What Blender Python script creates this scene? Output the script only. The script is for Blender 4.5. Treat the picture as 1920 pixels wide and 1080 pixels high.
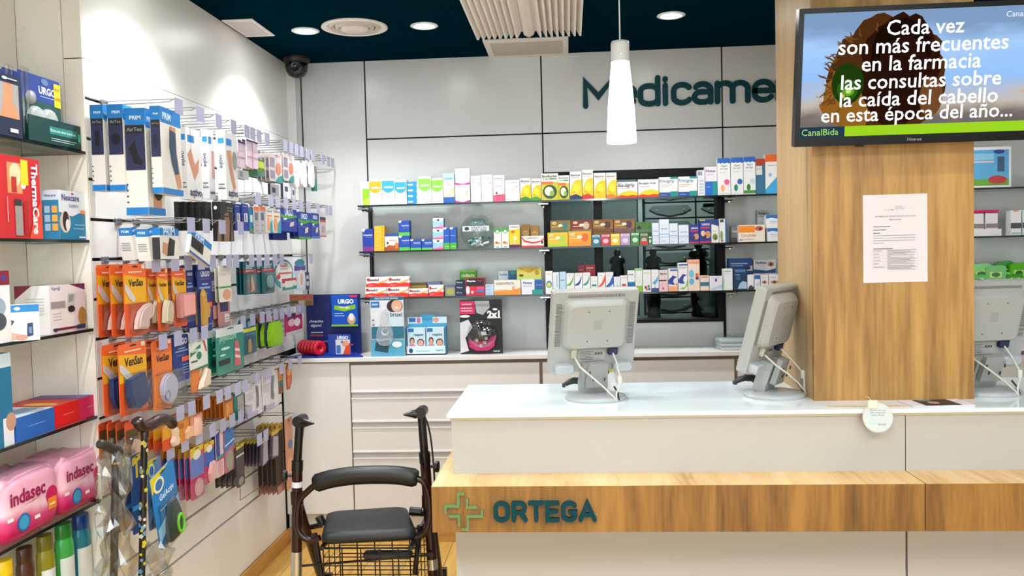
import bpy, math, random
from mathutils import Vector, Matrix
random.seed(7)
for o in list(bpy.data.objects): bpy.data.objects.remove(o, do_unlink=True)
S = bpy.context.scene
COL = S.collection
# ------------------------------------------------------------------ camera
F = 1615.0; CAM_H = 1.5
YAW, PITCH, ROLL = -.0667838, -.0427243, -.0244484
_f = Vector((math.sin(YAW)*math.cos(PITCH), math.cos(YAW)*math.cos(PITCH), math.sin(PITCH)))
_r = Vector((math.cos(YAW), -math.sin(YAW), 0)); _u = _r.cross(_f)
RX = _r*math.cos(ROLL)+_u*math.sin(ROLL); UX = -_r*math.sin(ROLL)+_u*math.cos(ROLL)
cd = bpy.data.cameras.new('camera'); cam = bpy.data.objects.new('camera', cd); COL.objects.link(cam)
cd.sensor_fit = 'HORIZONTAL'; cd.sensor_width = 36.0; cd.lens = F/1920*36; cd.clip_start = .05
cam.matrix_world = Matrix(((RX.x, UX.x, -_f.x, 0), (RX.y, UX.y, -_f.y, 0), (RX.z, UX.z, -_f.z, CAM_H), (0, 0, 0, 1)))
S.camera = cam
def ray(x, y): return RX*((x-960)/F) - UX*((y-540)/F) + _f
def onY(x, y, Y): d = ray(x, y); return Vector((0, 0, CAM_H)) + d*(Y/d.y)
def onX(x, y, X): d = ray(x, y); return Vector((0, 0, CAM_H)) + d*(X/d.x)
def onZ(x, y, Z): d = ray(x, y); return Vector((0, 0, CAM_H)) + d*((Z-CAM_H)/d.z)
# ------------------------------------------------------------------ world, exposure, big lights
w = bpy.data.worlds.new('world'); S.world = w; w.use_nodes = True
w.node_tree.nodes['Background'].inputs[0].default_value = (.93, .96, 1, 1)
w.node_tree.nodes['Background'].inputs[1].default_value = 4.6
S.view_settings.view_transform = 'Standard'; S.view_settings.look = 'None'
S.view_settings.gamma = 1; S.view_settings.use_curve_mapping = False
S.view_settings.exposure = 0.33
ZCEIL = 2.54; XL = -1.502; YB = 4.62
DOWN = [(-1.19, 3.95), (-.637, 3.95), (.48, 3.95), (1.6, 3.95), (-1.19, 2.88), (-.3, 2.3), (.55, 2.05), (1.6, 2.3),
        (-1.19, 1.81), (-1.19, .74), (-.35, 1.0), (.55, .7), (1.6, .9), (-.35, -.4), (.75, -.4)]
def area(name, loc, size, sizey, power, rot=(0, 0, 0), color=(1, 1, 1)):
    l = bpy.data.lights.new(name, 'AREA'); l.shape = 'RECTANGLE'; l.size = size; l.size_y = sizey; l.energy = power; l.color = color
    o = bpy.data.objects.new(name, l); COL.objects.link(o); o.location = loc; o.rotation_euler = rot; return o
for i, (x, y) in enumerate(((0.1, .6), (1.7, .6))):       # light of two unseen ceiling panels, added to brighten the shop
    area('added_area_light', (x, y, ZCEIL-.03), .58, 1.18, 18, color=(.97, .985, 1))
area('added_area_light', (.6, 5.7, 2.5), .5, .5, 34)            # unseen lamp added to brighten the back room
# ------------------------------------------------------------------ materials
def lin(h):
    h = h.lstrip('#'); out = []
    for i in (0, 2, 4):
        c = int(h[i:i+2], 16)/255; out.append(c/12.92 if c <= .04045 else ((c+.055)/1.055)**2.4)
    return tuple(out)+(1,)
_mats = {}
def M(hexc, rough=.5, metal=0.0, bump=0.0, var=.04, scale=30, spec=.5):
    k = (hexc, rough, metal, bump, var, scale, spec)
    if k in _mats: return _mats[k]
    m = bpy.data.materials.new('mat_'+hexc.lstrip('#')); m.use_nodes = True; nt = m.node_tree; b = nt.nodes['Principled BSDF']
    b.inputs['Roughness'].default_value = rough; b.inputs['Metallic'].default_value = metal
    b.inputs['Specular IOR Level'].default_value = spec
    c = lin(hexc)
    tc = nt.nodes.new('ShaderNodeTexCoord'); nz = nt.nodes.new('ShaderNodeTexNoise'); nz.inputs['Scale'].default_value = scale
    mx = nt.nodes.new('ShaderNodeMix'); mx.data_type = 'RGBA'
    mx.inputs[6].default_value = tuple(v*(1-var) for v in c[:3])+(1,); mx.inputs[7].default_value = tuple(min(1, v*(1+var)) for v in c[:3])+(1,)
    nt.links.new(tc.outputs['Object'], nz.inputs['Vector']); nt.links.new(nz.outputs['Fac'], mx.inputs[0]); nt.links.new(mx.outputs[2], b.inputs['Base Color'])
    if bump:
        bp = nt.nodes.new('ShaderNodeBump'); bp.inputs['Strength'].default_value = bump; bp.inputs['Distance'].default_value = .002
        nt.links.new(nz.outputs['Fac'], bp.inputs['Height']); nt.links.new(bp.outputs[0], b.inputs['Normal'])
    _mats[k] = m; return m
def clear(name, tint, fac, rough=.05):
    """thin clear plastic or glass: tinted see-through with a layer of gloss"""
    k = ('clear', name)
    if k in _mats: return _mats[k]
    m = bpy.data.materials.new(name); m.use_nodes = True; nt = m.node_tree; nt.nodes.clear()
    out = nt.nodes.new('ShaderNodeOutputMaterial'); mix = nt.nodes.new('ShaderNodeMixShader'); tr = nt.nodes.new('ShaderNodeBsdfTransparent')
    gl = nt.nodes.new('ShaderNodeBsdfGlossy'); lw0 = nt.nodes.new('ShaderNodeLayerWeight'); lw0.inputs[0].default_value = .5; lw1 = nt.nodes.new('ShaderNodeMath'); lw1.operation = 'POWER'; lw1.inputs[1].default_value = 4.0; lw = nt.nodes.new('ShaderNodeMath'); lw.operation = 'MULTIPLY'; lw.inputs[1].default_value = .6
    nt.links.new(lw0.outputs['Facing'], lw1.inputs[0]); nt.links.new(lw1.outputs[0], lw.inputs[0])
    ad = nt.nodes.new('ShaderNodeMath'); ad.operation = 'ADD'; ad.inputs[1].default_value = fac; ad.use_clamp = True
    tr.inputs[0].default_value = lin(tint); gl.inputs['Roughness'].default_value = rough; gl.inputs[0].default_value = (.9, .9, .9, 1)
    nt.links.new(lw.outputs[0], ad.inputs[0]); nt.links.new(ad.outputs[0], mix.inputs[0])
    nt.links.new(tr.outputs[0], mix.inputs[1]); nt.links.new(gl.outputs[0], mix.inputs[2]); nt.links.new(mix.outputs[0], out.inputs[0])
    _mats[k] = m; return m
def frosted(name, col, alpha, rough=.3):
    k = ('fr', name)
    if k in _mats: return _mats[k]
    m = bpy.data.materials.new(name); m.use_nodes = True; nt = m.node_tree; b = nt.nodes['Principled BSDF']
    nz = nt.nodes.new('ShaderNodeTexNoise'); nz.inputs['Scale'].default_value = 18
    rp = nt.nodes.new('ShaderNodeMapRange'); rp.inputs[3].default_value = alpha*.85; rp.inputs[4].default_value = min(1, alpha*1.15)
    nt.links.new(nz.outputs['Fac'], rp.inputs[0]); nt.links.new(rp.outputs[0], b.inputs['Alpha'])
    b.inputs['Base Color'].default_value = lin(col); b.inputs['Roughness'].default_value = rough
    _mats[k] = m; return m
def emit(hexc, strength):
    k = ('em', hexc, strength)
    if k in _mats: return _mats[k]
    m = bpy.data.materials.new('glow_'+hexc.lstrip('#')); m.use_nodes = True; nt = m.node_tree; nt.nodes.clear()
    out = nt.nodes.new('ShaderNodeOutputMaterial'); e = nt.nodes.new('ShaderNodeEmission')
    e.inputs[0].default_value = lin(hexc); e.inputs[1].default_value = strength; nt.links.new(e.outputs[0], out.inputs[0])
    _mats[k] = m; return m
def wood(name, dark, mid, light, grain, cross, along, rough=.45):
    """oak: long streaks along one axis. grain = scale per axis"""
    k = ('wood', name)
    if k in _mats: return _mats[k]
    m = bpy.data.materials.new(name); m.use_nodes = True; nt = m.node_tree; b = nt.nodes['Principled BSDF']; L = nt.links
    g = nt.nodes.new('ShaderNodeNewGeometry'); mp = nt.nodes.new('ShaderNodeMapping'); mp.inputs['Scale'].default_value = grain
    L.new(g.outputs['Position'], mp.inputs[0])
    n1 = nt.nodes.new('ShaderNodeTexNoise'); n1.inputs['Scale'].default_value = cross; n1.inputs['Detail'].default_value = 6; n1.inputs['Distortion'].default_value = .6
    n2 = nt.nodes.new('ShaderNodeTexNoise'); n2.inputs['Scale'].default_value = along; n2.inputs['Detail'].default_value = 3
    n3 = nt.nodes.new('ShaderNodeTexNoise'); n3.inputs['Scale'].default_value = cross*5; n3.inputs['Detail'].default_value = 2
    for n in (n1, n2, n3): L.new(mp.outputs[0], n.inputs['Vector'])
    cr = nt.nodes.new('ShaderNodeValToRGB'); cr.color_ramp.elements[0].position = .36; cr.color_ramp.elements[0].color = lin(dark)
    cr.color_ramp.elements[1].position = .62; cr.color_ramp.elements[1].color = lin(light); e = cr.color_ramp.elements.new(.46); e.color = lin(mid)
    a = nt.nodes.new('ShaderNodeMath'); a.operation = 'MULTIPLY_ADD'; a.inputs[1].default_value = .35
    a2 = nt.nodes.new('ShaderNodeMath'); a2.operation = 'MULTIPLY_ADD'; a2.inputs[1].default_value = .2
    s = nt.nodes.new('ShaderNodeMath'); s.operation = 'MULTIPLY'; s.inputs[1].default_value = .45
    L.new(n1.outputs['Fac'], s.inputs[0]); L.new(n2.outputs['Fac'], a.inputs[0]); L.new(s.outputs[0], a.inputs[2])
    L.new(n3.outputs['Fac'], a2.inputs[0]); L.new(a.outputs[0], a2.inputs[2]); L.new(a2.outputs[0], cr.inputs[0]); L.new(cr.outputs[0], b.inputs['Base Color'])
    bp = nt.nodes.new('ShaderNodeBump'); bp.inputs['Strength'].default_value = .15; bp.inputs['Distance'].default_value = .001
    L.new(n3.outputs['Fac'], bp.inputs['Height']); L.new(bp.outputs[0], b.inputs['Normal'])
    b.inputs['Roughness'].default_value = rough
    _mats[k] = m; return m
# ------------------------------------------------------------------ mesh builder
def resolve(c): return M(c) if isinstance(c, str) else c
class MB:
    def __init__(s): s.v = []; s.f = []; s.mi = []; s.mats = []; s.sm = []
    def m(s, c):
        c = resolve(c)
        if c not in s.mats: s.mats.append(c)
        return s.mats.index(c)
    def add(s, vs, fs, c, smooth=False):
        n = len(s.v); i = s.m(c); s.v += [tuple(v) for v in vs]
        for f in fs: s.f.append(tuple(k+n for k in f)); s.mi.append(i); s.sm.append(smooth)
        return s
    def box(s, a, b, c, ch=0.0):
        x0, y0, z0 = a; x1, y1, z1 = b
        if ch <= 0:
            vs = [(x, y, z) for z in (z0, z1) for x, y in ((x0, y0), (x1, y0), (x1, y1), (x0, y1))]
            return s.add(vs, [(0, 3, 2, 1), (4, 5, 6, 7), (0, 1, 5, 4), (1, 2, 6, 5), (2, 3, 7, 6), (3, 0, 4, 7)], c)
        # chamfered box: three nested loops
        def loop(i, z): return [(x0+i, y0, z), (x1-i, y0, z), (x1, y0+i, z), (x1, y1-i, z), (x1-i, y1, z), (x0+i, y1, z), (x0, y1-i, z), (x0, y0+i, z)]
        def inner(z): return [(x0+ch, y0+ch, z), (x1-ch, y0+ch, z), (x1-ch, y0+ch, z), (x1-ch, y1-ch, z), (x1-ch, y1-ch, z), (x0+ch, y1-ch, z), (x0+ch, y1-ch, z), (x0+ch, y0+ch, z)]
        vs = inner(z0)+loop(ch, z0+ch)+loop(ch, z1-ch)+inner(z1); fs = []
        for r in range(3):
            for k in range(8): fs.append((r*8+k, r*8+(k+1) % 8, r*8+8+(k+1) % 8, r*8+8+k))
        fs += [(5, 3, 1, 0), (24, 25, 27, 29)]
        return s.add(vs, fs, c)
    def quad(s, a, b, c_, d, c): return s.add([a, b, c_, d], [(0, 1, 2, 3)], c)
    def prism(s, pts, fr, depth, c, smooth=False):
        """outline pts (u,v metres) in frame fr=(O,U,V,N): solid from N=0 to N=depth"""
        O, U, V, N = fr; n = len(pts)
        lo = [O+U*u+V*v for u, v in pts]; hi = [p+N*depth for p in lo]
        s.add(lo+hi, [tuple(range(n-1, -1, -1)), tuple(range(n, 2*n))]+[(k, (k+1) % n, n+(k+1) % n, n+k) for k in range(n)], c, smooth)
        return s
    def tube(s, path, r, c, n=8, closed=False, smooth=True):
        P = [Vector(p) for p in path]; R = r if isinstance(r, (list, tuple)) else [r]*len(P); vs = []; fs = []
        T = []
        for i in range(len(P)):
            if closed: t = P[(i+1) % len(P)]-P[i-1]
            else: t = P[min(i+1, len(P)-1)]-P[max(i-1, 0)]
            T.append(t.normalized() if t.length > 1e-9 else Vector((0, 0, 1)))
        up = Vector((0, 0, 1)) if abs(T[0].z) < .9 else Vector((1, 0, 0))
        x = T[0].cross(up).normalized()
        for i in range(len(P)):
            x = (x-T[i]*x.dot(T[i])).normalized(); y = T[i].cross(x)
            for k in range(n):
                a = 2*math.pi*k/n; vs.append(P[i]+(x*math.cos(a)+y*math.sin(a))*R[i])
        m = len(P)
        for i in range(m if closed else m-1):
            for k in range(n):
                a = i*n+k; b = i*n+(k+1) % n; j = ((i+1) % m)*n
                fs.append((a, b, j+(k+1) % n, j+k))
        s.add(vs, fs, c, smooth)
        if not closed:
            s.add(vs[:n], [tuple(range(n-1, -1, -1))], c); s.add(vs[-n:], [tuple(range(n))], c)
        return s
    def lathe(s, prof, c, n=24, o=(0, 0, 0), ax='Z', smooth=True, cap=True):
        """prof: list of (r,h) along the axis"""
        vs = []; fs = []; ox, oy, oz = o
        for r, h in prof:
            for k in range(n):
                a = 2*math.pi*k/n; p, q = r*math.cos(a), r*math.sin(a)
                vs.append({'Z': (ox+p, oy+q, oz+h), 'Y': (ox+p, oy+h, oz+q), 'X': (ox+h, oy+p, oz+q)}[ax])
        for i in range(len(prof)-1):
            for k in range(n): fs.append((i*n+k, i*n+(k+1) % n, (i+1)*n+(k+1) % n, (i+1)*n+k))
        s.add(vs, fs, c, smooth)
        if cap:
            s.add(vs[:n], [tuple(range(n-1, -1, -1))], c); s.add(vs[-n:], [tuple(range(n))], c)
        return s
    def build(s, name, parent=None, loc=None, rot=None):
        me = bpy.data.meshes.new(name); me.from_pydata(s.v, [], s.f)
        for m in s.mats: me.materials.append(m)
        me.polygons.foreach_set('material_index', s.mi); me.polygons.foreach_set('use_smooth', s.sm); me.update()
        o = bpy.data.objects.new(name, me); COL.objects.link(o)
        if parent: o.parent = parent
        if loc is not None: o.location = loc
        if rot is not None: o.rotation_euler = rot
        return o
def tag(o, label, cat, group=None):
    o['label'] = label; o['category'] = cat
    if group: o['group'] = group
    return o
def thing(name, label, cat, loc=(0, 0, 0), rz=0, group=None):
    o = bpy.data.objects.new(name, None); COL.objects.link(o); o.location = loc; o.rotation_euler = (0, 0, rz); o.empty_display_size = .05
    return tag(o, label, cat, group)
def struct(o): o['kind'] = 'structure'; return o
def copy_tree(o, loc=None, label=None, group=None, parent=None):
    c = o.copy(); COL.objects.link(c); c.parent = parent
    for ch in [k for k in bpy.data.objects if k.parent == o]: copy_tree(ch, parent=c)
    if loc is not None: c.location = loc
    if label: c['label'] = label
    if group: c['group'] = group
    return c
# ------------------------------------------------------------------ lettering
_txt = {}
def glyphs(t, bold=0.0):
    k = (t, bold)
    if k in _txt: return _txt[k]
    cu = bpy.data.curves.new('lettering', 'FONT'); cu.body = t; cu.size = 1; cu.resolution_u = 2; cu.fill_mode = 'FRONT'; cu.offset = bold
    o = bpy.data.objects.new('lettering', cu); me = o.to_mesh()
    vs = [(v.co.x, v.co.y) for v in me.vertices]; fs = [tuple(p.vertices) for p in me.polygons]
    o.to_mesh_clear(); bpy.data.objects.remove(o); bpy.data.curves.remove(cu)
    if not vs: vs = [(0, 0), (1, 0), (0, 1)]; fs = []
    xs = [v[0] for v in vs]; ys = [v[1] for v in vs]
    _txt[k] = (vs, fs, min(xs), max(xs), min(ys), max(ys)); return _txt[k]
def put_text(mb, t, fr, cu, cv, width, c, bold=0.01, rot=0, lift=.0004, height=None):
    """text centred on (cu,cv) metres in frame fr, width metres"""
    vs, fs, x0, x1, y0, y1 = glyphs(t, bold); O, U, V, N = fr; sc = width/max(1e-6, x1-x0)
    if height: scv = height/max(1e-6, y1-y0)
    else: scv = sc
    mx, my = (x0+x1)/2, (y0+y1)/2; out = []
    for x, y in vs:
        a, b = (x-mx)*sc, (y-my)*scv
        if rot: a, b = (-b, a) if rot > 0 else (b, -a)
        out.append(O+U*(cu+a)+V*(cv+b)+N*lift)
    mb.add(out, fs, c)
def ell(cx, cy, rx, ry, n=18, a0=0, a1=2*math.pi): return [(cx+rx*math.cos(a0+(a1-a0)*k/n), cy+ry*math.sin(a0+(a1-a0)*k/n)) for k in range(n)]
def draw(mb, fr, W, H, items, base=.00025):
    """flat print on a face W x H metres; frame origin = lower left corner of the face"""
    O, U, V, N = fr
    for i, it in enumerate(items):
        l = base*(i+1); k = it[0]
        if k == 'r':
            _, a, b, c_, d, col = it; pts = [(a, b), (c_, b), (c_, d), (a, d)]
        elif k == 'e':
            _, cx, cy, rx, ry, col = it; pts = ell(cx, cy, rx, ry)
        elif k == 'p': _, pts, col = it
        elif k == 't':
            t, u, v, wd, col = it[1:6]; bold = it[6] if len(it) > 6 else .012; rot = it[7] if len(it) > 7 else 0
            put_text(mb, t, fr, u*W, v*H, wd*(H if rot else W), col, bold, rot, l); continue
        mb.add([O+U*(u*W)+V*(v*H)+N*l for u, v in pts], [tuple(range(len(pts)))], col)
VX, VY, VZ = Vector((1, 0, 0)), Vector((0, 1, 0)), Vector((0, 0, 1))
def carton_mesh(W, D, H, base, front=(), left=(), right=(), top=(), ch=.0006):
    mb = MB(); mb.box((-W/2, -D/2, 0), (W/2, D/2, H), base)
    # tuck flap line on the top
    draw(mb, (Vector((-W/2, -D/2, 0)), VX, VZ, -VY), W, H, front)
    draw(mb, (Vector((-W/2, D/2, 0)), -VY, VZ, -VX), D, H, left)
    draw(mb, (Vector((W/2, -D/2, 0)), VY, VZ, VX), D, H, right)
    draw(mb, (Vector((-W/2, -D/2, H)), VX, VY, VZ), W, D, top)
    return mb
# ================================================================== THE ROOM
OAK_V = wood('oak_upright', '#85602A', '#A98040', '#BE9654', (1, 1, .07), 14, 4)
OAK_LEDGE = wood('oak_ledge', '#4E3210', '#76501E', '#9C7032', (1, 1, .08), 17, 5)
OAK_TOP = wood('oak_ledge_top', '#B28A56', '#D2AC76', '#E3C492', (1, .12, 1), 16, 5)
OAK_SIDE = OAK_V
OAK_FLOOR = wood('oak_floor', '#98702C', '#C4984A', '#D8B060', (1, .1, 1), 14, 3, .35)
OAK_SKIRT = wood('oak_skirting', '#946428', '#B58240', '#C89652', (.15, .15, 1), 14, 4)
WHITE_PANEL = M('#C2C4C3', .28, var=.015, scale=3)
SLAT_WHITE = M('#E2E2E0', .35, var=.02, scale=4)
CREAM = M('#AEACA6', .38, var=.015, scale=3)
BEIGE = M('#E6E0D4', .4, var=.02, scale=3)
BLACK = M('#050607', .45, spec=.2)
TEAL_CEIL = M('#00212F', .9, var=.05, scale=6, spec=0.0)
CHROME = M('#C8CACC', .18, .95)
GREYM = M('#8E9092', .3, .8)
GLASS_SHELF = clear('shelf_glass', '#EAF3F0', .05)
GLASS_EDGE = M('#0C1C1B', .15)
# floor with oak planks
fl = struct(MB().box((-2.2, -2.4, -.06), (3.4, 7.2, -.004), '#5A4426').build('floor'))
fl['label'] = 'light oak laminate floor of the shop'
pw, plen = .19, 1.28
proto = MB().box((0, 0, -.004), (pw-.0025, plen-.0025, 0), OAK_FLOOR).build('plank', fl); first = True
for i in range(29):
    x = -2.15+i*pw
    for j in range(-1, 5):
        y = -1.2+j*plen+(i*.47 % 1)*plen
        if y < -2.4 or y+plen > 7: continue
        o = proto if first else proto.copy()
        if not first: COL.objects.link(o)
        o.parent = fl; o.location = (x, y, 0); first = False
# ceiling
cl = struct(MB().box((-2.2, -2.4, ZCEIL), (3.4, 7.2, ZCEIL+.1), TEAL_CEIL).build('ceiling'))
cl['label'] = 'dark petrol blue painted ceiling'
# left wall: upper flush panel, slatted part and the shelf niche beside it
wl = struct(MB().box((-1.9, 2.63, 0), (XL-.014, YB, ZCEIL), BLACK).build('wall_left'))
wl['label'] = 'white slatted merchandising wall with black grooves'
MB().box((XL-.014, 2.63, 2.137), (XL, YB, ZCEIL), SLAT_WHITE).build('upper_panel', wl)
GZ = [2.014-.127*k for k in range(14)]
edges = [2.135]+GZ+[.074]
for i in range(len(edges)-1):
    z1 = edges[i]-(.0052 if i else 0); z0 = edges[i+1]+.0052
    MB().box((XL-.014, 2.631, z0), (XL, YB-.005 if z0 > .9 else 4.352, z1), SLAT_WHITE).build('slat', wl)
MB().box((XL-.014, 4.352, .0), (XL+.004, 4.358, .97), BLACK).build('edge_trim', wl)
wn = struct(MB().box((-1.95, -2.4, 0), (-1.712, 2.62, ZCEIL), BEIGE).build('wall_niche'))
wn['label'] = 'beige back of the glass shelf niche'
MB().box((-1.712, 2.622, 0), (-1.565, 2.63, ZCEIL), BEIGE).build('return_panel', wn)
MB().box((-1.563, 2.624, 2.137), (XL-.001, 2.63, ZCEIL), BEIGE).build('return_panel', wn)
MB().box((-1.563, 2.624, 0), (XL-.001, 2.63, 2.134), BEIGE).build('return_panel', wn)
MB().box((-1.712, 1.2, 0), (-1.70, 1.26, ZCEIL), OAK_V).build('upright', wn)
sk = struct(MB().box((XL, 2.63, 0), (XL+.012, 4.375, .077), OAK_SKIRT).build('baseboard_left')); sk['label'] = 'oak skirting below the slatted wall'
# back wall: white panels with black joints, window to the back room
wb = struct(MB().box((-1.9, YB+.012, 0), (-.118, YB+.1, ZCEIL), BLACK).box((.812, YB+.012, 0), (3.4, YB+.1, ZCEIL), BLACK)
            .box((-.118, YB+.012, 1.912), (.812, YB+.1, ZCEIL), BLACK).box((-.118, YB+.012, 0), (.812, YB+.1, 1.106), BLACK).build('wall_back'))
wb['label'] = 'white panelled wall behind the medicine shelves'
g = .004
def panel(x0, x1, z0, z1): MB().box((x0+g, YB, z0+g), (x1-g, YB+.012, z1-g), WHITE_PANEL).build('panel', wb)
panel(-1.426, -1.076, .9, ZCEIL+g)
for a, b in ((-1.076, -.126), (-.126, .82), (.82, 1.77), (1.77, 2.72), (2.72, 3.4)):
    panel(a, b, 2.122, ZCEIL+g)
    if a == -.126: panel(a, b, .9, 1.104); panel(a, b, 1.912, 2.122)
    else: panel(a, b, .9, 2.122)
MB().box((XL, YB-.012, .9), (-1.455, YB+.012, ZCEIL), M('#DCDCDA', .3)).box((-1.455, YB-.004, .9), (-1.43, YB+.012, ZCEIL), M('#B5B7B5', .3)).build('corner_post', wb)
# window in the back wall
wi = struct(MB().box((-.126, YB-.006, 1.104), (-.09, YB+.1, 1.912), BLACK).box((.785, YB-.006, 1.104), (.82, YB+.1, 1.912), BLACK)
            .box((-.09, YB-.006, 1.872), (.785, YB+.1, 1.912), BLACK).box((-.09, YB-.006, 1.104), (.785, YB+.1, 1.118), BLACK)
            .box((.139, YB-.004, 1.118), (.182, YB+.1, 1.872), BLACK).build('window_1'))
wi['label'] = 'black framed window into the back room'
TINT = clear('tinted_glass', '#CDD6D5', .003)
MB().box((-.09, YB+.03, 1.118), (.139, YB+.036, 1.872), TINT).build('pane', wi)
MB().box((.182, YB+.03, 1.118), (.785, YB+.036, 1.872), TINT).build('pane', wi)
# back room shell
br = struct(MB().box((-1.2, 6.9, 0), (2.6, 7.0, ZCEIL), M('#6C7676', .5)).box((-1.3, 4.72, 0), (-1.2, 7, ZCEIL), M('#6C7676', .5))
            .box((2.5, 4.72, 0), (2.6, 7, ZCEIL), M('#6C7676', .5)).build('wall_backroom')); br['label'] = 'grey walls of the dim back room behind the window'
# the rest of the shop that the camera stands in: right wall and glazed front
wr = struct(MB().box((3.3, -2.4, 0), (3.4, YB, ZCEIL), M('#DAD8D2', .5)).build('wall_right')); wr['label'] = 'plain white side wall of the shop'
wf = struct(MB().box((-2.2, -2.5, 0), (3.4, -2.4, .35), CREAM).box((-2.2, -2.5, 2.4), (3.4, -2.4, ZCEIL), CREAM).box((-2.2, -2.5, .35), (-1.5, -2.4, 2.4), CREAM)
            .box((2.9, -2.5, .35), (3.4, -2.4, 2.4), CREAM).box((.68, -2.5, .35), (.76, -2.4, 2.4), CREAM).build('wall_front')); wf['label'] = 'cream shop front with two wide openings'
w2 = struct(MB().box((-1.5, -2.46, .35), (.68, -2.45, 2.4), clear('shop_front_glass', '#F4F8F8', .03)).build('window_2')); w2['label'] = 'shop front window pane'
w3 = struct(MB().box((.76, -2.46, .35), (2.9, -2.45, 2.4), clear('shop_front_glass', '#F4F8F8', .03)).build('window_3')); w3['label'] = 'shop front window pane'
for x, y in ((.1, .6), (1.7, .6)):  # glowing panels added behind the camera for more light
    t = thing('added_light_panel', 'flat square edged white light panel added out of view in the blue ceiling', 'light', (x, y, ZCEIL), 0, 'added light panels over the shop floor')
    MB().box((-.31, -.61, -.012), (.31, .61, 0), M('#E8E8E8', .4)).build('frame', t)
    MB().box((-.29, -.59, -.014), (.29, .59, -.0121), emit('#FFFBF4', 6)).build('diffuser', t)
# ------------------------------------------------------------------ ceiling fittings
def downlight(x, y, label, power=26):
    t = thing('downlight', label, 'light', (x, y, ZCEIL), 0, 'round ceiling downlights')
    MB().lathe([(.062, 0), (.064, -.003), (.058, -.006), (.045, -.006), (.040, .0)], M('#EDEDED', .35), 28, cap=False).build('ring', t)
    MB().lathe([(.044, -.0045), (.030, -.004), (.001, -.0035)], emit('#FFFDF8', 90), 24, cap=False).build('lens', t)
    l = bpy.data.lights.new('downlight_lamp', 'SPOT'); l.energy = power; l.spot_size = math.radians(124); l.spot_blend = .6; l.shadow_soft_size = .035; l.color = (.98, .99, 1)
    o = bpy.data.objects.new('lamp', l); COL.objects.link(o); o.parent = t; o.location = (0, 0, -.012)
for x, y in DOWN:
    lb = 'small round recessed downlight glowing in the blue ceiling'
    if (x, y) == DOWN[0]: lb = 'glowing downlight beside the round air diffuser, nearest the security dome'
    if (x, y) == DOWN[1]: lb = 'glowing downlight between the round air diffuser and the louvred grille'
    if (x, y) == DOWN[2]: lb = 'glowing downlight to the side of the conical pendant lamp'
    downlight(x, y, lb, 50 if x < -1 else (26 if y > 3 else 17))
t = thing('air_diffuser', 'round white ceiling air diffuser with concentric rings', 'air vent', (-.952, 3.92, ZCEIL))
MB().lathe([(.148, 0), (.15, -.006), (.138, -.010), (.122, -.004), (.118, .0)], '#E6E2DC', 40, cap=False).build('rim', t)
MB().lathe([(.119, 0), (.11, -.012), (.094, -.002)], '#C9C4BC', 40, cap=False).build('ring', t)
MB().lathe([(.09, 0), (.082, -.016), (.068, -.003)], '#C9C4BC', 40, cap=False).build('ring', t)
MB().lathe([(.064, 0), (.06, -.018), (.03, -.020), (.001, -.020)], '#DAD5CD', 40, cap=False).build('centre_disc', t)
MB().lathe([(.118, -.0005), (.001, -.0005)], '#6B6864', 30, cap=False).build('backing', t)
t = thing('ceiling_speaker', 'flat white rectangular speaker plate in the ceiling by the left wall', 'speaker', (-1.422, 3.86, ZCEIL))
MB().box((-.07, -.146, -.006), (.07, .146, 0), '#E4DFDC', .003).build('frame', t)
MB().box((-.05, -.115, -.0075), (.05, .115, -.006), M('#CFC9CB', .7, bump=.6, scale=400)).build('grille', t)
t = thing('air_grille', 'large white louvred air grille in two fanned halves on the ceiling', 'air vent', (-.166, 3.62, ZCEIL))
MB().box((-.238, -.50, -.004), (.238, .497, 0), '#D9D5CE').build('backing', t)
for i in range(8):
    for sgn in (-1, 1):
        x = sgn*(.045+i*.0265); mb = MB()
        mb.prism([(x-.011, -.002), (x+.011, -.002), (x+.012*sgn+.004, -.036), (x+.012*sgn-.004, -.036)] if True else [], (Vector((0, -.50, 0)), VX, VZ, VY), .995, '#E9E5DE')
        mb.build('louvre', t)
mb = MB(); mb.prism([(-.03, -.002), (.03, -.002), (.022, -.022), (0, -.034), (-.022, -.022)], (Vector((0, -.50, 0)), VX, VZ, VY), .995, '#E2DDD5'); mb.build('centre_bar', t)
t = thing('return_grille', 'shallow framed white return air grille next to the louvred one', 'air vent', (-.19, 4.435, ZCEIL))
MB().box((-.21, -.185, -.010), (.21, .185, 0), '#E3E0DB', .003).build('frame', t)
MB().box((-.18, -.135, -.0115), (.18, .135, -.010), M('#BFBAB0', .7, bump=.5, scale=500)).build('mesh_panel', t)
t = thing('security_camera', 'black dome security camera in the ceiling corner', 'camera', (-1.40, 4.47, ZCEIL))
MB().lathe([(.068, 0), (.07, -.012), (.064, -.03), (.06, -.034)], '#14110F', 28).build('base', t)
MB().lathe([(.058, -.03), (.060, -.05), (.054, -.075), (.04, -.096), (.02, -.106), (.002, -.108)], M('#0B0C0D', .12), 28, cap=False).build('dome', t)
MB().lathe([(.034, 0), (.034, -.016), (.026, -.022), (.018, -.014), (.001, -.012)], M('#2A2E31', .2), 24, o=(.012, -.044, -.062), ax='Y', cap=False).build('lens', t)
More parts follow.
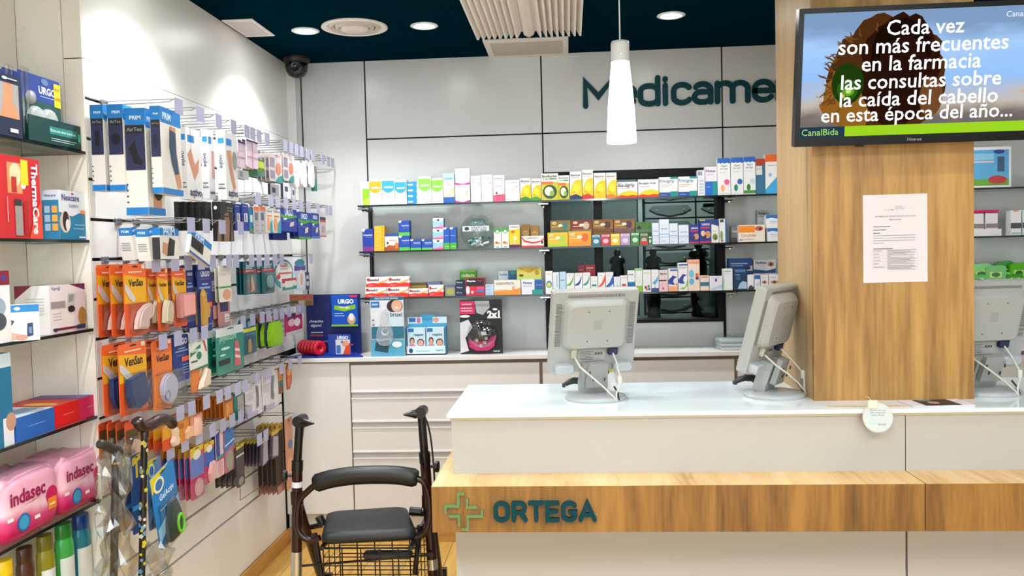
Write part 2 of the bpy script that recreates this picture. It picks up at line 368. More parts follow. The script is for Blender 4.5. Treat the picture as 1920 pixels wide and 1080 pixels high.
# pendant lamp over the counter
pb = onY(1167, 268, 3.1); ptop = onY(1162, 78, 3.1)
t = thing('pendant_lamp', 'white glowing conical glass pendant lamp hanging on a thin cord above the counter', 'lamp', (pb.x-.002, 3.1, 0))
zb, zt = pb.z, ptop.z; hh = zt-zb
MB().lathe([(.052, zb), (.053, zb+.01), (.047, zb+hh*.35), (.040, zb+hh*.58), (.034, zb+hh*.74), (.0325, zb+hh*.8)], emit('#FFFFFF', 2.4), 32, cap=False).build('shade', t)
MB().lathe([(.0325, zb+hh*.76), (.0328, zb+hh*.97), (.031, zt), (.004, zt)], M('#D8DADB', .35), 32).build('holder', t)
MB().tube([(0, 0, zt-.005), (0, 0, ZCEIL)], .0028, '#D5D5D5', 8).build('cord', t)
for a in (.5, 2.6, 4.7): MB().lathe([(.003, 0), (.003, .006)], CHROME, 8, o=(.033*math.cos(a), .033*math.sin(a)-.003, zb+hh*.86), ax='Y').build('screw', t)
l = bpy.data.lights.new('pendant_light', 'POINT'); l.energy = 6; l.shadow_soft_size = .04
o = bpy.data.objects.new('bulb', l); COL.objects.link(o); o.parent = t; o.location = (0, 0, zb-.03)
# ================================================================== BACK CABINETS
DOORW = M('#DEDCDA', .35, var=.015, scale=4)
def unit(name, label, x0, x1, kind):
    t = thing(name, label, 'cabinet', ((x0+x1)/2, 4.49, 0))
    a, b = x0-(x0+x1)/2, x1-(x0+x1)/2
    MB().box((a, -.11, .151), (b, .125, .952), '#8C7A6C').box((a, -.10, .077), (b, .12, .151), '#C9C6C0').build('body', t)
    if kind == 'door':
        MB().box((a+.002, -.13, .155), (b-.003, -.111, .945), DOORW, .0015).build('door', t)
    else:
        for z0, z1 in ((.797, .932), (.642, .757), (.484, .604), (.155, .445)):
            d = MB().box((a+.004, -.13, z0), (b-.012, -.111, z1), DOORW, .0015).build('drawer', t)
            if z0 > .2: MB().box((a+.004, -.134, z0-.006), (b-.012, -.110, z0+.002), M('#EFEFEF', .25)).build('rail', d)
            if z1 < .8: MB().box((a+.004, -.134, z1-.002), (b-.012, -.110, z1+.004), M('#E4E4E4', .25)).build('rail', d)
        for zc in (.777, .623, .4645): MB().box((a+.004, -.116, zc-.016), (b-.012, -.111, zc+.016), '#C4C2C0').build('recess', t)
    MB().box((a, -.112, 0), (b, -.098, .077), OAK_SKIRT).build('plinth', t)
    return t
unit('base_cabinet', 'tall plain white cabinet door unit in the corner under the worktop', XL+.004, -1.141, 'door')
unit('drawer_cabinet', 'white drawer unit with four wide drawers behind the walking frame', -1.141, -.150, 'drawers')
unit('drawer_cabinet', 'white drawer unit behind the first monitor', -.150, .828, 'drawers')
unit('drawer_cabinet', 'white drawer unit hidden mostly by the counter and oak column', .828, 1.8, 'drawers')
unit('drawer_cabinet', 'white drawer unit beyond the oak column', 1.8, 2.77, 'drawers')
tag(MB().box((XL+.006, 4.34, .952), (2.77, YB-.002, .973), M('#DEDBDA', .3), .001).build('worktop'), 'long thin white worktop along the back wall', 'worktop')
ZW = .973
# ------------------------------------------------------------------ glass shelves on the back wall
SZ = (1.755, 1.517, 1.276)
def shelf(z, x0, x1, label):
    t = thing('glass_shelf', label, 'shelf', ((x0+x1)/2, 4.51, z)); a = (x1-x0)/2
    MB().box((-a, -.108, -.008), (a, .10, 0), GLASS_SHELF).build('glass_sheet', t)
    MB().box((-a, -.11, -.0085), (a, -.108, .0005), GLASS_EDGE).box((-a-.002, -.11, -.0085), (-a, .10, .0005), GLASS_EDGE).box((a, -.11, -.0085), (a+.002, .10, .0005), GLASS_EDGE).build('polished_edge', t)
    for bx in (-1.062, -.126, .82, 1.77):
        if x0-.01 < bx < x1-.02 or (bx == .82 and x1 < .9):
            br_ = MB().box((bx-(x0+x1)/2-.012, -.07, -.028), (bx-(x0+x1)/2+.012, .10, -.009), '#0D0E0F', .004).build('bracket', t)
            MB().lathe([(.009, 0), (.009, .006)], CHROME, 12, o=(bx-(x0+x1)/2, -.05, -.034)).box((bx-(x0+x1)/2-.028, -.085, -.022), (bx-(x0+x1)/2+.028, -.068, -.012), CHROME, .003).build('clamp', br_)
for z, nm in zip(SZ, ('top', 'middle', 'bottom')):
    shelf(z, -1.081, .84, nm+' glass shelf of medicine boxes on the white back wall')
    shelf(z, .85, 2.6, nm+' glass shelf that runs on behind the oak column')
for bx in (-1.062, -.122, .816, 1.774):
    tag(MB().box((bx-.006, YB-.014, 1.0), (bx+.006, YB-.002, 1.75), BLACK).build('shelf_upright'), {-1.062: 'thin black shelf upright at the free end of the glass shelves', -.122: 'thin black shelf upright beside the dark window, behind the first monitor', .816: 'thin black shelf upright between the window and the oak column', 1.774: 'thin black shelf upright beyond the oak column'}[bx], 'shelf upright')
# ================================================================== COUNTER
ZC = .966
CX0, CX1, CSEAM = -.402, 2.6, 1.068
t = thing('service_counter', 'long white service counter with an oak ledge and glass top', 'counter', (0, 2.826, 0))
for a, b in ((CX0, CSEAM-.0015), (CSEAM+.0015, CX1)):
    MB().box((a, 0, .762), (b, .018, .948), CREAM).build('upper_panel', t)
    MB().box((a+.004, 0, .02), (b, .018, .615), CREAM).build('lower_panel', t)
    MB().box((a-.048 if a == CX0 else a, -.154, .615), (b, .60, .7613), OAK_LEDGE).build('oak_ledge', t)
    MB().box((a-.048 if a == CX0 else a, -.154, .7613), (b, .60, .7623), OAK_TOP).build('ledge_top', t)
MB().box((CX0, .018, .762), (CX1, .59, .945), CREAM).box((CX0+.004, .018, .02), (CX1, .59, .615), CREAM).build('carcass', t)
MB().box((CX0-.004, -.006, .944), (CX1, .60, .952), M('#C9BFA6', .4)).build('top_board', t)
GTOP = bpy.data.materials.new('milky_glass'); GTOP.use_nodes = True
gb = GTOP.node_tree.nodes['Principled BSDF']; gb.inputs['Base Color'].default_value = lin('#E4EFF3'); gb.inputs['Roughness'].default_value = .06; gb.inputs['Specular IOR Level'].default_value = .7
gn = GTOP.node_tree.nodes.new('ShaderNodeTexNoise'); gn.inputs['Scale'].default_value = 3; gm = GTOP.node_tree.nodes.new('ShaderNodeMapRange'); gm.inputs[3].default_value = .05; gm.inputs[4].default_value = .10
GTOP.node_tree.links.new(gn.outputs['Fac'], gm.inputs[0]); GTOP.node_tree.links.new(gm.outputs[0], gb.inputs['Roughness'])
tp = MB().box((CX0-.013, -.018, .953), (CX1, .605, ZC), GTOP, .001).build('glass_top', t)
# sign on the ledge: cross emblem and name
t = thing('counter_sign', 'green cross emblem and dark teal raised name on the oak ledge', 'sign', (0, 2.672, 0))
GRN = M('#5E7C48', .5)
def cpx(px, py): q = onY(780+px/3.483, 700+py/3.483, 2.668); return (q.x, q.z)
def arc(cx, cy, rx, ry, a0, a1, n=14): return [(cx+rx*math.cos(math.radians(a0+(a1-a0)*k/n)), cy+ry*math.sin(math.radians(a0+(a1-a0)*k/n))) for k in range(n+1)]
# rounded stroke alphabet: unit = capital height 1, x-height .74; value = (advance, strokes)
def rr_loop(x0, x1, y0, y1, r): return arc(x1-r, y1-r, r, r, 0, 90, 6)+arc(x0+r, y1-r, r, r, 90, 180, 6)+arc(x0+r, y0+r, r, r, 180, 270, 6)+arc(x1-r, y0+r, r, r, 270, 360, 6)
STROKE = {
 'M': (.86, [[(.08, 0), (.08, 1), (.43, .38), (.78, 1), (.78, 0)]]),
 'e': (.62, [[(.08, .38), (.54, .38), (.54, .48)]+arc(.31, .48, .23, .26, 0, 180)+[(.08, .26)]+arc(.31, .26, .23, .26, 180, 330)]),
 'd': (.64, [[(.54, 1.06), (.54, 0)], rr_loop(.08, .54, 0, .74, .21)]),
 'i': (.24, [[(.1, 0), (.1, .74)], [(.1, .98), (.1, 1.0)]]),
 'c': (.56, [arc(.3, .5, .22, .24, 30, 180)+arc(.3, .24, .22, .24, 180, 330)]),
 'a': (.60, [arc(.29, .5, .21, .24, 150, 90, 5)+arc(.29, .5, .21, .24, 90, 0, 8)+[(.5, 0)], [(.5, .42), (.24, .42)]+arc(.24, .21, .17, .21, 90, 270, 10)+[(.36, 0), (.5, .1)]]),
 'm': (.98, [[(.08, 0), (.08, .74)], arc(.28, .5, .2, .24, 170, 0)+[(.48, 0)], arc(.68, .5, .2, .24, 180, 0)+[(.88, 0)]]),
 'n': (.62, [[(.08, 0), (.08, .74)], arc(.3, .5, .22, .24, 170, 0)+[(.52, 0)]]),
 't': (.46, [[(.2, 1.0), (.2, .2)]+arc(.36, .18, .16, .18, 180, 270, 6), [(.04, .72), (.38, .72)]]),
 'o': (.62, [rr_loop(.08, .54, 0, .74, .22)]),
 's': (.54, [arc(.28, .54, .18, .2, 30, 270, 10)+arc(.28, .17, .19, .17, 90, -150, 10)]),
 'O': (.84, [rr_loop(.1, .74, 0, 1, .3)]),
 'R': (.80, [[(.1, 0), (.1, 1)], [(.1, 1), (.45, 1)]+arc(.45, .72, .24, .28, 90, -90, 10)+[(.1, .44)], [(.45, .44), (.72, 0)]]),
 'T': (.74, [[(.04, 1), (.70, 1)], [(.37, 1), (.37, 0)]]),
 'E': (.72, [[(.64, 1), (.1, 1), (.1, 0), (.64, 0)], [(.1, .5), (.58, .5)]]),
 'G': (.84, [arc(.42, .7, .32, .3, 30, 180, 10)+[(.1, .3)]+arc(.42, .3, .32, .3, 180, 360, 12)+[(.74, .46), (.46, .46)]]),
 'A': (.82, [[(.04, 0), (.41, 1), (.78, 0)], [(.16, .3), (.66, .3)]])}
CLOSED = {'d': 1, 'o': 0, 'O': 0}
def ribbon(mb, P, h, closed, dep, col):
    """flat band of half width h along the (x,z) path P, standing dep proud of the plane y=0"""
    n = len(P); L_ = []; R2 = []
    for k in range(n):
        a = Vector(P[k-1]) if (closed or k > 0) else None; b = Vector(P[k]); c = Vector(P[(k+1) % n]) if (closed or k < n-1) else None
        d1 = (b-a).normalized() if a is not None else (c-b).normalized(); d2 = (c-b).normalized() if c is not None else d1
        n1 = Vector((-d1.y, d1.x)); n2 = Vector((-d2.y, d2.x)); m_ = (n1+n2)
        m_ = m_.normalized() if m_.length > 1e-5 else n1
        w_ = h/max(.5, m_.dot(n1)); L_.append(b+m_*w_); R2.append(b-m_*w_)
    def V3(p, y): return Vector((p.x, y, p.y))
    m = n if closed else n-1; vs = []; fs = []
    for k in range(n): vs += [V3(L_[k], -dep), V3(R2[k], -dep), V3(L_[k], -.0004), V3(R2[k], -.0004)]
    for k in range(m):
        a = 4*k; b = 4*((k+1) % n); fs += [(a, b, b+1, a+1), (a+2, a+3, b+3, b+2), (a, a+2, b+2, b), (a+1, b+1, b+3, a+3)]
    if not closed:
        for e, sgn in ((0, -1), (n-1, 1)):   # half round ends
            d_ = (Vector(P[1])-Vector(P[0])).normalized() if e == 0 else (Vector(P[n-1])-Vector(P[n-2])).normalized()
            ang = math.atan2(d_.y*sgn, d_.x*sgn); cap = [(P[e][0]+h*math.cos(ang-math.pi/2+math.pi*q/8), P[e][1]+h*math.sin(ang-math.pi/2+math.pi*q/8)) for q in range(9)]
            mb.prism(cap, (Vector((0, -.0004, 0)), VX, VZ, -VY), dep-.0004, col)
    mb.add(vs, fs, col)
for path in ([(310, 785), (278, 785), (278, 865), (195, 865), (195, 905)], [(335, 820), (335, 872), (395, 872)],
             [(225, 930), (283, 930), (283, 990)], [(432, 895), (432, 930), (340, 930), (340, 1015), (308, 1015)]):
    mb = MB(); ribbon(mb, [cpx(*p) for p in path], .0042, False, .012, GRN); mb.build('cross_piece', t)
def letters3d(word, x0, x1, zbase, zcap, depth, col, parent, hw, gap=0.0):
    """raised rounded letters, one mesh each, between x0 and x1; hw = half stroke width (unit capital height)"""
    total = sum(STROKE[c][0]+gap for c in word)-gap; sx = (x1-x0)/total; sz = zcap-zbase; cur = 0
    for ch in word:
        adv, paths = STROKE[ch]; mb = MB()
        for pi, path in enumerate(paths):
            closed = CLOSED.get(ch, -1) == pi
            P = []
            for p in path:
                q = (x0+(cur+p[0])*sx, zbase+sz*(hw+p[1]*(1-2*hw)))
                if not P or abs(q[0]-P[-1][0])+abs(q[1]-P[-1][1]) > 1e-6: P.append(q)
            if closed and abs(P[0][0]-P[-1][0])+abs(P[0][1]-P[-1][1]) < 1e-6: P.pop()
            ribbon(mb, P, hw*sz, closed, depth-.0006*pi, col)
        cur += adv+gap; mb.build('letter', parent)
letters3d('ORTEGA', -.253, .065, .650, .7165, .014, M('#033A42', .6, spec=.15), t, .10, .12)
t = thing('wall_sign', 'large dark teal letters of a department sign high on the back wall', 'sign', (0, YB, 0))
letters3d('Medicamentos', .09, .09+(1.092-.09)*7.36/5.12, 2.243, 2.398, .012, M('#063A42', .55, spec=.15), t, .092)
# ================================================================== OAK COLUMN with screen
t = thing('oak_column', 'square oak clad column standing on the counter', 'column', (1.085, 3.215, ZC))
MB().box((-.263, -.245, 0), (.263, -.227, ZCEIL-ZC), OAK_V).build('front_board', t)
MB().box((-.263, -.2265, 0), (-.245, .245, ZCEIL-ZC), wood('oak_side', '#8F6E42', '#B59568', '#C8AA7C', (1, 1, .07), 13, 4)).build('side_board', t)
MB().box((.245, -.2265, 0), (.263, .245, ZCEIL-ZC), OAK_V).build('side_board', t)
MB().box((-.244, .22, 0), (.244, .245, ZCEIL-ZC), OAK_V).build('back_board', t)
# ================================================================== SCREEN on the column
tl = onY(1498.3, 17, 2.815); bl = onY(1488.6, 275.8, 2.895)
TVX0 = (tl.x+bl.x)/2; TVW = .762
V_ = (Vector((TVX0, tl.y, tl.z))-Vector((TVX0, bl.y, bl.z))); TVH = V_.length; V_.normalize(); N_ = -VX.cross(V_).normalized()*-1
N_ = VX.cross(V_).normalized()
O_ = Vector((TVX0, bl.y, bl.z))
t = thing('television', 'black flat screen on the oak column showing a message over curly hair', 'television', (TVX0+TVW/2, 2.9, bl.z))
def tl_(o): return o  # children are placed in world space through the parent offset
off = -Vector(t.location)
def TV(u, v, n): return O_+VX*u+V_*v+N_*n+off
def tvbox(name, u0, v0, u1, v1, n0, n1, c, par):
    mb = MB(); P = [TV(u, v, n) for n in (n0, n1) for u, v in ((u0, v0), (u1, v0), (u1, v1), (u0, v1))]
    mb.add(P, [(0, 3, 2, 1), (4, 5, 6, 7), (0, 1, 5, 4), (1, 2, 6, 5), (2, 3, 7, 6), (3, 0, 4, 7)], c); return mb.build(name, par)
TVB = M('#040505', .3, spec=.25)
tvbox('casing', 0, 0, TVW, TVH, -.035, -.001, TVB, t)
tvbox('casing_back', .12, .06, TVW-.12, TVH-.1, -.06, -.035, TVB, t)
bz = .016; bb = .030
bezel = MB()
for a in ((0, 0, TVW, bb), (0, TVH-bz, TVW, TVH), (0, bb, bz, TVH-bz), (TVW-bz, bb, TVW, TVH-bz)):
    P = [TV(u, v, n) for n in (-.001, .005) for u, v in ((a[0], a[1]), (a[2], a[1]), (a[2], a[3]), (a[0], a[3]))]
    bezel.add(P, [(0, 3, 2, 1), (4, 5, 6, 7), (0, 1, 5, 4), (1, 2, 6, 5), (2, 3, 7, 6), (3, 0, 4, 7)], TVB)
put_text(bezel, 'Hisense', (TV(0, 0, .005), VX, V_, N_), TVW/2, .014, .045, '#8A8C8E', .01)
bezel.build('bezel', t)
tvbox('wall_mount', .3, .12, .46, .30, -.11, -.06, '#15171A', t)
tvbox('sensor', .205, -.006, .225, 0, -.03, -.004, TVB, t)
# the picture
SW, SH = TVW-2*bz, TVH-bb-bz
SKY = bpy.data.materials.new('screen_sky'); SKY.use_nodes = True; nt = SKY.node_tree; nt.nodes.clear()
out = nt.nodes.new('ShaderNodeOutputMaterial'); em = nt.nodes.new('ShaderNodeEmission'); em.inputs[1].default_value = 1.15
tc = nt.nodes.new('ShaderNodeTexCoord'); sx = nt.nodes.new('ShaderNodeSeparateXYZ'); nz = nt.nodes.new('ShaderNodeTexNoise'); nz.inputs['Scale'].default_value = 5
ad = nt.nodes.new('ShaderNodeMath'); ad.operation = 'MULTIPLY_ADD'; ad.inputs[1].default_value = .25
cr = nt.nodes.new('ShaderNodeValToRGB'); cr.color_ramp.elements[0].position = .14; cr.color_ramp.elements[0].color = lin('#39424C')
cr.color_ramp.elements[1].position = 1.05; cr.color_ramp.elements[1].color = lin('#6C86A6')
for p, c in ((.26, '#6B625C'), (.42, '#A9A096'), (.58, '#7FA6D6'), (.85, '#8FB0D8')): e = cr.color_ramp.elements.new(p); e.color = lin(c)
nt.links.new(tc.outputs['Generated'], sx.inputs[0]); nt.links.new(tc.outputs['Generated'], nz.inputs['Vector']); nt.links.new(nz.outputs['Fac'], ad.inputs[0]); nt.links.new(sx.outputs[2], ad.inputs[2])
nt.links.new(ad.outputs[0], cr.inputs[0]); nt.links.new(cr.outputs[0], em.inputs[0]); nt.links.new(em.outputs[0], out.inputs[0])
SF = (TV(bz, bb, 0), VX, V_, N_)
sc_ = MB(); sc_.add([SF[0], SF[0]+VX*SW, SF[0]+VX*SW+V_*SH, SF[0]+V_*SH], [(0, 1, 2, 3)], SKY)
scr = sc_.build('screen', t)
pic = MB(); rnd = random.Random(3)
def curly(cx, cy, rx, ry, n, j): return [(cx+rx*math.cos(2*math.pi*k/n)*(1+rnd.uniform(-j, j)), cy+ry*math.sin(2*math.pi*k/n)*(1+rnd.uniform(-j, j))) for k in range(n)]
E1 = .9
items = [('p', curly(.37, .46, .25, .50, 52, .08), emit('#4A2A12', E1)), ('p', curly(.22, .30, .13, .26, 34, .18), emit('#8A5C20', E1)),
         ('p', curly(.42, .52, .17, .45, 40, .06), emit('#2A1208', E1)), ('p', curly(.42, .66, .13, .28, 30, .05), emit('#190A05', E1)),
         ('e', .20, .43, .07, .17, emit('#1C380A', E1)), ('e', .20, .38, .045, .09, emit('#2C5A10', E1)), ('e', .205, .37, .026, .04, emit('#5E9A2A', E1)), ('e', .205, .37, .012, .02, emit('#B8E070', E1)), ('e', .18, .33, .010, .014, emit('#D8B850', E1)),
         ('p', curly(.43, .46, .12, .34, 30, .06), emit('#241009', E1)), ('e', .56, .30, .05, .16, emit('#6E4426', E1))]
for k in range(26):
    a = rnd.uniform(1.6, 3.9); x0 = .33+.2*math.cos(a); y0 = .45+.42*math.sin(a)*.9; L_ = rnd.uniform(.03, .07); b = a+rnd.uniform(-.8, .8); pts = []
    for q in range(7): pts.append((x0+L_*q/6*math.cos(b)+.006*math.sin(q*1.9), y0+1.6*L_*q/6*math.sin(b)+.012*math.cos(q*1.9)))
    items.append(('p', pts+[(x-.004, y+.006) for x, y in reversed(pts)], emit('#6B421A', E1)))
items += [('r', 0, 0, .195, .083, emit('#22384A', E1)), ('r', .195, 0, 1, .083, emit('#8FC31F', 1.0))]
WT = emit('#FFFFFF', 1.15)
for s, u, v, wd in (('Cada vez', .515, .865, .325), ('son más frecuentes', .51, .725, .715), ('en la farmacia', .507, .585, .505),
                    ('las consultas sobre', .51, .44, .68), ('la caída del cabello', .505, .30, .675), ('en esta época del año...', .50, .158, .82)):
    items.append(('t', s, u, v, wd, WT, .008))
items += [('t', 'CanalBida', .088, .04, .16, emit('#9CCB6A', 1), .004), ('t', 'Canal', .885, .935, .075, emit('#D8E2EE', 1), .0), ('r', .925, .905, .996, .97, emit('#B9C9DC', 1)), ('t', 'bida', .96, .938, .055, emit('#5E7EA8', 1), .01)]
draw(pic, SF, SW, SH, items, .00012); pic.build('picture', scr)
# ================================================================== notice on the column
a, b = onY(1619, 366, 2.968), onY(1738.5, 528, 2.968)
t = thing('paper_notice', 'white printed data protection notice stuck on the oak column', 'paper', ((a.x+b.x)/2, 2.9695, b.z))
mb = MB(); W, H = .21, a.z-b.z; mb.box((-W/2, -.0006, 0), (W/2, 0, H), M('#CECACD', .6))
INK = '#55504F'; GR = '#8F898A'
it = [('t', '1 2 3', .37, .828, .075, '#C77A80'), ('t', 'dato', .455, .828, .06, INK), ('t', 'INFORMACION DE PROTECCION DE DATOS', .5, .752, .63, INK, .012), ('t', 'PERSONALES', .5, .714, .185, INK, .012)]
for k in range(4): it.append(('r', .50, .865-k*.011, .50+(.11, .12, .17, .13)[k], .8685-k*.011, GR))
for v, wd in ((.632, .27), (.596, .2), (.56, .11)): it.append(('r', .155, v, .155+wd, v+.008, INK))
for v, wd in ((.532, .66), (.503, .66), (.474, .66), (.446, .16)): it.append(('r', .155, v, .155+wd, v+.006, GR))
it.append(('r', .155, .382, .46, .389, INK))
for k in range(7): it.append(('r', .15, .374-k*.034, .84, .3755-k*.034, '#B5B0B1'))
for x in (.15, .365, .84): it.append(('r', x, .136, x+.002, .375, '#B5B0B1'))
for k in range(17): it.append(('r', .375, .363-k*.0135, .375+(.44, .36, .43, .30, .42, .05, .41)[k % 7], .368-k*.0135, GR))
for k in range(6): it.append(('r', .157, .36-k*.037, .157+(.13, .09, .1, .11, .08, .17)[k], .366-k*.037, GR))
draw(mb, (Vector((-W/2, -.0006, 0)), VX, VZ, -VY), W, H, it, .00006); mb.build('sheet', t)
# ================================================================== MONITORS seen from behind
PL = M('#9C9E9B', .42, var=.015); PL2 = M('#919390', .42, var=.015); PLB = M('#A8AEB1', .3)
def hull_panel(mb, prof, c):  # prof: list of (y, x0, x1, z0, z1, rad): rounded rectangle sections lofted along y
    rings = []
    for y, x0, x1, z0, z1, r in prof:
        P = []
        for cx, cz, a0 in ((x1-r, z1-r, 0), (x0+r, z1-r, 90), (x0+r, z0+r, 180), (x1-r, z0+r, 270)):
            for k in range(5):
                a = math.radians(a0+k*22.5); P.append(Vector((cx+r*math.cos(a), y, cz+r*math.sin(a))))
        rings.append(P)
    n = len(rings[0]); vs = [p for r_ in rings for p in r_]; fs = []
    for i in range(len(rings)-1):
        for k in range(n): fs.append((i*n+k, i*n+(k+1) % n, (i+1)*n+(k+1) % n, (i+1)*n+k))
    fs.append(tuple(range(n))); fs.append(tuple(range((len(rings)-1)*n, len(rings)*n))[::-1]); mb.add(vs, fs, c)
def monitor(loc, yaw, label, tilt=.27, lift=0.0, scan=True):
    """local: the back of the screen faces -Y (towards the shop)"""
    t = thing('monitor', label, 'monitor', loc, yaw, 'old light grey monitors on the counter')
    # stand: base disc, neck, hinge arms
    b = MB().lathe([(.108, 0), (.110, .006), (.106, .013), (.09, .017), (.04, .02), (.001, .02)], PLB, 40, cap=False).build('base', t)
    mb = MB(); mb.prism([(-.045, .014), (.045, .014), (.05, .045), (.042, .125), (-.042, .125), (-.05, .045)], (Vector((0, -.005, 0)), VX, VZ, VY), .045, PL)
    mb.build('neck', t, rot=(.32, 0, 0), loc=(0, .03, 0))
    mb = MB(); mb.prism([(-.04, 0), (.04, 0), (.032, .09), (-.032, .09)], (Vector((0, -.014, .05)), VX, VZ, VY), .02, PL2)
    mb.build('neck_cover', t, rot=(.32, 0, 0), loc=(0, .012, 0))
    for k, (a, z) in enumerate(((-.035, .105), (.034, .105), (-.02, .08), (.022, .078))):
        MB().box((a-.0016, -.003, z-.006), (a+.0016, .001, z+.006), '#1B1C1E').build('slot', t, loc=(0, -.012, 0), rot=(.32, 0, 0))
    # head
    h = bpy.data.objects.new('head', None); COL.objects.link(h); h.parent = t; h.location = (0, .045, .098); h.rotation_euler = (tilt, 0, 0)
    mb = MB(); hull_panel(mb, [(.032, -.157, .157, 0, .30, .006), (.026, -.160, .160, -.003, .303, .008), (.0, -.160, .160, -.003, .303, .008), (-.006, -.156, .156, .002, .299, .008)], PL)
    mb.build('screen_shell', t, loc=h.location, rot=h.rotation_euler)
    MB().box((-.143, .0322, .012), (.143, .0335, .288), M('#0B0D10', .15)).build('screen', t, loc=h.location, rot=h.rotation_euler)
    mb = MB(); hull_panel(mb, [(-.004, -.124, .124, .085, .278, .03), (-.016, -.120, .120, .088, .272, .03), (-.030, -.108, .108, .095, .262, .024), (-.036, -.100, .100, .10, .256, .02)], PL)
    bk = mb.build('back_housing', t, loc=h.location, rot=h.rotation_euler)
    for sx_, sz_ in ((-.035, .125), (.04, .125), (-.035, .235), (.04, .235)):
        MB().lathe([(.0024, 0), (.0024, -.0008)], '#2A2B2C', 8, o=(sx_, -.0361, sz_), ax='Y').build('screw_hole', bk)
    MB().box((-.014, -.0366, .168), (.014, -.0361, .203), PL2).build('cover_plate', bk)
    mb = MB()
    for k in range(34):   # ventilation slits down both sides and across the top
        z = .10+k*.0047
        for s_ in (-1, 1):
            x = s_*.136; mb.add([Vector((x-.011, -.0072, z)), Vector((x+.011, -.0072, z)), Vector((x+.011, -.0072, z+.0017)), Vector((x-.011, -.0072, z+.0017))], [(0, 1, 2, 3)], '#3E403E')
    for k in range(44):
        x = -.105+k*.0048; mb.add([Vector((x, -.0072, .279)), Vector((x+.0017, -.0072, .279)), Vector((x+.0017, -.0072, .289)), Vector((x, -.0072, .289))], [(0, 1, 2, 3)], '#3E403E')
    v = mb.build('vent_slits', t, loc=h.location, rot=h.rotation_euler); v['kind'] = 'stuff'
    lb = MB().box((-.055, -.0078, .038), (.045, -.0065, .082), '#A9AAA4'); fr_ = (Vector((-.055, -.0078, .038)), VX, VZ, -VY)
    draw(lb, fr_, .10, .044, [('r', .05, .8-k*.13, .05+(.5, .42, .55, .4, .5)[k % 5], .84-k*.13, '#5A5B58') for k in range(6)]+[('r', .62+.1*k, .55, .69+.1*k, .75, '#4A4B49') for k in range(3)], .0002)
    lb.build('rating_label', t, loc=h.location, rot=h.rotation_euler)
    for s_ in (-1, 1):
        mb = MB(); c = s_*.108; hull_panel(mb, [(-.004, c-.035, c+.035, .004, .034, .012), (-.03, c-.035, c+.035, .002, .034, .012), (-.036, c-.03, c+.03, .006, .03, .01)], PLB)
        mb.build('speaker_bar', t, loc=h.location, rot=h.rotation_euler)
    mb = MB().box((.052, -.026, .064), (.088, -.006, .092), '#15204A', .003); mb.build('video_plug', t, loc=h.location, rot=h.rotation_euler)
    MB().box((-.085, -.022, .055), (-.065, -.006, .09), '#B9B3A2', .003).build('power_plug', t, loc=h.location, rot=h.rotation_euler)
    def cable(pts, c, r): MB().tube(pts, r, c, 8).build('cable', t)
    cable([(.068, .0, .160), (.070, -.03, .13), (.066, -.07, .09), (.06, -.085, .06), (.045, -.092, .03), (.042, -.098, .004)], '#C9C6BE', .0032)
    cable([(-.075, .003, .152), (-.065, -.03, .12), (-.03, -.062, .085), (.005, -.085, .05), (.032, -.098, .02), (.042, -.10, .003)], '#C4BFB2', .0034)
    MB().lathe([(.008, -.014), (.0085, -.012), (.0085, .012), (.008, .014)], '#C9C6BE', 10, o=(.063, -.080, .075)).build('ferrite_bead', t)
    cable([(.048, -.06, .05), (.056, -.075, .03), (.052, -.095, .006)], '#0E0E10', .0035)
    bpy.data.objects.remove(h)
    return t
monitor((.085, 3.072, ZC), math.radians(17), 'light grey monitor on the counter in front of the dark window')
monitor((.715, 3.085, ZC), math.radians(56), 'light grey monitor turned edgewise against the oak column')
monitor((1.445, 3.09, ZC), math.radians(12), 'light grey monitor half hidden by the far side of the oak column')
def scanner(loc, rz, label):
    t = thing('barcode_scanner', label, 'scanner', loc, rz); t.scale = (.8, .8, .8)
    SC = M('#101418', .35)
    MB().tube([(-.075, 0, .034), (-.06, 0, .045), (-.035, 0, .052), (0, 0, .05), (.03, 0, .042), (.05, 0, .028)], [.010, .014, .016, .017, .015, .010], SC, 12).build('head', t)
    MB().tube([(.0, 0, .046), (.02, 0, .030), (.035, 0, .010), (.042, 0, .0)], [.013, .012, .014, .016], SC, 10).build('grip', t)
    MB().box((-.09, -.012, .022), (-.074, .012, .04), '#2E343A', .002).build('window', t)
scanner((.036, 3.235, ZC), math.radians(4), 'black handheld barcode scanner behind the first monitor')
scanner((.672, 3.245, ZC), math.radians(6), 'black handheld barcode scanner beside the edgewise monitor')
p = onZ(1148, 752, ZC)
t = thing('dispenser_bottle', 'small white bottle with a yellow cap behind the first monitor', 'bottle', (.145, 3.19, ZC))
MB().lathe([(.016, 0), (.017, .004), (.017, .06), (.012, .075), (.008, .08)], '#E6E8E8', 16).build('body', t)
MB().lathe([(.010, .08), (.010, .10), (.008, .103)], '#E5C94A', 14).build('cap', t)
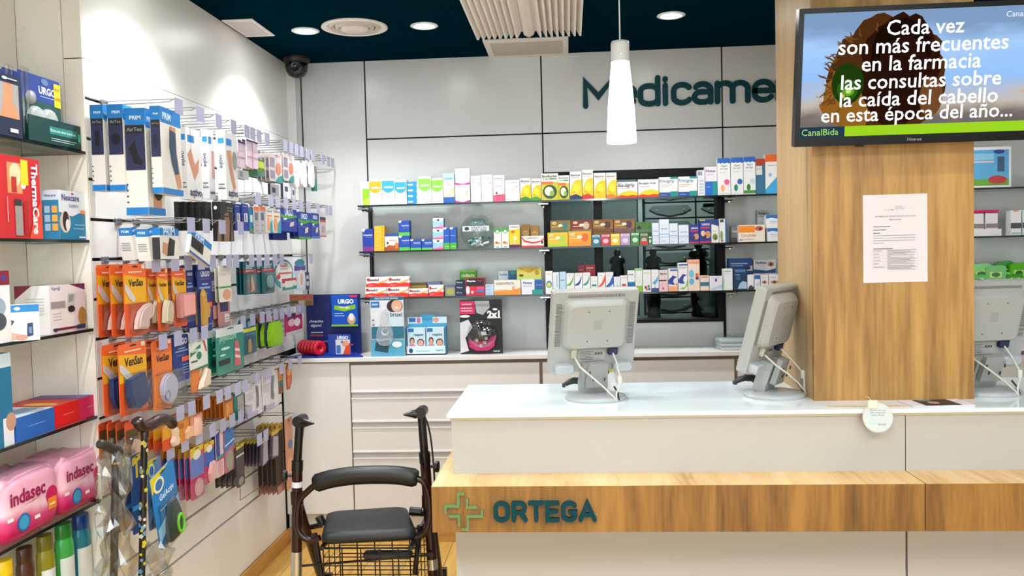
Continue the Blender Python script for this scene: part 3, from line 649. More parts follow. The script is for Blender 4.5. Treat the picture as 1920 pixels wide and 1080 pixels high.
# ------------------------------------------------------------------ things lying on the counter front
t = thing('leaflet_stack', 'folded black and white advertising leaflets lying at the foot of the column', 'leaflet', (1.187, 2.885, ZC), math.radians(3))
for k in range(3):
    mb = MB().box((-.10, -.055, .002*k), (.10, .055, .002*k+.0016), '#DAD3DC')
    if k == 2: draw(mb, (Vector((-.10, -.055, .0056)), VX, VY, VZ), .20, .11, [('r', .22, .02, .8, .98, '#1B2526'), ('e', .55, .5, .16, .28, '#3A2320'), ('e', .45, .45, .09, .2, '#B08A80'), ('r', .3, .7, .5, .95, '#5E7C78')], .0002)
    mb.build('leaflet', t, rot=(0, 0, .02*k))
t = thing('price_strip', 'narrow cream printed strip under the counter glass edge at the column', 'strip', (.965, 2.862, ZC))
mb = MB().box((-.13, -.022, 0), (.15, .022, .0008), '#CFC8B2'); draw(mb, (Vector((-.13, -.022, .0008)), VX, VY, VZ), .28, .044, [('r', .05+.1*k, .3, .12+.1*k, .36, '#857F70') for k in range(8)], .0001); mb.build('strip_card', t)
wc = onY(1646, 783, 2.79)
t = thing('shelf_wobbler', 'round white wobbler card hanging over the counter edge', 'sign', (wc.x, 2.79, wc.z))
mb = MB(); R_ = .0475; mb.prism(ell(0, 0, R_, R_, 40), (Vector((0, .0012, 0)), VX, VZ, -VY), .0012, '#C4BEAE'); mb.prism(ell(0, 0, R_*.93, R_*.93, 40), (Vector((0, .0, 0)), VX, VZ, -VY), .0005, '#BFCACA')
fr_ = (Vector((-R_, -.0006, -R_)), VX, VZ, -VY)
draw(mb, fr_, 2*R_, 2*R_, [('t', '¿Quieres saber qué', .5, .74, .52, '#5E6A6A', 0), ('t', 'estás comprando', .5, .66, .5, '#5E6A6A', 0), ('t', 'mejor oferta?', .5, .58, .42, '#5E6A6A', 0), ('t', 'plan', .34, .30, .22, '#A8D8C0', .01), ('t', 'dental', .62, .28, .26, '#7E8E8E', .01)], .0001)
mb.build('card_disc', t, rot=(-.12, 0, 0))
MB().tube([(-.012, .002, .035), (-.016, .01, .052), (-.02, .03, .062), (-.02, .05, .056)], .0012, '#D8D2C0', 6).box((-.03, .0, .03), (-.002, .0012, .056), '#DAD4C2').build('spring_strip', t)
# ================================================================== papers on the back worktop
t = thing('paper_stack', 'stack of white envelopes wrapped in clear film on the back worktop', 'papers', (.885, 4.47, ZW), math.radians(2))
for k in range(3): MB().box((-.13, -.07, .018*k), (.13, .08, .018*k+.016), ('#C9CED2', '#DADDE2', '#D2D6DC')[k], .003).build('envelope_bundle', t)
mb = MB().box((-.145, -.08, -.0), (.145, .09, .066), clear('film_wrap', '#EEF3F3', .12, .15), .02); mb.build('film', t)
# ================================================================== back room seen through the window
def drawer_stack(x, label):
    t = thing('drawer_cabinet', label, 'cabinet', (x, 6.55, 0), 0, 'grey apothecary drawers in the back room')
    MB().box((-.191, 0, 0), (.191, .3, 2.2), '#101415').build('body', t)
    DG = M('#8E9A98', .4)
    for k in range(18):
        z0 = 1.835-.1185*(15-k)
        d = MB().box((-.186, -.02, z0+.005), (.186, 0, z0+.1135), DG, .003).build('drawer', t); z = z0+.063
        mb = MB(); mb.prism([(-.155, .006), (-.10, -.024), (0, -.043), (.10, -.024), (.155, .006), (.13, .034), (-.13, .034)], (Vector((0, -.0201, z)), VX, VZ, -VY), .014, M('#66726F', .35)); pl = mb.build('handle_plate', d)
        for sx_ in (-.1, .1): MB().lathe([(.006, 0), (.006, -.01)], '#A8B2B0', 8, o=(sx_, -.034, z), ax='Y').build('knob', d)
for x, w_ in ((.762, 'first'), (1.146, 'middle'), (1.53, 'last')): drawer_stack(x, w_+' tall grey apothecary drawer cabinet beyond the window, counted from the partition')
tag(MB().box((-.6, 6.3, 0), (.50, 6.32, 2.3), '#5E6A6A', .004).box((.505, 6.28, 0), (.535, 6.34, 2.3), '#98A3A2').build('partition'), 'plain grey partition in the back room', 'partition')
ls = struct(MB().box((-.2, 4.72, 1.06), (1.0, 5.05, 1.106), '#23282A').build('trim_1')); ls['label'] = 'dark inner sill of the back room window'
def jar(px, y0, w, label, big=False):
    q = onY(px, y0, 4.94); t = thing('apothecary_jar', label, 'jar', (q.x, 4.94, 1.106)); h = q.z-1.106; r = w*4.88/1615/2
    J = M('#0C1211', .25)
    MB().lathe([(r*.78, 0), (r*.84, .01), (r*.7, .035), (r*.86, h*.2), (r*.88, h*.70), (r*.74, h*.76), (r*.76, h*.79)], J, 24).build('body', t)
    MB().lathe([(r*.98, h*.79), (r*1.02, h*.81), (r*1.0, h*.84), (r*.86, h*.87), (r*.5, h*.895), (r*.3, h*.905), (r*.42, h*.93), (r*.46, h*.955), (r*.3, h*.985), (r*.05, h)], J, 24).build('lid', t)
jar(1157, 467, 30, 'dark lidded apothecary jar behind the window beside the black mullion'); jar(1224, 466, 31, 'dark apothecary jar with a pineapple knob behind the window'); jar(1309, 452, 36, 'broad dark jar behind the window near the white coat')
mb = MB(); q = onY(1326, 575, 4.80); rr = random.Random(5)
pth = [(q.x-.012+.008*math.sin(k*1.7), 4.80+.006*math.cos(k*2.1), 1.30-.018*k) for k in range(11)]
mb.tube([(p[0]+.03*(k/10-.3), p[1], p[2]) for k, p in enumerate(pth)], [.036+.008*math.sin(k*2.3) for k in range(11)], M('#AEB8B8', .7, bump=.8, scale=40), 14)
t = thing('lab_coat', 'crumpled white coat sleeve hanging behind the window', 'coat', (0, 0, 0)); mb.build('sleeve', t)
MB().tube([(q.x+.07, 4.90, 1.62), (q.x+.09, 4.90, 1.4), (q.x+.10, 4.90, 1.12)], [.03, .06, .07], M('#A5AFAF', .7, bump=.8, scale=30), 14).tube([(q.x+.07, 4.90, 1.60), (q.x+.07, 4.90, 1.72)], .006, '#303638', 6).build('coat_body', t)
tag(MB().box((q.x+.0, 4.88, 1.72), (q.x+.5, 4.91, 1.74), '#303638', .004).build('coat_rail'), 'dark coat rail in the back room', 'rail')
# ================================================================== BOXES ON THE BACK WALL SHELVES
WH = '#E6E6E6'
C1 = (660, 280, 4.8); C2 = (1000, 280, 4.0); C3 = (660, 460, 4.695); C4 = (1000, 460, 4.0)
_box = {}
def bx(cr, x0, y0, x1, y1, zb, des, label, D=.05, Yf=4.432, cat='medicine box', group=None, name='medicine_box', lean=0.0):
    ox, oy, k = cr; p0 = (ox+x0/k, oy+y0/k); p1 = (ox+x1/k, oy+y1/k)
    a = onY(p0[0], p1[1], Yf); b = onY(p1[0], p1[1], Yf); tt = onY((p0[0]+p1[0])/2, p0[1], Yf); bt = onY((p0[0]+p1[0])/2, p1[1], Yf)
    W = b.x-a.x-.0012; H = tt.z-bt.z; base, fr, sd, tp = des
    if zb is None: zb = bt.z
    o = carton_mesh(W, D, H, base, fr, sd, sd, tp).build(name, None, ((a.x+b.x)/2, Yf+D/2, zb), (0, lean, 0))
    tag(o, label, cat, group); o['h'] = H; o['zt'] = zb+H; return o
def d(base, fr, sd=(), tp=()): return (base, list(fr), list(sd), list(tp))
def sh_(u0, u1, v0, v1, n=10): return [(u0, v1), (u0, v0+.12)]+[(u0+(u1-u0)*k/n, v0+.12-.12*math.sin(math.pi*k/n)) for k in range(1, n)]+[(u1, v0+.12), (u1, v1)]
def shield(c, name=''): return d(WH, [('p', sh_(0, .97, .46, .92), c), ('t', name, .5, .68, .72, '#F2F2F2', .02), ('r', .12, .30, .6, .315, '#B8BCC0'), ('e', .85, .32, .10, .06, '#C5CCD2')], [('r', 0, 0, 1, 1, '#D3D6D8')])
def swoosh(n): return [(0, n), (.15, n+.12), (.4, n+.2), (.7, n+.16), (1, n+.28)]
def bisol(low, name='Bisolnat', tc='#6A4C7E'):
    return d(WH, [('p', [(0, .12), (1, .12), (1, .70), (.7, .72), (.42, .66), (.2, .54), (.05, .36)], '#F0C400'), ('e', .55, .42, .3, .16, '#F6DA30'), ('p', [(0, 0), (1, 0), (1, .10), (.5, .2), (0, .14)], low), ('t', name, .48, .87, .8, tc, .02), ('r', .12, .78, .8, .795, '#C4B27A'), ('r', .15, .26, .5, .275, '#B58A10')])
def herb(): return d(WH, [('p', [(0, .0), (1, .0), (1, .68), (0, .68)], '#C8C02A'), ('e', .5, .32, .42, .26, '#2C4A1A'), ('e', .45, .34, .26, .17, '#DDE6D2'), ('e', .62, .26, .14, .1, '#8DB04A'), ('r', 0, .60, .7, .70, '#E2712C'), ('t', 'Bisolherbal', .48, .90, .86, '#4C6A4C', .02), ('t', '2 en 1', .3, .80, .4, '#3C8A4A', .02), ('r', .5, .78, .92, .82, '#3C8A4A')])
def grip(name): return d(WH, [('p', [(.02, .2), (.3, .40), (.62, .46), (1, .36), (1, .12), (.02, .08)], '#F2CC10'), ('p', [(0, 0), (1, 0), (1, .16), (.75, .2), (.5, .14), (.2, .2), (0, .12)], '#DA3418'), ('t', name, .45, .78, .82, '#3E3A48', .018), ('r', .05, .6, .6, .62, '#B9A9A9')])
def friol(c='Friolgrip'): return d(WH, [('r', 0, 0, .60, .24, '#1E4F9E'), ('r', .60, 0, 1, .28, '#178C86'), ('r', .6, .90, 1, 1, '#178C86'), ('t', c, .42, .78, .78, '#5E8AA6', .016), ('r', .06, .6, .7, .62, '#D6C070'), ('r', .06, .52, .5, .535, '#9AB0BC'), ('r', .08, .1, .4, .12, '#A9C0E0')])
def agua(dot, foot): return d(WH, [('p', [(0, .86), (.12, .88), (.25, .85), (.4, .88), (.55, .85), (.75, .88), (.9, .85), (1, .87), (1, 1), (0, 1)], '#1F62B8'), ('t', 'Agua', .5, .79, .5, '#5E93A0', .012), ('t', 'de mar', .5, .72, .6, '#5E93A0', .012), ('r', .15, .62, .7, .627, dot), ('e', .72, .36, .21, .075, dot), ('e', .4, .2, .16, .09, foot), ('r', .1, .05, .9, .06, '#B8C4C8')])
def vapo(two=True): return d('#1546A8', [('r', 0, 0, 1, .22, '#56B848'), ('p', [(0, 1), (.32, 1), (.16, .84), (0, .9)], '#E8EEF2'), ('t', 'VapoRub', .6, .66, .68, '#DDE6F4', .02), ('r', .3, .5, .9, .52, '#6E92D0')], [('r', 0, 0, 1, 1, '#0F3684'), ('r', 0, 0, 1, .22, '#3E9A3A')])
def enadol(): return d(WH, [('p', [(0, 0), (1, 0), (1, .36), (.8, .44), (.55, .36), (.3, .44), (0, .34)], '#DE2E20'), ('p', [(.45, .40), (.7, .56), (.95, .72), (1, .9), (1, .66), (.85, .52), (.65, .40)], '#E9A030'), ('e', .10, .74, .075, .15, '#C41E1E'), ('t', 'enadol', .37, .72, .40, '#6A1A1E', .03), ('r', .08, .2, .4, .23, '#F4B0A8'), ('r', .08, .12, .3, .14, '#F4B0A8')], [('r', 0, 0, 1, .4, '#C42A1E'), ('t', 'enadol', .5, .7, .8, '#6A1A1E', .02)], [('r', .1, .4, .7, .6, '#D8D0D0')])
def plain(c=WH, *it): return d(c, it)
def swsh(c): return d(WH, [('p', [(.02, .42), (.45, .52), (.72, .66), (.92, .9), (.90, .70), (.72, .48), (.45, .38), (.02, .38)], c), ('r', .12, .88, .75, .90, '#B0B6BC'), ('r', .12, .16, .6, .18, '#C4C9CE'), ('r', .12, .1, .5, .115, '#C4C9CE')])
def eye(): return [('e', .74, .52, .16, .16, '#C99A7A'), ('e', .74, .52, .08, .12, '#4A2E22')]
Z1, Z2, Z3 = SZ; G1 = 'medicine boxes on the top wall shelf'; G2 = 'medicine boxes on the middle wall shelf'; G3 = 'medicine boxes on the bottom wall shelf'
T = ' on the top wall shelf'; MD = ' on the middle wall shelf'; BT = ' on the bottom wall shelf'
bx(C1, 80, 280, 160, 495, Z1, d(WH, [('r', .2, 0, 1, .7, '#7CB41C'), ('p', [(.2, 0), (1, 0), (1, .35), (.2, .2)], '#A4C83A')]), 'white carton with a lime green field at the free end of the top wall shelf', group=G1)
bx(C1, 161, 255, 273, 490, Z1, shield('#F09A1C', 'cinfatós'), 'white carton with an orange shield'+T, group=G1)
bx(C1, 275, 252, 388, 490, Z1, shield('#2C94D6', 'cinfatós'), 'taller white carton with a blue shield next to the orange one', group=G1)
bx(C1, 390, 268, 495, 490, Z1, shield('#2C94D6', 'cinfatós'), 'white carton with a blue shield beside the small stacked blue boxes', group=G1)
o = None
for k in range(4):
    o = bx(C1, 498, 365+k*31, 600, 396+k*31, Z1+(3-k)*.0293, d('#1C86C8', [('r', .05, .3, .5, .6, '#BFE0F0'), ('p', [(.84, 0), (1, 0), (1, 1), (.9, 1)], '#DDEBF2')], [('r', 0, 0, 1, 1, '#1670A8')]), ('bottom', 'third', 'second', 'topmost')[3-k]+' small flat blue box of the stack'+T, D=.06, group=G1)
    o.scale.z = .0290/o['h']
bx(C1, 602, 242, 717, 490, Z1, shield('#7CC243', 'cinfatós'), 'taller white carton with a green shield'+T, group=G1)
bx(C1, 719, 258, 824, 488, Z1, shield('#7CC243', 'cinfatós'), 'shorter white carton with a green shield'+T, group=G1)
bx(C1, 826, 215, 925, 485, Z1, d('#E4DFD2', [('r', 0, .74, 1, 1, '#A8D4EE'), ('r', 0, 0, 1, .2, '#1C5CB4'), ('r', 0, .2, 1, .24, '#E8C060'), ('t', 'Nasomar', .5, .83, .75, '#3A6AA0', .016), ('r', .2, .62, .7, .64, '#B0B8C8'), ('e', .82, .42, .14, .12, '#F0D890')]), 'cream carton with pale blue top and dark blue foot'+T, group=G1)
pk = d('#EFE6EE', [('p', [(0, 0), (1, 0), (1, .16), (.5, .05), (0, .14)], '#B42A8C'), ('r', 0, .0, 1, .06, '#C44AA0'), ('r', .1, .84, .9, .87, '#C0A8C0'), ('e', .8, .62, .1, .08, '#A8C4B8'), ('r', .7, .36, .86, .5, '#E8C878'), ('r', .12, .6, .5, .62, '#CDBBCB'), ('r', .12, .5, .45, .52, '#CDBBCB')])
lo = bx(C1, 930, 320, 1066, 483, Z1, pk, 'lower of two stacked pink and white square boxes'+T, group=G1)
bx(C1, 930, 168, 1062, 315, lo['zt'], pk, 'upper of two stacked pink and white square boxes'+T, group=G1)
pw_ = lambda lv: d('#E9E2E6', [('r', .1, .86, .85, .885, '#C7A8BE'), ('e', .8, .70, .1, .05, '#A9C4BC')]+[('r', .12, .6-k*.08, .12+.6-.07*(k % 3), .612-k*.08, '#C9BFC6') for k in range(lv)])
bx(C1, 1072, 235, 1164, 475, Z1, pw_(5), 'pale pink white carton next to the stacked pink boxes', group=G1)
bx(C1, 1166, 228, 1270, 475, Z1, pw_(6), 'tall pale white carton with grey lines'+T, group=G1)
bx(C1, 1272, 230, 1377, 470, Z1, d('#E9E2E6', [('r', 0, 0, 1, .26, '#DB5A76'), ('p', [(0, .26), (1, .26), (1, .32), (0, .22)], '#E8A0B0'), ('r', .1, .86, .85, .885, '#C08A9E'), ('e', .3, .33, .08, .05, '#8A2038'), ('r', .15, .58, .8, .6, '#C7A8B0')]), 'white carton with a rose pink foot'+T, group=G1)
bx(C1, 1379, 275, 1512, 468, Z1, pw_(4), 'low wide pale carton beside the yellow boxes'+T, group=G1)
bx(C1, 1515, 255, 1613, 462, Z1, bisol('#2E8A3C'), 'first yellow carton with a green foot'+T, group=G1)
bx(C1, 1617, 262, 1703, 462, Z1, bisol('#3E9A3C'), 'second yellow carton with a green foot beside the flower box', group=G1)
bx(C1, 1706, 215, 1860, 458, Z1, herb(), 'wide carton with white flowers and an orange band'+T, group=G1)
bx(C2, 190, 190, 272, 375, Z1, herb(), 'narrow carton with white flowers and an orange band'+T, group=G1)
bx(C2, 276, 160, 366, 372, Z1, bisol('#16285E'), 'yellow carton with a navy foot'+T, group=G1)
bx(C2, 369, 148, 452, 370, Z1, bisol('#D02A1C'), 'tall yellow carton with a red foot'+T, group=G1)
bx(C2, 455, 172, 545, 368, Z1, bisol('#E8C020', 'Bisolvon', '#A06A4A'), 'yellow carton with a golden foot beside the red footed one', group=G1)
bx(C2, 548, 170, 627, 365, Z1, bisol('#E07828', 'Bisolvon', '#A06A4A'), 'yellow carton with an orange foot beside the wide flu box', group=G1)
bx(C2, 630, 235, 783, 357, Z1, grip('Bisolgrip'), 'wide flu box with yellow wave and red foot, shorter name'+T, group=G1)
bx(C2, 787, 218, 942, 355, Z1, grip('Bisolgrip forte'), 'wide flu box with yellow wave and red foot, longer name'+T, group=G1)
bx(C2, 945, 200, 1085, 350, Z1, friol(), 'white box with blue and teal foot next to the flu boxes', group=G1)
bx(C2, 1088, 195, 1230, 345, Z1, friol(), 'white box with blue and teal foot next to the narrow carton', group=G1)
bx(C2, 1234, 145, 1288, 340, Z1, d('#DCDDE6', [('r', .1, .8, .3, .95, '#4A4A7C'), ('r', .4, .8, .6, .95, '#6A6A98')]+[('r', .2, .1+k*.12, .8, .13+k*.12, '#A8C4DC') for k in range(5)]), 'narrow white carton standing edgewise'+T, group=G1)
notus = d('#E4E0EA', [('r', 0, 0, .6, .5, '#1F66C4'), ('r', .6, 0, 1, .5, '#12908C'), ('t', 'Notus', .45, .86, .8, '#5A3E7E', .02), ('r', .1, .72, .7, .74, '#B0A4C0'), ('r', .1, .3, .4, .32, '#A0C0E8')])
bx(C2, 1291, 120, 1381, 338, Z1, notus, 'white carton with purple name over blue and teal'+T, group=G1)
bx(C2, 1383, 52, 1480, 332, Z1, agua('#E25A94', '#F0A880'), 'tall blue topped carton with a pink dot'+T, group=G1)
bx(C2, 1483, 48, 1576, 330, Z1, agua('#2060A8', '#1E7A6C'), 'tall blue topped carton with a blue dot'+T, group=G1)
bx(C2, 1579, 43, 1669, 328, Z1, d(agua('#9AC6D6', '#2E7A3A')[0], agua('#BCD6DE', '#2E7A3A')[1]+[('r', 0, .04, 1, .12, '#3C8A3A')]), 'tall blue topped carton with a green foot'+T, group=G1)
bx(C2, 1672, 60, 1738, 328, Z1, d('#2E6E8E', [('r', 0, .82, 1, 1, '#A83A28'), ('r', 0, .55, .7, .80, '#D8D4D8'), ('t', 'Rhinomer', .4, .72, .6, '#3A3A4A', .01)]), 'tall dark teal carton with a rust top'+T, group=G1)
bx(C2, 1741, 28, 1860, 325, Z1, d(WH, [('r', 0, .82, 1, 1, '#E4622A'), ('p', [(0, 0), (1, 0), (1, .5), (.7, .42), (.4, .3), (0, .12)], '#3AA4DA'), ('r', .15, .72, .8, .735, '#B8A8C8'), ('r', .2, .45, .4, .53, '#7CC0E0')]), 'tall white carton with orange top and blue splash beside the column', group=G1)
# ---- middle shelf
bx(C1, 97, 710, 195, 912, Z2, d('#14389A', [('r', 0, 0, 1, .21, '#7A2A86'), ('p', [(0, 1), (.3, 1), (.15, .86), (0, .92)], '#E8EEF2'), ('t', 'OxipaHub', .5, .72, .85, '#DDE6F4', .02), ('r', .3, .62, .9, .635, '#6E92D0')]), 'navy carton with a purple foot at the free end of the middle shelf', group=G2)
h = None; z = Z2
for k in range(7):
    o = bx(C1, 199, 682+(6-k)*33, 292, 714+(6-k)*33, z, d('#EDAE26', [('t', 'A', .82, .5, .13, '#3A3010', .03), ('r', .06, .4, .5, .5, '#F6D27A')], [('r', 0, 0, 1, 1, '#C8901C')]), 'flat amber box, number %s up in the amber stack' % ('one', 'two', 'three', 'four', 'five', 'six', 'seven')[k]+MD, D=.07, group=G2); z = o['zt']+.0003
bx(C1, 297, 755, 422, 910, Z2, d('#E2DAD0', [('r', 0, .84, 1, 1, '#2A4A9A'), ('p', [(0, 0), (1, 0), (1, .44), (.6, .30), (.3, .34), (0, .2)], '#A8501E'), ('e', .85, .3, .12, .2, '#D8782A'), ('e', .2, .46, .08, .08, '#1F5C4E'), ('r', .3, .6, .85, .63, '#E0A070')]), 'white box with a blue top and brown picture beside the amber stack', group=G2)
o = bx(C1, 425, 778, 523, 912, Z2, vapo(), 'lower of two stacked blue and green rub boxes'+MD, group=G2)
bx(C1, 421, 640, 520, 775, o['zt'], vapo(), 'upper of two stacked blue and green rub boxes'+MD, group=G2)
bx(C1, 526, 812, 625, 910, Z2, vapo(), 'low blue and green box next to the stacked rub boxes', group=G2)
bx(C1, 628, 812, 726, 908, Z2, vapo(), 'low blue and green box next to the pink blue stack', group=G2)
z = Z2
for k in range(3):
    o = bx(C1, 728, 812-k*95, 826, 906-k*95, z, d('#8CC4E4', [('r', 0, 0, 1, .14, '#D85A94'), ('p', [(0, 1), (1, 1), (1, .78), (.5, .62), (0, .78)], '#E4ECF0'), ('e', .5, .82, .13, .1, '#1C4A4A'), ('p', [(.1, .14), (1, .14), (1, .4)], '#E890B4')], [('r', 0, 0, 1, 1, '#3E6EA8')]), ('lowest', 'middle', 'topmost')[k]+' box of the pale blue and pink stack'+MD, group=G2); z = o['zt']+.0003
tb = d('#1A50B0', [('r', 0, 0, 1, .30, '#48AC3C'), ('p', [(0, 1), (.6, 1), (.3, .9), (0, .93)], '#E4ECF0'), ('r', .2, .62, .8, .64, '#9AB8E8'), ('r', .2, .12, .8, .14, '#C0E0B8')], [('r', 0, 0, 1, 1, '#2E7A46')])
bx(C1, 828, 705, 882, 903, Z2, tb, 'slim blue and green carton beside the pink blue stack', group=G2)
bx(C1, 884, 705, 942, 902, Z2, tb, 'slim blue and green carton beside the glass globe', group=G2)
# glass globe with inhaler sticks
q = onY(660+1128/4.8, 280+890/4.8, 4.46); R_ = 160/4.8*4.46/1615
t = thing('glass_globe', 'clear fish bowl globe of nasal sticks with a printed band'+MD, 'bowl', (q.x, 4.505, Z2))
GL = clear('globe_glass', '#F1F5F4', .04)
MB().lathe([(R_*math.sin(a), R_*(1-math.cos(a))) for a in [math.pi*k/22*.93+.22 for k in range(21)]], GL, 32, o=(0, 0, -R_*(1-math.cos(.22))), cap=False).build('bowl', t)
mb = MB().box((-R_*.74, -R_-.004, R_*.98), (R_*.74, -R_-.001, R_*1.27), '#CFE4E6'); draw(mb, (Vector((-R_*.74, -R_-.004, R_*.98)), VX, VZ, -VY), R_*1.48, R_*.29, [('e', .16, .5, .09, .36, '#0F3F4A'), ('t', 'InhalVicks', .62, .7, .58, '#8A6A74', .02), ('t', 'barra nasal', .62, .28, .56, '#5E7A86', .02)], .0002); mb.build('printed_band', t)
mb = MB().box((-R_*.35, -.012, R_*1.3), (R_*.4, .012, R_*1.66), '#7E9CA0', .004); mb.build('header_card', t)
rr = random.Random(11)
for k in range(20):
    a = rr.uniform(0, 6.28); r = rr.uniform(0, R_*.62); zz = .018+rr.uniform(0, R_*.42); b = rr.uniform(0, 3.14); c0 = Vector((r*math.cos(a), r*math.sin(a)*.8, zz)); dv = Vector((math.cos(b), math.sin(b)*.6, rr.uniform(-.4, .4)))*.016
    MB().tube([c0-dv, c0+dv], [.007, .006], '#DDE6E6' if k % 3 else '#2E8A8E', 8).build('nasal_stick', t)
wg = d('#E6E4DE', [('p', [(0, 1), (1, 1), (1, .85), (.5, .72), (0, .85)], '#3E9A3C'), ('e', .5, .84, .2, .07, '#E4ECE0'), ('e', .35, .28, .2, .07, '#B06A30'), ('e', .65, .26, .18, .06, '#E09A40'), ('r', .3, .05, .7, .08, '#4A8A3A')])
bx(C1, 1279, 712, 1346, 890, Z2, wg, 'white carton with green roof print beside the glass globe', group=G2)
bx(C1, 1349, 708, 1415, 888, Z2, wg, 'white carton with green roof print beside the yellow purple carton', group=G2)
bx(C1, 1417, 682, 1513, 888, Z2, d('#EDC41E', [('p', [(0, .78), (1, .85), (1, 1), (0, 1)], WH), ('r', 0, 0, 1, .14, '#5A1A5E'), ('t', 'Lizipaina', .5, .91, .8, '#4A5A9A', .018), ('e', .35, .70, .2, .06, '#DA5A2A'), ('e', .55, .42, .2, .1, '#F6E49A'), ('e', .5, .24, .1, .06, '#E8E8E0')]), 'yellow carton with a purple foot'+MD, group=G2)
br_ = d('#A0702C', [('e', .5, .6, .4, .14, '#C49A50'), ('r', .2, .3, .7, .33, '#D8B878'), ('t', 'Juanola', .5, .62, .6, '#5A3A10', .01)])
o1 = bx(C1, 1531, 675, 1600, 884, Z2, br_, 'tall ochre brown box behind the red arc box', Yf=4.51, group=G2)
bx(C1, 1612, 688, 1685, 884, Z2, br_, 'shorter ochre brown box behind the red arc box', Yf=4.51, group=G2)
bx(C1, 1528, 780, 1728, 884, Z2, d('#E6DEDA', [('p', [(0, .95), (.15, .62), (.5, .46), (.85, .56), (1, .8), (1, .64), (.8, .4), (.5, .32), (.12, .46), (0, .8)], '#CC2A22'), ('r', 0, 0, 1, .16, '#CE2A2E'), ('t', 'Lasten active', .48, .82, .5, '#6A5A6A', .016), ('r', .88, .3, .97, .55, '#3A3A40')]), 'low white box with a red arc'+MD, group=G2)
yl = lambda a, b, c: d(a, [('r', 0, 0, 1, .3, b), ('e', .72, .58, .16, .28, c), ('e', .2, .80, .12, .1, '#F4E8B0'), ('t', 'Juanola', .25, .78, .22, '#7A3A10', .02), ('r', .08, .5, .5, .54, '#FFF0C0'), ('e', .5, .62, .12, .1, '#F4F0D8')], [], [])
bx(C2, 108, 618, 261, 725, Z2, yl('#ECB41E', '#B4C832', '#A8C840'), 'lozenge box in yellow and lime green'+MD, group=G2)
bx(C2, 263, 610, 435, 722, Z2, yl('#F0A01C', '#E89030', '#E2641C'), 'lozenge box in orange'+MD, group=G2)
for x0, x1, c1, c2, c3, nm in ((128, 280, '#9A7A2A', '#5E7A5A', '#3E7E78', 'olive'), (285, 440, '#8E2A24', '#8A7A4A', '#D2B8A0', 'dark red'), (445, 600, '#A06A20', '#7A4A1C', '#5A2A14', 'brown'), (603, 762, '#A07022', '#7E5A5E', '#5E2A4A', 'brown and mauve')):
    o = bx(C2, x0, 618, x1, 715, Z2, yl(c1, c2, c3), 'lower '+nm+' lozenge box in the rear row'+MD, Yf=4.505, group=G2)
    bx(C2, x0, 512, x1, 612, o['zt'], yl(c1, c2, c3), 'upper '+nm+' lozenge box in the rear row'+MD, Yf=4.505, group=G2)
o = bx(C2, 766, 618, 900, 710, Z2, d('#3E5E34', [('e', .3, .5, .1, .3, '#1E2A1A')]), 'lower dark green lozenge box in the rear row', Yf=4.505, group=G2)
bx(C2, 766, 540, 900, 618, o['zt'], d('#4A7A3A', [('e', .2, .35, .12, .3, '#1E2A1A'), ('r', 0, 0, 1, .3, '#6A8A5E')]), 'upper dark green lozenge box in the rear row', Yf=4.505, group=G2)
for x0, x1, y0, c, c2, nm in ((438, 505, 634, '#1E6E86', '#BFD8DC', 'teal'), (509, 578, 632, '#C42A44', '#E8C0C8', 'crimson'), (581, 649, 630, '#ECC010', '#F6F0C8', 'yellow'), (653, 727, 630, '#B89AC4', '#E2D4E6', 'lilac'), (731, 797, 625, '#2E8A3E', '#C8E0C8', 'green'), (800, 862, 630, '#4A6A3E', '#C0B0A0', 'olive green'), (864, 890, 655, '#1E7A3A', '#E0E8E0', 'narrow green')):
    it = [('r', .08, .78, .92, .95, c2), ('e', .5, .4, .32, .2, c2), ('t', 'Juanola', .5, .86, .6, c, .02)]
    if nm == 'olive green': it.append(('r', 0, 0, 1, .3, '#D03020'))
    bx(C2, x0, y0, x1, 717, Z2, d(c, it), 'small '+nm+' pastille box'+MD, D=.03, group=G2)
wl_ = d('#DCE4EE', [('r', 0, .38, 1, .42, '#8AB4DC'), ('r', 0, .28, 1, .31, '#B8D0E8'), ('r', .15, .6, .85, .63, '#7E8EA8'), ('r', .15, .12, .7, .14, '#B0BCCB')])
for x0, y0, x1, nm in ((893, 545, 944, 'slim white carton with a blue line beside the green boxes'), (946, 520, 1019, 'tallest white carton with a blue line'+MD), (1021, 552, 1085, 'white carton with a blue line between its taller and shorter twin'), (1090, 565, 1167, 'short white carton with a blue line beside the navy boxes')):
    bx(C2, x0, y0, x1, 706, Z2, wl_, nm, group=G2)
urg = lambda: d('#1A2F8A', [('t', 'URGO', .55, .80, .72, '#E4E8F4', .03), ('r', .1, .62, .9, .70, '#C42A5A'), ('e', .72, .36, .26, .16, '#C89068'), ('e', .4, .3, .2, .1, '#3A2A34'), ('r', 0, 0, 1, .08, '#C03060')])
bx(C2, 1169, 560, 1245, 702, Z2, urg(), 'small navy plaster box with a red band'+MD, group=G2)
bx(C2, 1248, 525, 1334, 700, Z2, d('#1A2F8A', urg()[1]+[('e', .3, .42, .2, .12, '#E8B898'), ('r', 0, .96, .5, 1, '#E8C030')]), 'taller navy plaster box with a red band'+MD, group=G2)
bx(C2, 1336, 518, 1392, 695, Z2, d('#E4E2DC', [('p', [(0, .8), (1, .7), (1, 1), (0, 1)], '#1C3A80'), ('e', .5, .25, .36, .14, '#6A8A3A'), ('e', .6, .2, .15, .07, '#3A4A20'), ('r', .15, .5, .7, .52, '#9A9A94')]), 'white carton with navy roof and green picture'+MD, group=G2)
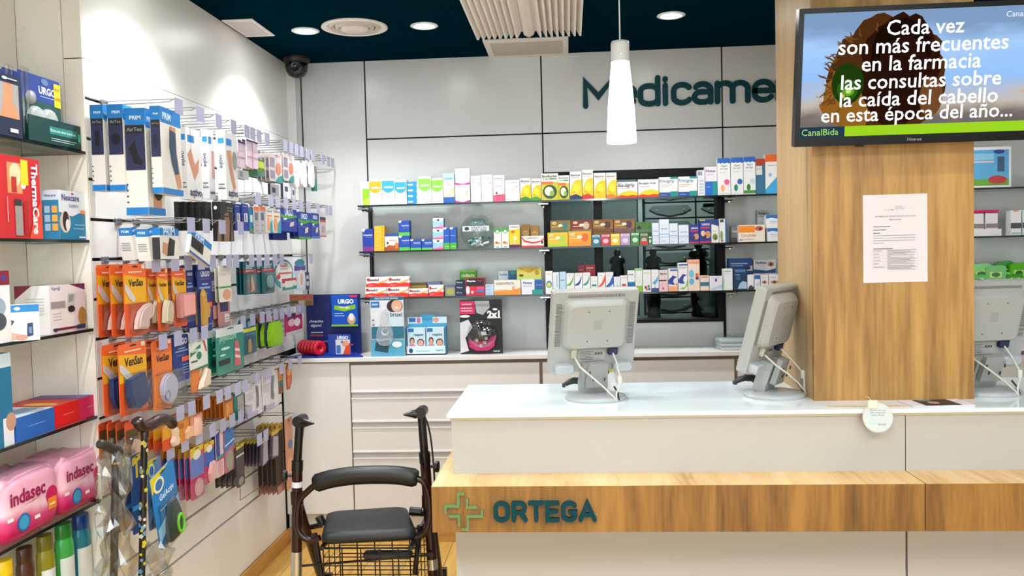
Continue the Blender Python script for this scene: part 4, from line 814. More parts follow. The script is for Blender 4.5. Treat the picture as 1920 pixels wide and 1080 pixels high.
bx(C2, 1395, 512, 1452, 692, Z2, d('#E0E0E2', [('r', .8, 0, 1, 1, '#2A56A8'), ('r', .1, .85, .6, .97, '#3A3A3E'), ('e', .3, .3, .2, .2, '#7A9A5A'), ('r', .2, .05, .5, .12, '#C03A4A')]), 'white carton with a blue edge beside the black shelf upright', group=G2)
bx(C2, 1485, 570, 1537, 690, Z2, d('#6E7276', [('t', 'Co', .5, .7, .6, '#D8DADC', .02), ('r', 0, 0, 1, .3, '#4A3A44')]), 'grey box half behind the orange eye box', Yf=4.47, group=G2)
bx(C2, 1540, 560, 1738, 688, Z2, d('#E8DED2', [('r', 0, .56, .62, .95, '#EE8A1E'), ('e', .78, .78, .16, .15, '#B86A50'), ('e', .82, .76, .06, .08, '#5A2A22'), ('t', 'OcuNet', .38, .40, .58, '#D8A070', .016), ('r', .1, .16, .6, .19, '#C8BEB4'), ('e', .08, .14, .03, .05, '#3A6AB0')]), 'white and orange eye wipe box with a small eye picture', group=G2)
blu = d('#E4E8EC', [('p', [(0, .72), (.3, .8), (.6, .72), (1, .8), (1, 1), (0, 1)], '#1E6AB8'), ('r', .2, .5, .8, .54, '#7AA8CC'), ('r', .2, .38, .7, .41, '#A8C4DA')])
o = bx(C2, 1756, 585, 1880, 685, Z2, blu, 'lower white and blue box beside the column'+MD, group=G2)
bx(C2, 1746, 482, 1880, 580, o['zt'], blu, 'upper white and blue box beside the column'+MD, group=G2)
o = bx(C2, 1680, 556, 1790, 690, Z2, d('#A4A8AA', []), 'lower grey box in the rear beside the column', Yf=4.50, group=G2)
bx(C2, 1680, 450, 1790, 555, o['zt'], d('#A4A8AA', [('t', 'Blefarix', .45, .76, .75, '#24282C', .02), ('r', .1, .5, .5, .53, '#7A7E82')]), 'upper grey box in the rear beside the column', Yf=4.50, group=G2)
# ---- bottom shelf
for x0, x1, nm in ((118, 308, 'outer'), (311, 497, 'inner')):
    o = bx(C3, x0, 362, x1, 452, Z3, enadol(), 'lower '+nm+' red wave box of the four stacked ones'+BT, group=G3)
    bx(C3, x0+8, 262, x1+12, 352, o['zt'], enadol(), 'upper '+nm+' red wave box of the four stacked ones'+BT, group=G3)
bx(C3, 500, 378, 672, 448, Z3, enadol(), 'flat red wave box next to the four stacked ones', group=G3)
bx(C3, 677, 345, 807, 443, Z3, enadol(), 'taller single red wave box'+BT, group=G3)
bx(C3, 520, 330, 660, 445, Z3, d('#A8842A', [('r', 0, .8, 1, 1, '#5A4A2A')]), 'mustard box in the rear'+BT, Yf=4.51, group=G3)
bx(C3, 665, 328, 785, 445, Z3, d('#3A4A7A', [('r', 0, .8, 1, 1, '#6A7AA0')]), 'slate blue box in the rear'+BT, Yf=4.51, group=G3)
bx(C3, 820, 350, 911, 440, Z3, d('#8A9094', [('e', .5, .4, .4, .3, '#A8A848'), ('r', 0, .85, 1, 1, '#5A6484')]), 'grey and olive box turned sideways'+BT, Yf=4.45, group=G3)
z = Z3
for k in range(3):
    o = bx(C3, 913, 392-k*46, 997, 437-k*46, z, d('#131C3E', [('t', 'Pharma', .4, .6, .6, '#C8D0E0', .015), ('r', .1, .25, .6, .3, '#5A6484')]), ('lowest', 'middle', 'topmost')[k]+' navy box of the stack'+BT, group=G3); z = o['zt']+.0003
bx(C3, 1000, 280, 1171, 435, Z3, d('#CE1E3C', [('r', .03, .52, .97, .97, '#16101C'), ('t', 'Pharma', .3, .82, .45, '#F0F0F0', .03), ('t', 'Grip', .74, .82, .26, '#A02A3A', .02), ('e', .12, .3, .1, .24, '#E8E0DC'), ('r', .6, .18, .98, .32, '#3E7ABA'), ('r', .6, .34, .98, .48, '#E04A7A'), ('e', .35, .18, .06, .08, '#F0E0D8')], [('r', 0, 0, 1, 1, '#8A1428')]), 'red and black cold remedy box'+BT, group=G3)
o = bx(C3, 950, 300, 1092, 435, Z3, d('#3E7A20', []), 'lower leaf green box in the rear', Yf=4.515, group=G3)
bx(C3, 948, 220, 1094, 300, o['zt'], d('#4A9A20', [('t', 'cinfatós', .5, .45, .8, '#D8ECC0', .02), ('r', 0, .84, 1, 1, '#7AB840')]), 'upper leaf green box in the rear'+BT, Yf=4.515, group=G3)
z = Z3
for k in range(3):
    o = bx(C3, 1174, 400-k*32, 1249, 431-k*32, z, d('#B8CCE0', [('r', .1, .4, .6, .6, '#8AA4C8')]), ('lowest', 'middle', 'topmost')[k]+' pale blue flat box of the stack'+BT, group=G3); z = o['zt']+.0003
bx(C3, 1252, 305, 1487, 432, Z3, d('#E8E0D4', [('p', [(0, 0), (1, 0), (1, .5), (.8, .34), (.4, .28), (0, .26)], '#EC9030'), ('t', 'DESENFRIOL', .42, .78, .70, '#6A605E', .012), ('t', 'C', .74, .46, .12, '#E0701E', .05), ('r', .06, .32, .5, .35, '#C8906A')]), 'wide white and orange cold remedy box'+BT, group=G3)
o = bx(C3, 1290, 305, 1440, 430, Z3, d('#C4CCD4', []), 'lower pale grey box behind the orange one', Yf=4.515, group=G3)
bx(C3, 1290, 222, 1445, 300, o['zt'], d('#C4D0DC', [('r', .55, 0, 1, 1, '#1E5A8A'), ('r', .7, .6, 1, 1, '#1E8A80'), ('t', 'flexital', .28, .6, .45, '#4A6A8A', .02)]), 'pale box with blue and teal end on top of the rear row', Yf=4.515, group=G3)
ng = d('#E4E2EC', [('r', .62, .3, 1, 1, '#2456A0'), ('r', .5, 0, 1, .3, '#14988A'), ('t', 'Notus', .3, .78, .42, '#4E4A8A', .025), ('r', .06, .55, .5, .58, '#A8B0C8'), ('r', .7, .6, .95, .64, '#8AA8D8')])
o = bx(C3, 1492, 298, 1680, 428, Z3, ng, 'white box with blue and teal corner and purple name'+BT, D=.08, group=G3)
bx(C3, 1452, 190, 1668, 296, o['zt'], d('#C8C05A', [('p', [(0, 1), (1, 1), (.5, .5)], '#B89A20'), ('e', .38, .82, .14, .12, '#D8A830'), ('e', .82, .55, .09, .2, '#A88820'), ('r', 0, 0, 1, .24, '#A8BE62'), ('e', .18, .34, .1, .1, '#5A3A10')]), 'olive yellow box lying on the teal cornered box'+BT, Yf=4.45, group=G3)
S4 = [(92, 190, 147, 360, d(WH, [('e', .5, .42, .4, .16, '#2A8ABE'), ('e', .5, .40, .26, .1, '#E8D040'), ('r', .2, .86, .8, .88, '#E0B080')]), 'white carton with a blue ring behind the first monitor'),
      (149, 190, 195, 350, d('#DCE4EA', [('r', .5, .3, .8, .9, '#B8C8D8'), ('r', 0, 0, 1, .14, '#4AA0B8')]), 'white carton with a grey spray picture'),
      (198, 187, 247, 350, d('#B4D4E6', [('r', .1, .6, .8, .64, '#5A8AAA'), ('r', 0, 0, 1, .12, '#6AB0CC')]), 'pale sky blue carton'),
      (249, 197, 308, 348, swsh('#5AAE1E'), 'white carton with a green swoosh'), (310, 197, 369, 348, swsh('#1A3A9A'), 'white carton with a navy swoosh'), (371, 195, 430, 348, swsh('#1E9A9A'), 'white carton with a teal swoosh'),
      (432, 225, 483, 348, d(WH, [('r', .15, .4, .85, .52, '#1E7A7A'), ('r', .2, .7, .8, .73, '#B0BEBE')]), 'short white carton with a teal bar'),
      (485, 198, 542, 348, d(WH, [('p', [(0, .3), (.5, .5), (1, .9), (1, .55), (.6, .35), (.2, .28)], '#E45A3A'), ('r', .1, .85, .6, .87, '#C0A8A0')]), 'white carton with a red feather stripe'), (544, 196, 603, 348, d(WH, [('p', [(0, .3), (.5, .5), (1, .9), (1, .45), (.6, .3), (.2, .26)], '#1E5AB0'), ('r', .1, .85, .6, .87, '#A8B0C0')]), 'white carton with a blue feather stripe'),
      (605, 232, 652, 348, d('#E0E4EC', [('r', 0, .4, 1, .44, '#8AB4DC')]), 'short white carton with a pale blue line'), (654, 222, 708, 347, d(WH, [('r', .2, .36, .8, .5, '#D02A22'), ('r', .1, .85, .9, .9, '#E8B0A8')]), 'short white carton with a red bar'),
      (710, 185, 763, 347, d(WH, [('r', 0, .2, 1, .42, '#1E62AE'), ('r', 0, .42, 1, .48, '#2AA0A0'), ('r', .1, .8, .8, .84, '#3E8A9A')]), 'white carton with a blue block'),
      (765, 170, 819, 346, d(WH, [('r', 0, 0, 1, .26, '#7CBE2A'), ('r', 0, .9, 1, 1, '#8ACB7A'), ('e', .5, .5, .25, .12, '#D8E4D4')]), 'white carton with a lime foot beside the coloured beads'),
      (821, 182, 884, 346, d(WH, [('e', .35, .2, .14, .07, '#7A2A2A'), ('e', .7, .25, .14, .07, '#2A8A3A'), ('e', .5, .12, .14, .07, '#E07A1E'), ('e', .78, .12, .12, .06, '#1E5AA8'), ('r', .1, .84, .9, .93, '#D0D4C8')]), 'white carton with coloured beads print'),
      (886, 182, 942, 346, d(WH, [('p', [(.1, .4), (.6, .55), (.95, .75), (.9, .5), (.5, .3)], '#5AA4D4'), ('r', 0, 0, 1, .16, '#1E4E8A'), ('t', 'c', .5, .2, .2, '#1E4E8A', .02)]), 'white carton with a light blue fish stroke and navy foot'),
      (944, 185, 1011, 345, d('#E0D2D4', [('t', 'ilerga', .5, .82, .75, '#3A3A40', .03), ('r', .0, .48, .85, .54, '#7A1E28'), ('r', 0, 0, 1, .4, '#E8BCC0'), ('e', .45, .14, .1, .06, '#C03A4A')]), 'white and rose carton with a dark red bar'),
      (1013, 175, 1085, 344, d('#E6E0E2', [('p', [(0, .5), (.5, .7), (.95, .62), (.6, .55), (.5, .42), (.7, .28), (.3, .3), (0, .34)], '#1C3E9A'), ('r', 0, 0, 1, .22, '#F0A878'), ('r', .2, .90, .95, .97, '#2E4A9A'), ('e', .85, .3, .1, .05, '#E0803A')]), 'white carton with a navy wave and peach foot'),
      (1088, 130, 1159, 342, d('#E6E4EA', [('p', [(0, .4), (.5, .6), (.95, .56), (.6, .5), (.5, .38), (.7, .26), (.3, .26), (0, .3)], '#1C3E9A'), ('p', [(.1, .1), (.7, .14), (1, .4), (1, .2), (.6, .05)], '#8AC83A'), ('r', .1, .9, 1, .96, '#4A5AA8'), ('t', 'Dentil', .5, .83, .7, '#6A8A5A', .01)]), 'tall white carton with a navy and lime wave'),
      (1161, 105, 1250, 339, d('#ECD4C4', [('r', 0, .86, 1, 1, '#F0A88A'), ('t', 'KUSHIADE', .5, .90, .8, '#C87A5A', .01), ('e', .3, .55, .22, .13, '#6ABCE0'), ('e', .3, .3, .22, .1, '#5AB0DC'), ('r', .65, .36, .9, .56, '#E0663A'), ('r', .65, .36, .9, .44, '#3E4A7A')]), 'tallest peach coloured carton'),
      (1253, 225, 1319, 337, d('#E4D8D2', [('r', 0, .3, 1, .56, '#2E6E7A'), ('r', .1, .85, .9, .95, '#E88A6A'), ('r', 0, .0, 1, .1, '#F0C0A8')]), 'short white carton with a dark teal band'),
      (1322, 228, 1420, 334, d('#E2DEE8', [('e', .5, .72, .08, .12, '#4A3A9A'), ('p', [(0, .1), (1, .1), (1, .45), (.5, .25)], '#B8C8E8'), ('r', .2, .88, .8, .91, '#A8A0B8')]), 'wide low white carton with a violet drop'),
      (1425, 170, 1496, 330, d('#E4E6E4', [('r', .15, .86, .85, .9, '#7AA89A'), ('r', .15, .76, .6, .78, '#B8C0BC'), ('r', 0, 0, .12, 1, '#BFD8CC')]), 'plain white carton beside the dark blue eye box'),
      (1503, 170, 1603, 327, d('#12335A', [('p', [(.3, .05), (1, .05), (1, .36), (.7, .42), (.45, .3)], '#A8C0DC'), ('r', .1, .84, .9, .97, '#4A7AA8'), ('e', .35, .56, .2, .1, '#2A5A88'), ('r', .1, .7, .5, .73, '#8AB0D0')]), 'dark blue eye care carton'),
      (1606, 215, 1655, 326, d('#E6E8EC', [('p', [(0, 0), (1, 0), (1, .2), (.3, .26)], '#2A3E6A'), ('e', .55, .2, .2, .1, '#5A3A32')]), 'small white navy footed carton beside the dark blue one'),
      (1659, 210, 1702, 324, d('#E2E6EE', [('r', 0, .68, 1, .95, '#2E62B0'), ('e', .5, .3, .3, .16, '#BCD0E4')]), 'small white carton with a blue top'),
      (1706, 215, 1763, 322, d('#E8E4E6', [('e', .5, .5, .36, .12, '#C09078'), ('e', .5, .5, .12, .08, '#4A2A22'), ('r', .1, .8, .6, .84, '#A8B0C0')]), 'small printed eye carton beside the blue topped one'),
      (1767, 210, 1850, 320, d('#E8E6EA', [('e', .5, .48, .36, .12, '#C09078'), ('e', .5, .48, .12, .08, '#4A2A22'), ('r', .1, .8, .6, .84, '#A8B0C0')]), 'small white carton with a printed eye beside the column')]
for x0, y0, x1, y1, de, nm in S4:
    bx(C4, x0, y0, x1, y1, Z3, de, nm+BT, group=G3, D=.045)
bx(C4, 340, 142, 389, 345, Z3, d('#8A1418', [('r', .1, .8, .8, .84, '#C06060')]), 'dark red box in the rear'+BT+' next to its brighter twin', Yf=4.52, group=G3)
bx(C4, 393, 140, 468, 345, Z3, d('#A8181C', [('r', .1, .86, .8, .90, '#E0A0A0'), ('r', .1, .78, .6, .80, '#D07070')]), 'brighter red box in the rear'+BT, Yf=4.52, group=G3)
e1 = bx(C4, 1465, 204, 1640, 328, Z3, d('#1C4A86', []), 'lower navy eye box in the rear', Yf=4.52, group=G3)
bx(C4, 1465, 95, 1645, 200, e1['zt'], d('#1A4788', [('p', [(.05, .1), (.6, .18), (1, .5), (1, .1)], '#C0D0E4'), ('e', .8, .3, .12, .12, '#3A2A2A'), ('r', .08, .6, .8, .66, '#A8C4E0'), ('r', .08, .46, .6, .5, '#A8C4E0')]), 'upper navy eye box in the rear'+BT, Yf=4.52, group=G3)
e1 = bx(C4, 1652, 210, 1820, 325, Z3, d('#C8CCD2', []), 'lower grey white eye box in the rear', Yf=4.52, group=G3)
bx(C4, 1652, 105, 1820, 206, e1['zt'], d('#D6D8DC', [('p', [(0, 0), (1, 0), (1, .34), (.6, .18), (0, .3)], '#1C4A92'), ('t', 'Optiben', .32, .76, .5, '#1E3A6A', .03), ('e', .78, .66, .15, .18, '#B88A70'), ('e', .78, .64, .06, .12, '#3A2420')]), 'upper white eye box with a navy wave'+BT, Yf=4.52, group=G3)
# ---- beyond the column
CR = (0, 0, 1.0)
bx(CR, 1815, 269, 1896, 346, Z1, d('#E8E8EC', [('r', .05, .06, .95, .93, '#5AA8D8'), ('r', .05, .06, .95, .22, '#6AA83A'), ('r', .05, .62, .6, .66, '#D8C8D0'), ('r', .06, .68, .6, .84, '#8AC4E4'), ('e', .68, .2, .22, .1, '#B83A3A'), ('e', .72, .88, .13, .05, '#2A3E9A'), ('r', .68, .4, .84, .76, '#3E5A78')]), 'toy gift box with white frame and blue picture beyond the column', D=.08, cat='gift box', name='gift_box')
t = thing('display_tray', 'white cardboard tray holding two pink lidded packs beyond the column', 'tray', (onY(1846, 436, 4.45).x, 4.47, Z2))
MB().box((-.075, -.035, 0), (.075, .035, .035), '#E4E0E2').build('tray', t)
for k in range(2):
    MB().box((-.066+k*.068, -.028, .002), (-.006+k*.068, .03, .115), '#E0DCDE', .003).box((-.066+k*.068, -.029, .04), (-.006+k*.068, -.0285, .062), '#8A7E78').build('pack', t)
    MB().box((-.068+k*.068, -.032, .115), (-.003+k*.068, .03, .13), '#C4185A', .004).build('lid', t)
bx(CR, 1895, 391, 1915, 438, Z2, d('#E6E4E2', [('r', 0, .28, 1, .5, '#4A4A50'), ('e', .5, .97, .3, .03, '#E89A60'), ('r', .1, .06, .9, .12, '#8AC4C8')]), 'white carton with a grey band beyond the column', group=G2)
bx(CR, 1917, 390, 1940, 438, Z2, d('#CFE0E0', [('r', 0, .28, 1, .5, '#4A4A50')]), 'pale teal carton with a grey band beyond the column', group=G2)
rr = random.Random(4)
for k in range(9):
    px = 1832+k*11.5; q = onY(px, 520, 4.46); t_ = thing('wipes_pack', 'glossy green soft pack of wipes heaped on the shelf beyond the column', 'wipes', (q.x, 4.46+.02*(k % 3), Z3), rr.uniform(-.3, .3), 'green soft packs beyond the column')
    hgt = .05+.045*(k % 2)+.01*(k % 3)
    mb = MB(); prof = [(-.045, .004), (-.04, 0), (.04, 0), (.045, .004), (.046, hgt*.9), (.03, hgt), (-.03, hgt*.97), (-.046, hgt*.88)]
    mb.prism(prof, (Vector((0, .008, 0)), VX, VZ, -VY), .016, M(('#3CA01E', '#5ABE20', '#2A8A2A')[k % 3], .25))
    draw(mb, (Vector((-.045, -.008, 0)), VX, VZ, -VY), .09, hgt, [('r', .2, .35, .8, .65, '#B8E07A'), ('e', .5, .5, .22, .12, '#1E6A2A')], .0003); mb.build('film_pack', t_)
# ================================================================== NICHE WITH GLASS SHELVES (left of the slatted wall)
NZ = (1.8435, 1.5676, 1.2887, 1.011, .744, .475)
XF = -1.515
for z, nm in zip(NZ, ('highest', 'second highest', 'third', 'fourth', 'fifth', 'lowest')):
    t = thing('niche_shelf', nm+' glass shelf of the beige niche, counted downwards', 'shelf', (-1.605, 1.9, z))
    MB().box((-.105, -.72, -.008), (.10, .715, 0), GLASS_SHELF).build('glass_sheet', t)
    MB().box((.10, -.72, -.0085), (.103, .715, .0003), GLASS_EDGE).box((-.105, .715, -.0085), (.103, .718, .0003), GLASS_EDGE).build('polished_edge', t)
    br_ = MB().box((-.107, .28, -.05), (-.06, .30, -.008), '#3A3A38', .004).build('bracket', t)
    MB().tube([(-.10, .29, -.035), (-.05, .29, -.022), (.02, .29, -.012)], [.009, .008, .005], M('#4A4844', .3, .6), 8).build('clamp', br_)
def nb(x0, y0, x1, zb, D, des, label, cat='box', name='product_box', group=None, Xf=XF, rz=0.0, H=None, left=None, top=None):
    """box standing on a niche shelf, front towards the shop (+X)"""
    Y0 = onX(x0, 500, Xf).y; Y1 = onX(x1, 500, Xf).y; W = Y1-Y0-.001
    if H is None: H = onX(x1, y0, Xf).z-zb
    base, fr, sd, tp = des
    o = carton_mesh(W, D, H, base, fr, left if left is not None else sd, sd, top if top is not None else tp).build(name, None, (Xf-D/2, (Y0+Y1)/2, zb), (0, 0, math.pi/2+rz))
    return tag(o, label, cat, group)
z1, z2, z3, z4, z5, z6 = NZ
# shelf 1: plaster display
Y0 = onX(57, 300, XF).y; Y1 = min(onX(162, 300, XF).y, 2.618)
t = thing('counter_display', 'dark green card display tray holding blister packs on the highest niche shelf', 'display', (XF, (Y0+Y1)/2, z1)); W = Y1-Y0
DG = '#0C3A36'
mb = MB().box((-.12, -W/2, 0), (0, W/2, .005), DG).box((-.003, -W/2, 0), (0, W/2, .078), DG).box((-.12, -W/2, 0), (-.117, W/2, .12), DG).box((-.12, W/2-.003, 0), (0, W/2, .03), '#C9CCCB')
draw(mb, (Vector((0, -W/2, 0)), VY, VZ, VX), W, .078, [('r', .38, .45, .92, .74, '#1F7F74'), ('t', 'Efecto anti-dolor inmediato', .64, .6, .5, '#CFE8E2', .01), ('r', .4, .28, .9, .31, '#9FC0BA'), ('r', .4, .2, .85, .23, '#9FC0BA'), ('e', .955, .5, .03, .18, '#2F9E90')], .0003)
mb.build('tray', t)
MB().box((-.126, -W/2-.08, .0), (-.123, -W/2+.055, .40), DG).build('header_card', t)
for k in range(4):
    yy = -.06-.035*(k-1); g_ = k == 0
    mb = MB().box((-.030-.022*k, yy-.10, .006), (-.029-.022*k, yy+.10, .205), '#1C3C90')
    if g_:
        draw(mb, (Vector((-.029, yy-.10, .006)), VY, VZ, VX), .20, .199, [('r', 0, 0, 1, .62, '#0F4A42'), ('t', 'URGO', .68, .80, .42, '#E8EEF8', .03), ('r', .5, .70, .86, .715, '#8AA8E0'), ('e', .62, .93, .09, .05, '#5A7AA8'), ('p', [(.84, .60), (1, .60), (1, .95), (.84, .95)], '#F2D21C'), ('t', 'PVP', .92, .86, .12, '#C83A1C', .02), ('t', '14,95', .92, .72, .14, '#C83A1C', .02), ('r', .3, .5, .85, .515, '#7FB0A4'), ('r', .5, .46, .85, .472, '#7FB0A4')], .0003)
    bl_ = mb.build('blister_card', t)
    if g_:
        PLS = frosted('pad_plastic', '#B9BDBC', .75)
        mb = MB()
        for cy in (yy-.028, yy+.035): mb.lathe([(.042, 0), (.040, .008), (.03, .013), (.001, .015)], PLS, 20, o=(-.0285, cy, .072), ax='X', cap=False)
        mb.lathe([(.02, 0), (.018, .008), (.001, .01)], PLS, 16, o=(-.0285, yy-.05, .135), ax='X', cap=False); mb.build('gel_pad', bl_)
    MB().box((-.0285-.022*k, yy-.095, .012), (-.018-.022*k, yy-.06, .215), clear('blister_plastic', '#F2F4F4', .045, .12), .004).build('blister', bl_)
nb(-30, 152, 55, z1, .07, d('#15203E', [('r', .02, .30, .94, .86, '#9A9A9C'), ('p', [(.50, .30), (.94, .30), (.93, .42), (.80, .56), (.80, .86), (.62, .86), (.58, .6)], '#C08A64'), ('e', .30, .60, .12, .16, '#E6E6EA'), ('e', .3, .6, .05, .06, '#1A2A5A'), ('p', [(.14, .86), (.34, .86), (.3, .72), (.18, .74)], '#C08A64'), ('t', 'ViewSpot', .26, .22, .4, '#E0E4EC', .03), ('r', .05, .12, .4, .14, '#8A92A8'), ('e', .62, .93, .06, .025, '#E4E8EE'), ('r', .66, .92, .9, .94, '#C0C8D8'), ('r', .70, .07, .88, .13, '#E8E8E8')]), 'navy box with a foot photo on the highest niche shelf', 'box', Xf=-1.50)
# shelf 2
nb(14, 302, 82, z2, .10, d('#B81822', [('r', .10, .55, .50, .92, '#D88A5A'), ('e', .32, .78, .16, .14, '#E8C49A'), ('r', .2, .56, .34, .75, '#A8201C'), ('e', .52, .66, .07, .05, '#E8E4E0'), ('r', .46, .66, .66, .97, '#EBC21E'), ('r', .26, .04, .46, .48, '#8E8682'), ('r', .25, .40, .45, .48, '#2A2422'), ('r', .5, .06, .62, .46, '#9C1018'), ('p', [(.62, 0), (1, 0), (1, .5), (.8, .3)], '#D8402A'), ('t', 'ThermaCare', .83, .5, .88, '#F6ECEA', .03, -1), ('r', .05, .2, .07, .5, '#E8A8A0')], [('r', .2, .5, .28, .52, '#E8D8D0'), ('r', .1, .2, .5, .3, '#E8B8B0')]), 'large red heat patch box on the second niche shelf')
o = nb(115, 362, 164, z2, .052, d('#DDE2E8', [('p', [(0, 0), (1, 0), (1, .62), (.5, .48), (0, .56)], '#1B7CA8'), ('e', .22, .36, .2, .22, '#D8C4B4'), ('e', .24, .38, .12, .2, '#2E1A1A'), ('e', .3, .3, .08, .12, '#E8E4E2'), ('t', 'Nexcare', .44, .86, .66, '#3A3E8A', .02), ('e', .52, .94, .05, .02, '#D03A3A'), ('t', 'ColdHot', .55, .70, .36, '#4A5AA0', .01), ('r', .8, .54, .98, .62, '#E08A4A'), ('r', .55, .3, .95, .32, '#8AC4DA'), ('r', .5, .22, .9, .24, '#8AC4DA'), ('r', .7, .04, .95, .07, '#E0EAF0')]), 'blue and white cold and hot pack box on the second niche shelf',
        left=[('r', 0, 0, 1, .96, '#2A7CA6'), ('p', [(0, .8), (1, .8), (1, 1), (0, 1)], '#C4D4DE'), ('t', 'Nexcare', .5, .89, .7, '#2E3480', .02)]+[('r', .15+.45*c, .18+.18*r, .5+.45*c-.02, .32+.18*r, ('#9CC0D6', '#E0A64A')[c]) for c in (0, 1) for r in range(3)], top=[('r', 0, 0, 1, 1, '#5A4A4A')])
# shelf 3
MAR = '#7A1834'
o = nb(89, 531, 157, z3, .105, d('#E6E2E4', [('p', [(.55, 1), (1, 1), (1, .86)], MAR), ('e', .9, .94, .06, .025, '#2E3E8A'), ('t', 'Verval', .17, .93, .24, '#7A86A8', .02), ('r', .03, .52, .42, .66, '#9A9498'), ('p', [(.45, .52), (.66, .56), (.72, .80), (.50, .82)], '#C4C8CC'), ('p', [(.5, .62), (.63, .64), (.66, .78), (.52, .78)], '#8E9C8E'), ('e', .58, .48, .1, .07, '#26262A'), ('e', .88, .3, .12, .2, '#B88A3A'), ('r', .06, .06, .95, .11, MAR), ('r', .06, .40, .3, .415, '#B8B4B6'), ('r', .06, .34, .28, .355, '#B8B4B6'), ('r', .06, .28, .3, .295, '#B8B4B6'), ('r', .7, .04, .95, .13, '#2E3E6A'), ('e', .12, .08, .05, .04, '#3A3A5A')]), 'white wrist blood pressure monitor box with maroon corners on the third niche shelf',
       left=[('p', [(0, 1), (.5, 1), (0, .72)], MAR)]+[('r', .3, .72-.06*k, .85, .735-.06*k, '#BDB8BA') for k in range(6)], top=[('r', 0, 0, 1, 1, '#C9C4C4')])
nb(-30, 507, 16, z3, .07, d('#DADADC', [('r', 0, .80, 1, 1, MAR), ('e', .75, .9, .1, .04, '#2E3E8A'), ('e', .4, .5, .4, .14, '#8EA0AC'), ('e', .5, .3, .3, .12, '#3A4048')]), 'white and maroon inhaler box half out of view on the third niche shelf', Xf=-1.505)
Q = onX(47, 632, -1.545)
o = carton_mesh(.098, .04, .098, '#E2E4E8', [('r', 0, .80, 1, 1, '#1B78BC'), ('e', .47, .9, .08, .05, '#BFD8EC'), ('p', [(.08, .36), (.24, .30), (.40, .56), (.26, .62)], '#22355A'), ('p', [(.16, .44), (.28, .40), (.34, .53), (.24, .56)], '#5A7A9A'), ('p', [(.68, .10), (.84, .14), (.84, .50), (.70, .48)], '#22355A'), ('r', .73, .2, .81, .38, '#5A7A9A'), ('e', .3, .14, .25, .1, '#C09A88'), ('e', .55, .1, .16, .08, '#B88A78')], top=[('r', 0, 0, 1, 1, '#D8D8DA')]).build('product_box', None, (-1.575, 2.145, z3), (0, 0, math.radians(38)))
tag(o, 'small white and blue finger oximeter box in front of the blood pressure monitor', 'box')
o.location = (-1.505, onX(47, 600, -1.505).y-.03, z3)
# shelf 4: flat boxes
fl_ = lambda c: d(c, [('r', .3, .52, .72, .545, '#E8D0D8'), ('p', [(0, 1), (.2, .7), (.22, .72), (.02, 1)], '#1A1A30'), ], [('r', .1, .3, .5, .5, '#E8D0D8')])
hh_ = .066
nb(15, 0, 89, z4, .17, d('#2462B4', [('r', .3, .5, .75, .52, '#9ABCE8')], [('r', .1, .3, .9, .8, '#3E7AC4')], [('r', 0, 0, 1, 1, '#C8D4E4'), ('r', .1, .2, .9, .5, '#8AA8C8')]), 'flat blue box lying on the fourth niche shelf', H=hh_)
nb(90, 0, 137, z4, .17, d('#D8161C', [('r', .3, .5, .75, .52, '#F0A0A0')], [], [('r', 0, 0, 1, 1, '#B83A2A'), ('e', .3, .4, .2, .3, '#D8A83A'), ('r', .5, .1, 1, .6, '#C81C18')]), 'flat red box lying between the blue and pink ones', H=hh_)
nb(138, 0, 181, z4, .17, d('#D8185E', [('r', .3, .5, .75, .52, '#F0A8C0')], [], [('r', 0, 0, 1, 1, '#4A3A7A'), ('r', .1, .1, .6, .9, '#7A5A9A')]), 'flat pink box lying at the end of the fourth niche shelf', H=hh_)
nb(-40, 662, 11, z4, .05, d('#1E6E96', [('r', 0, .85, 1, 1, '#C4DCE4'), ('r', .6, 0, 1, .3, '#D8DCE0'), ('e', .9, .25, .2, .1, '#B8907A')]), 'tall teal box at the edge of the fourth niche shelf')
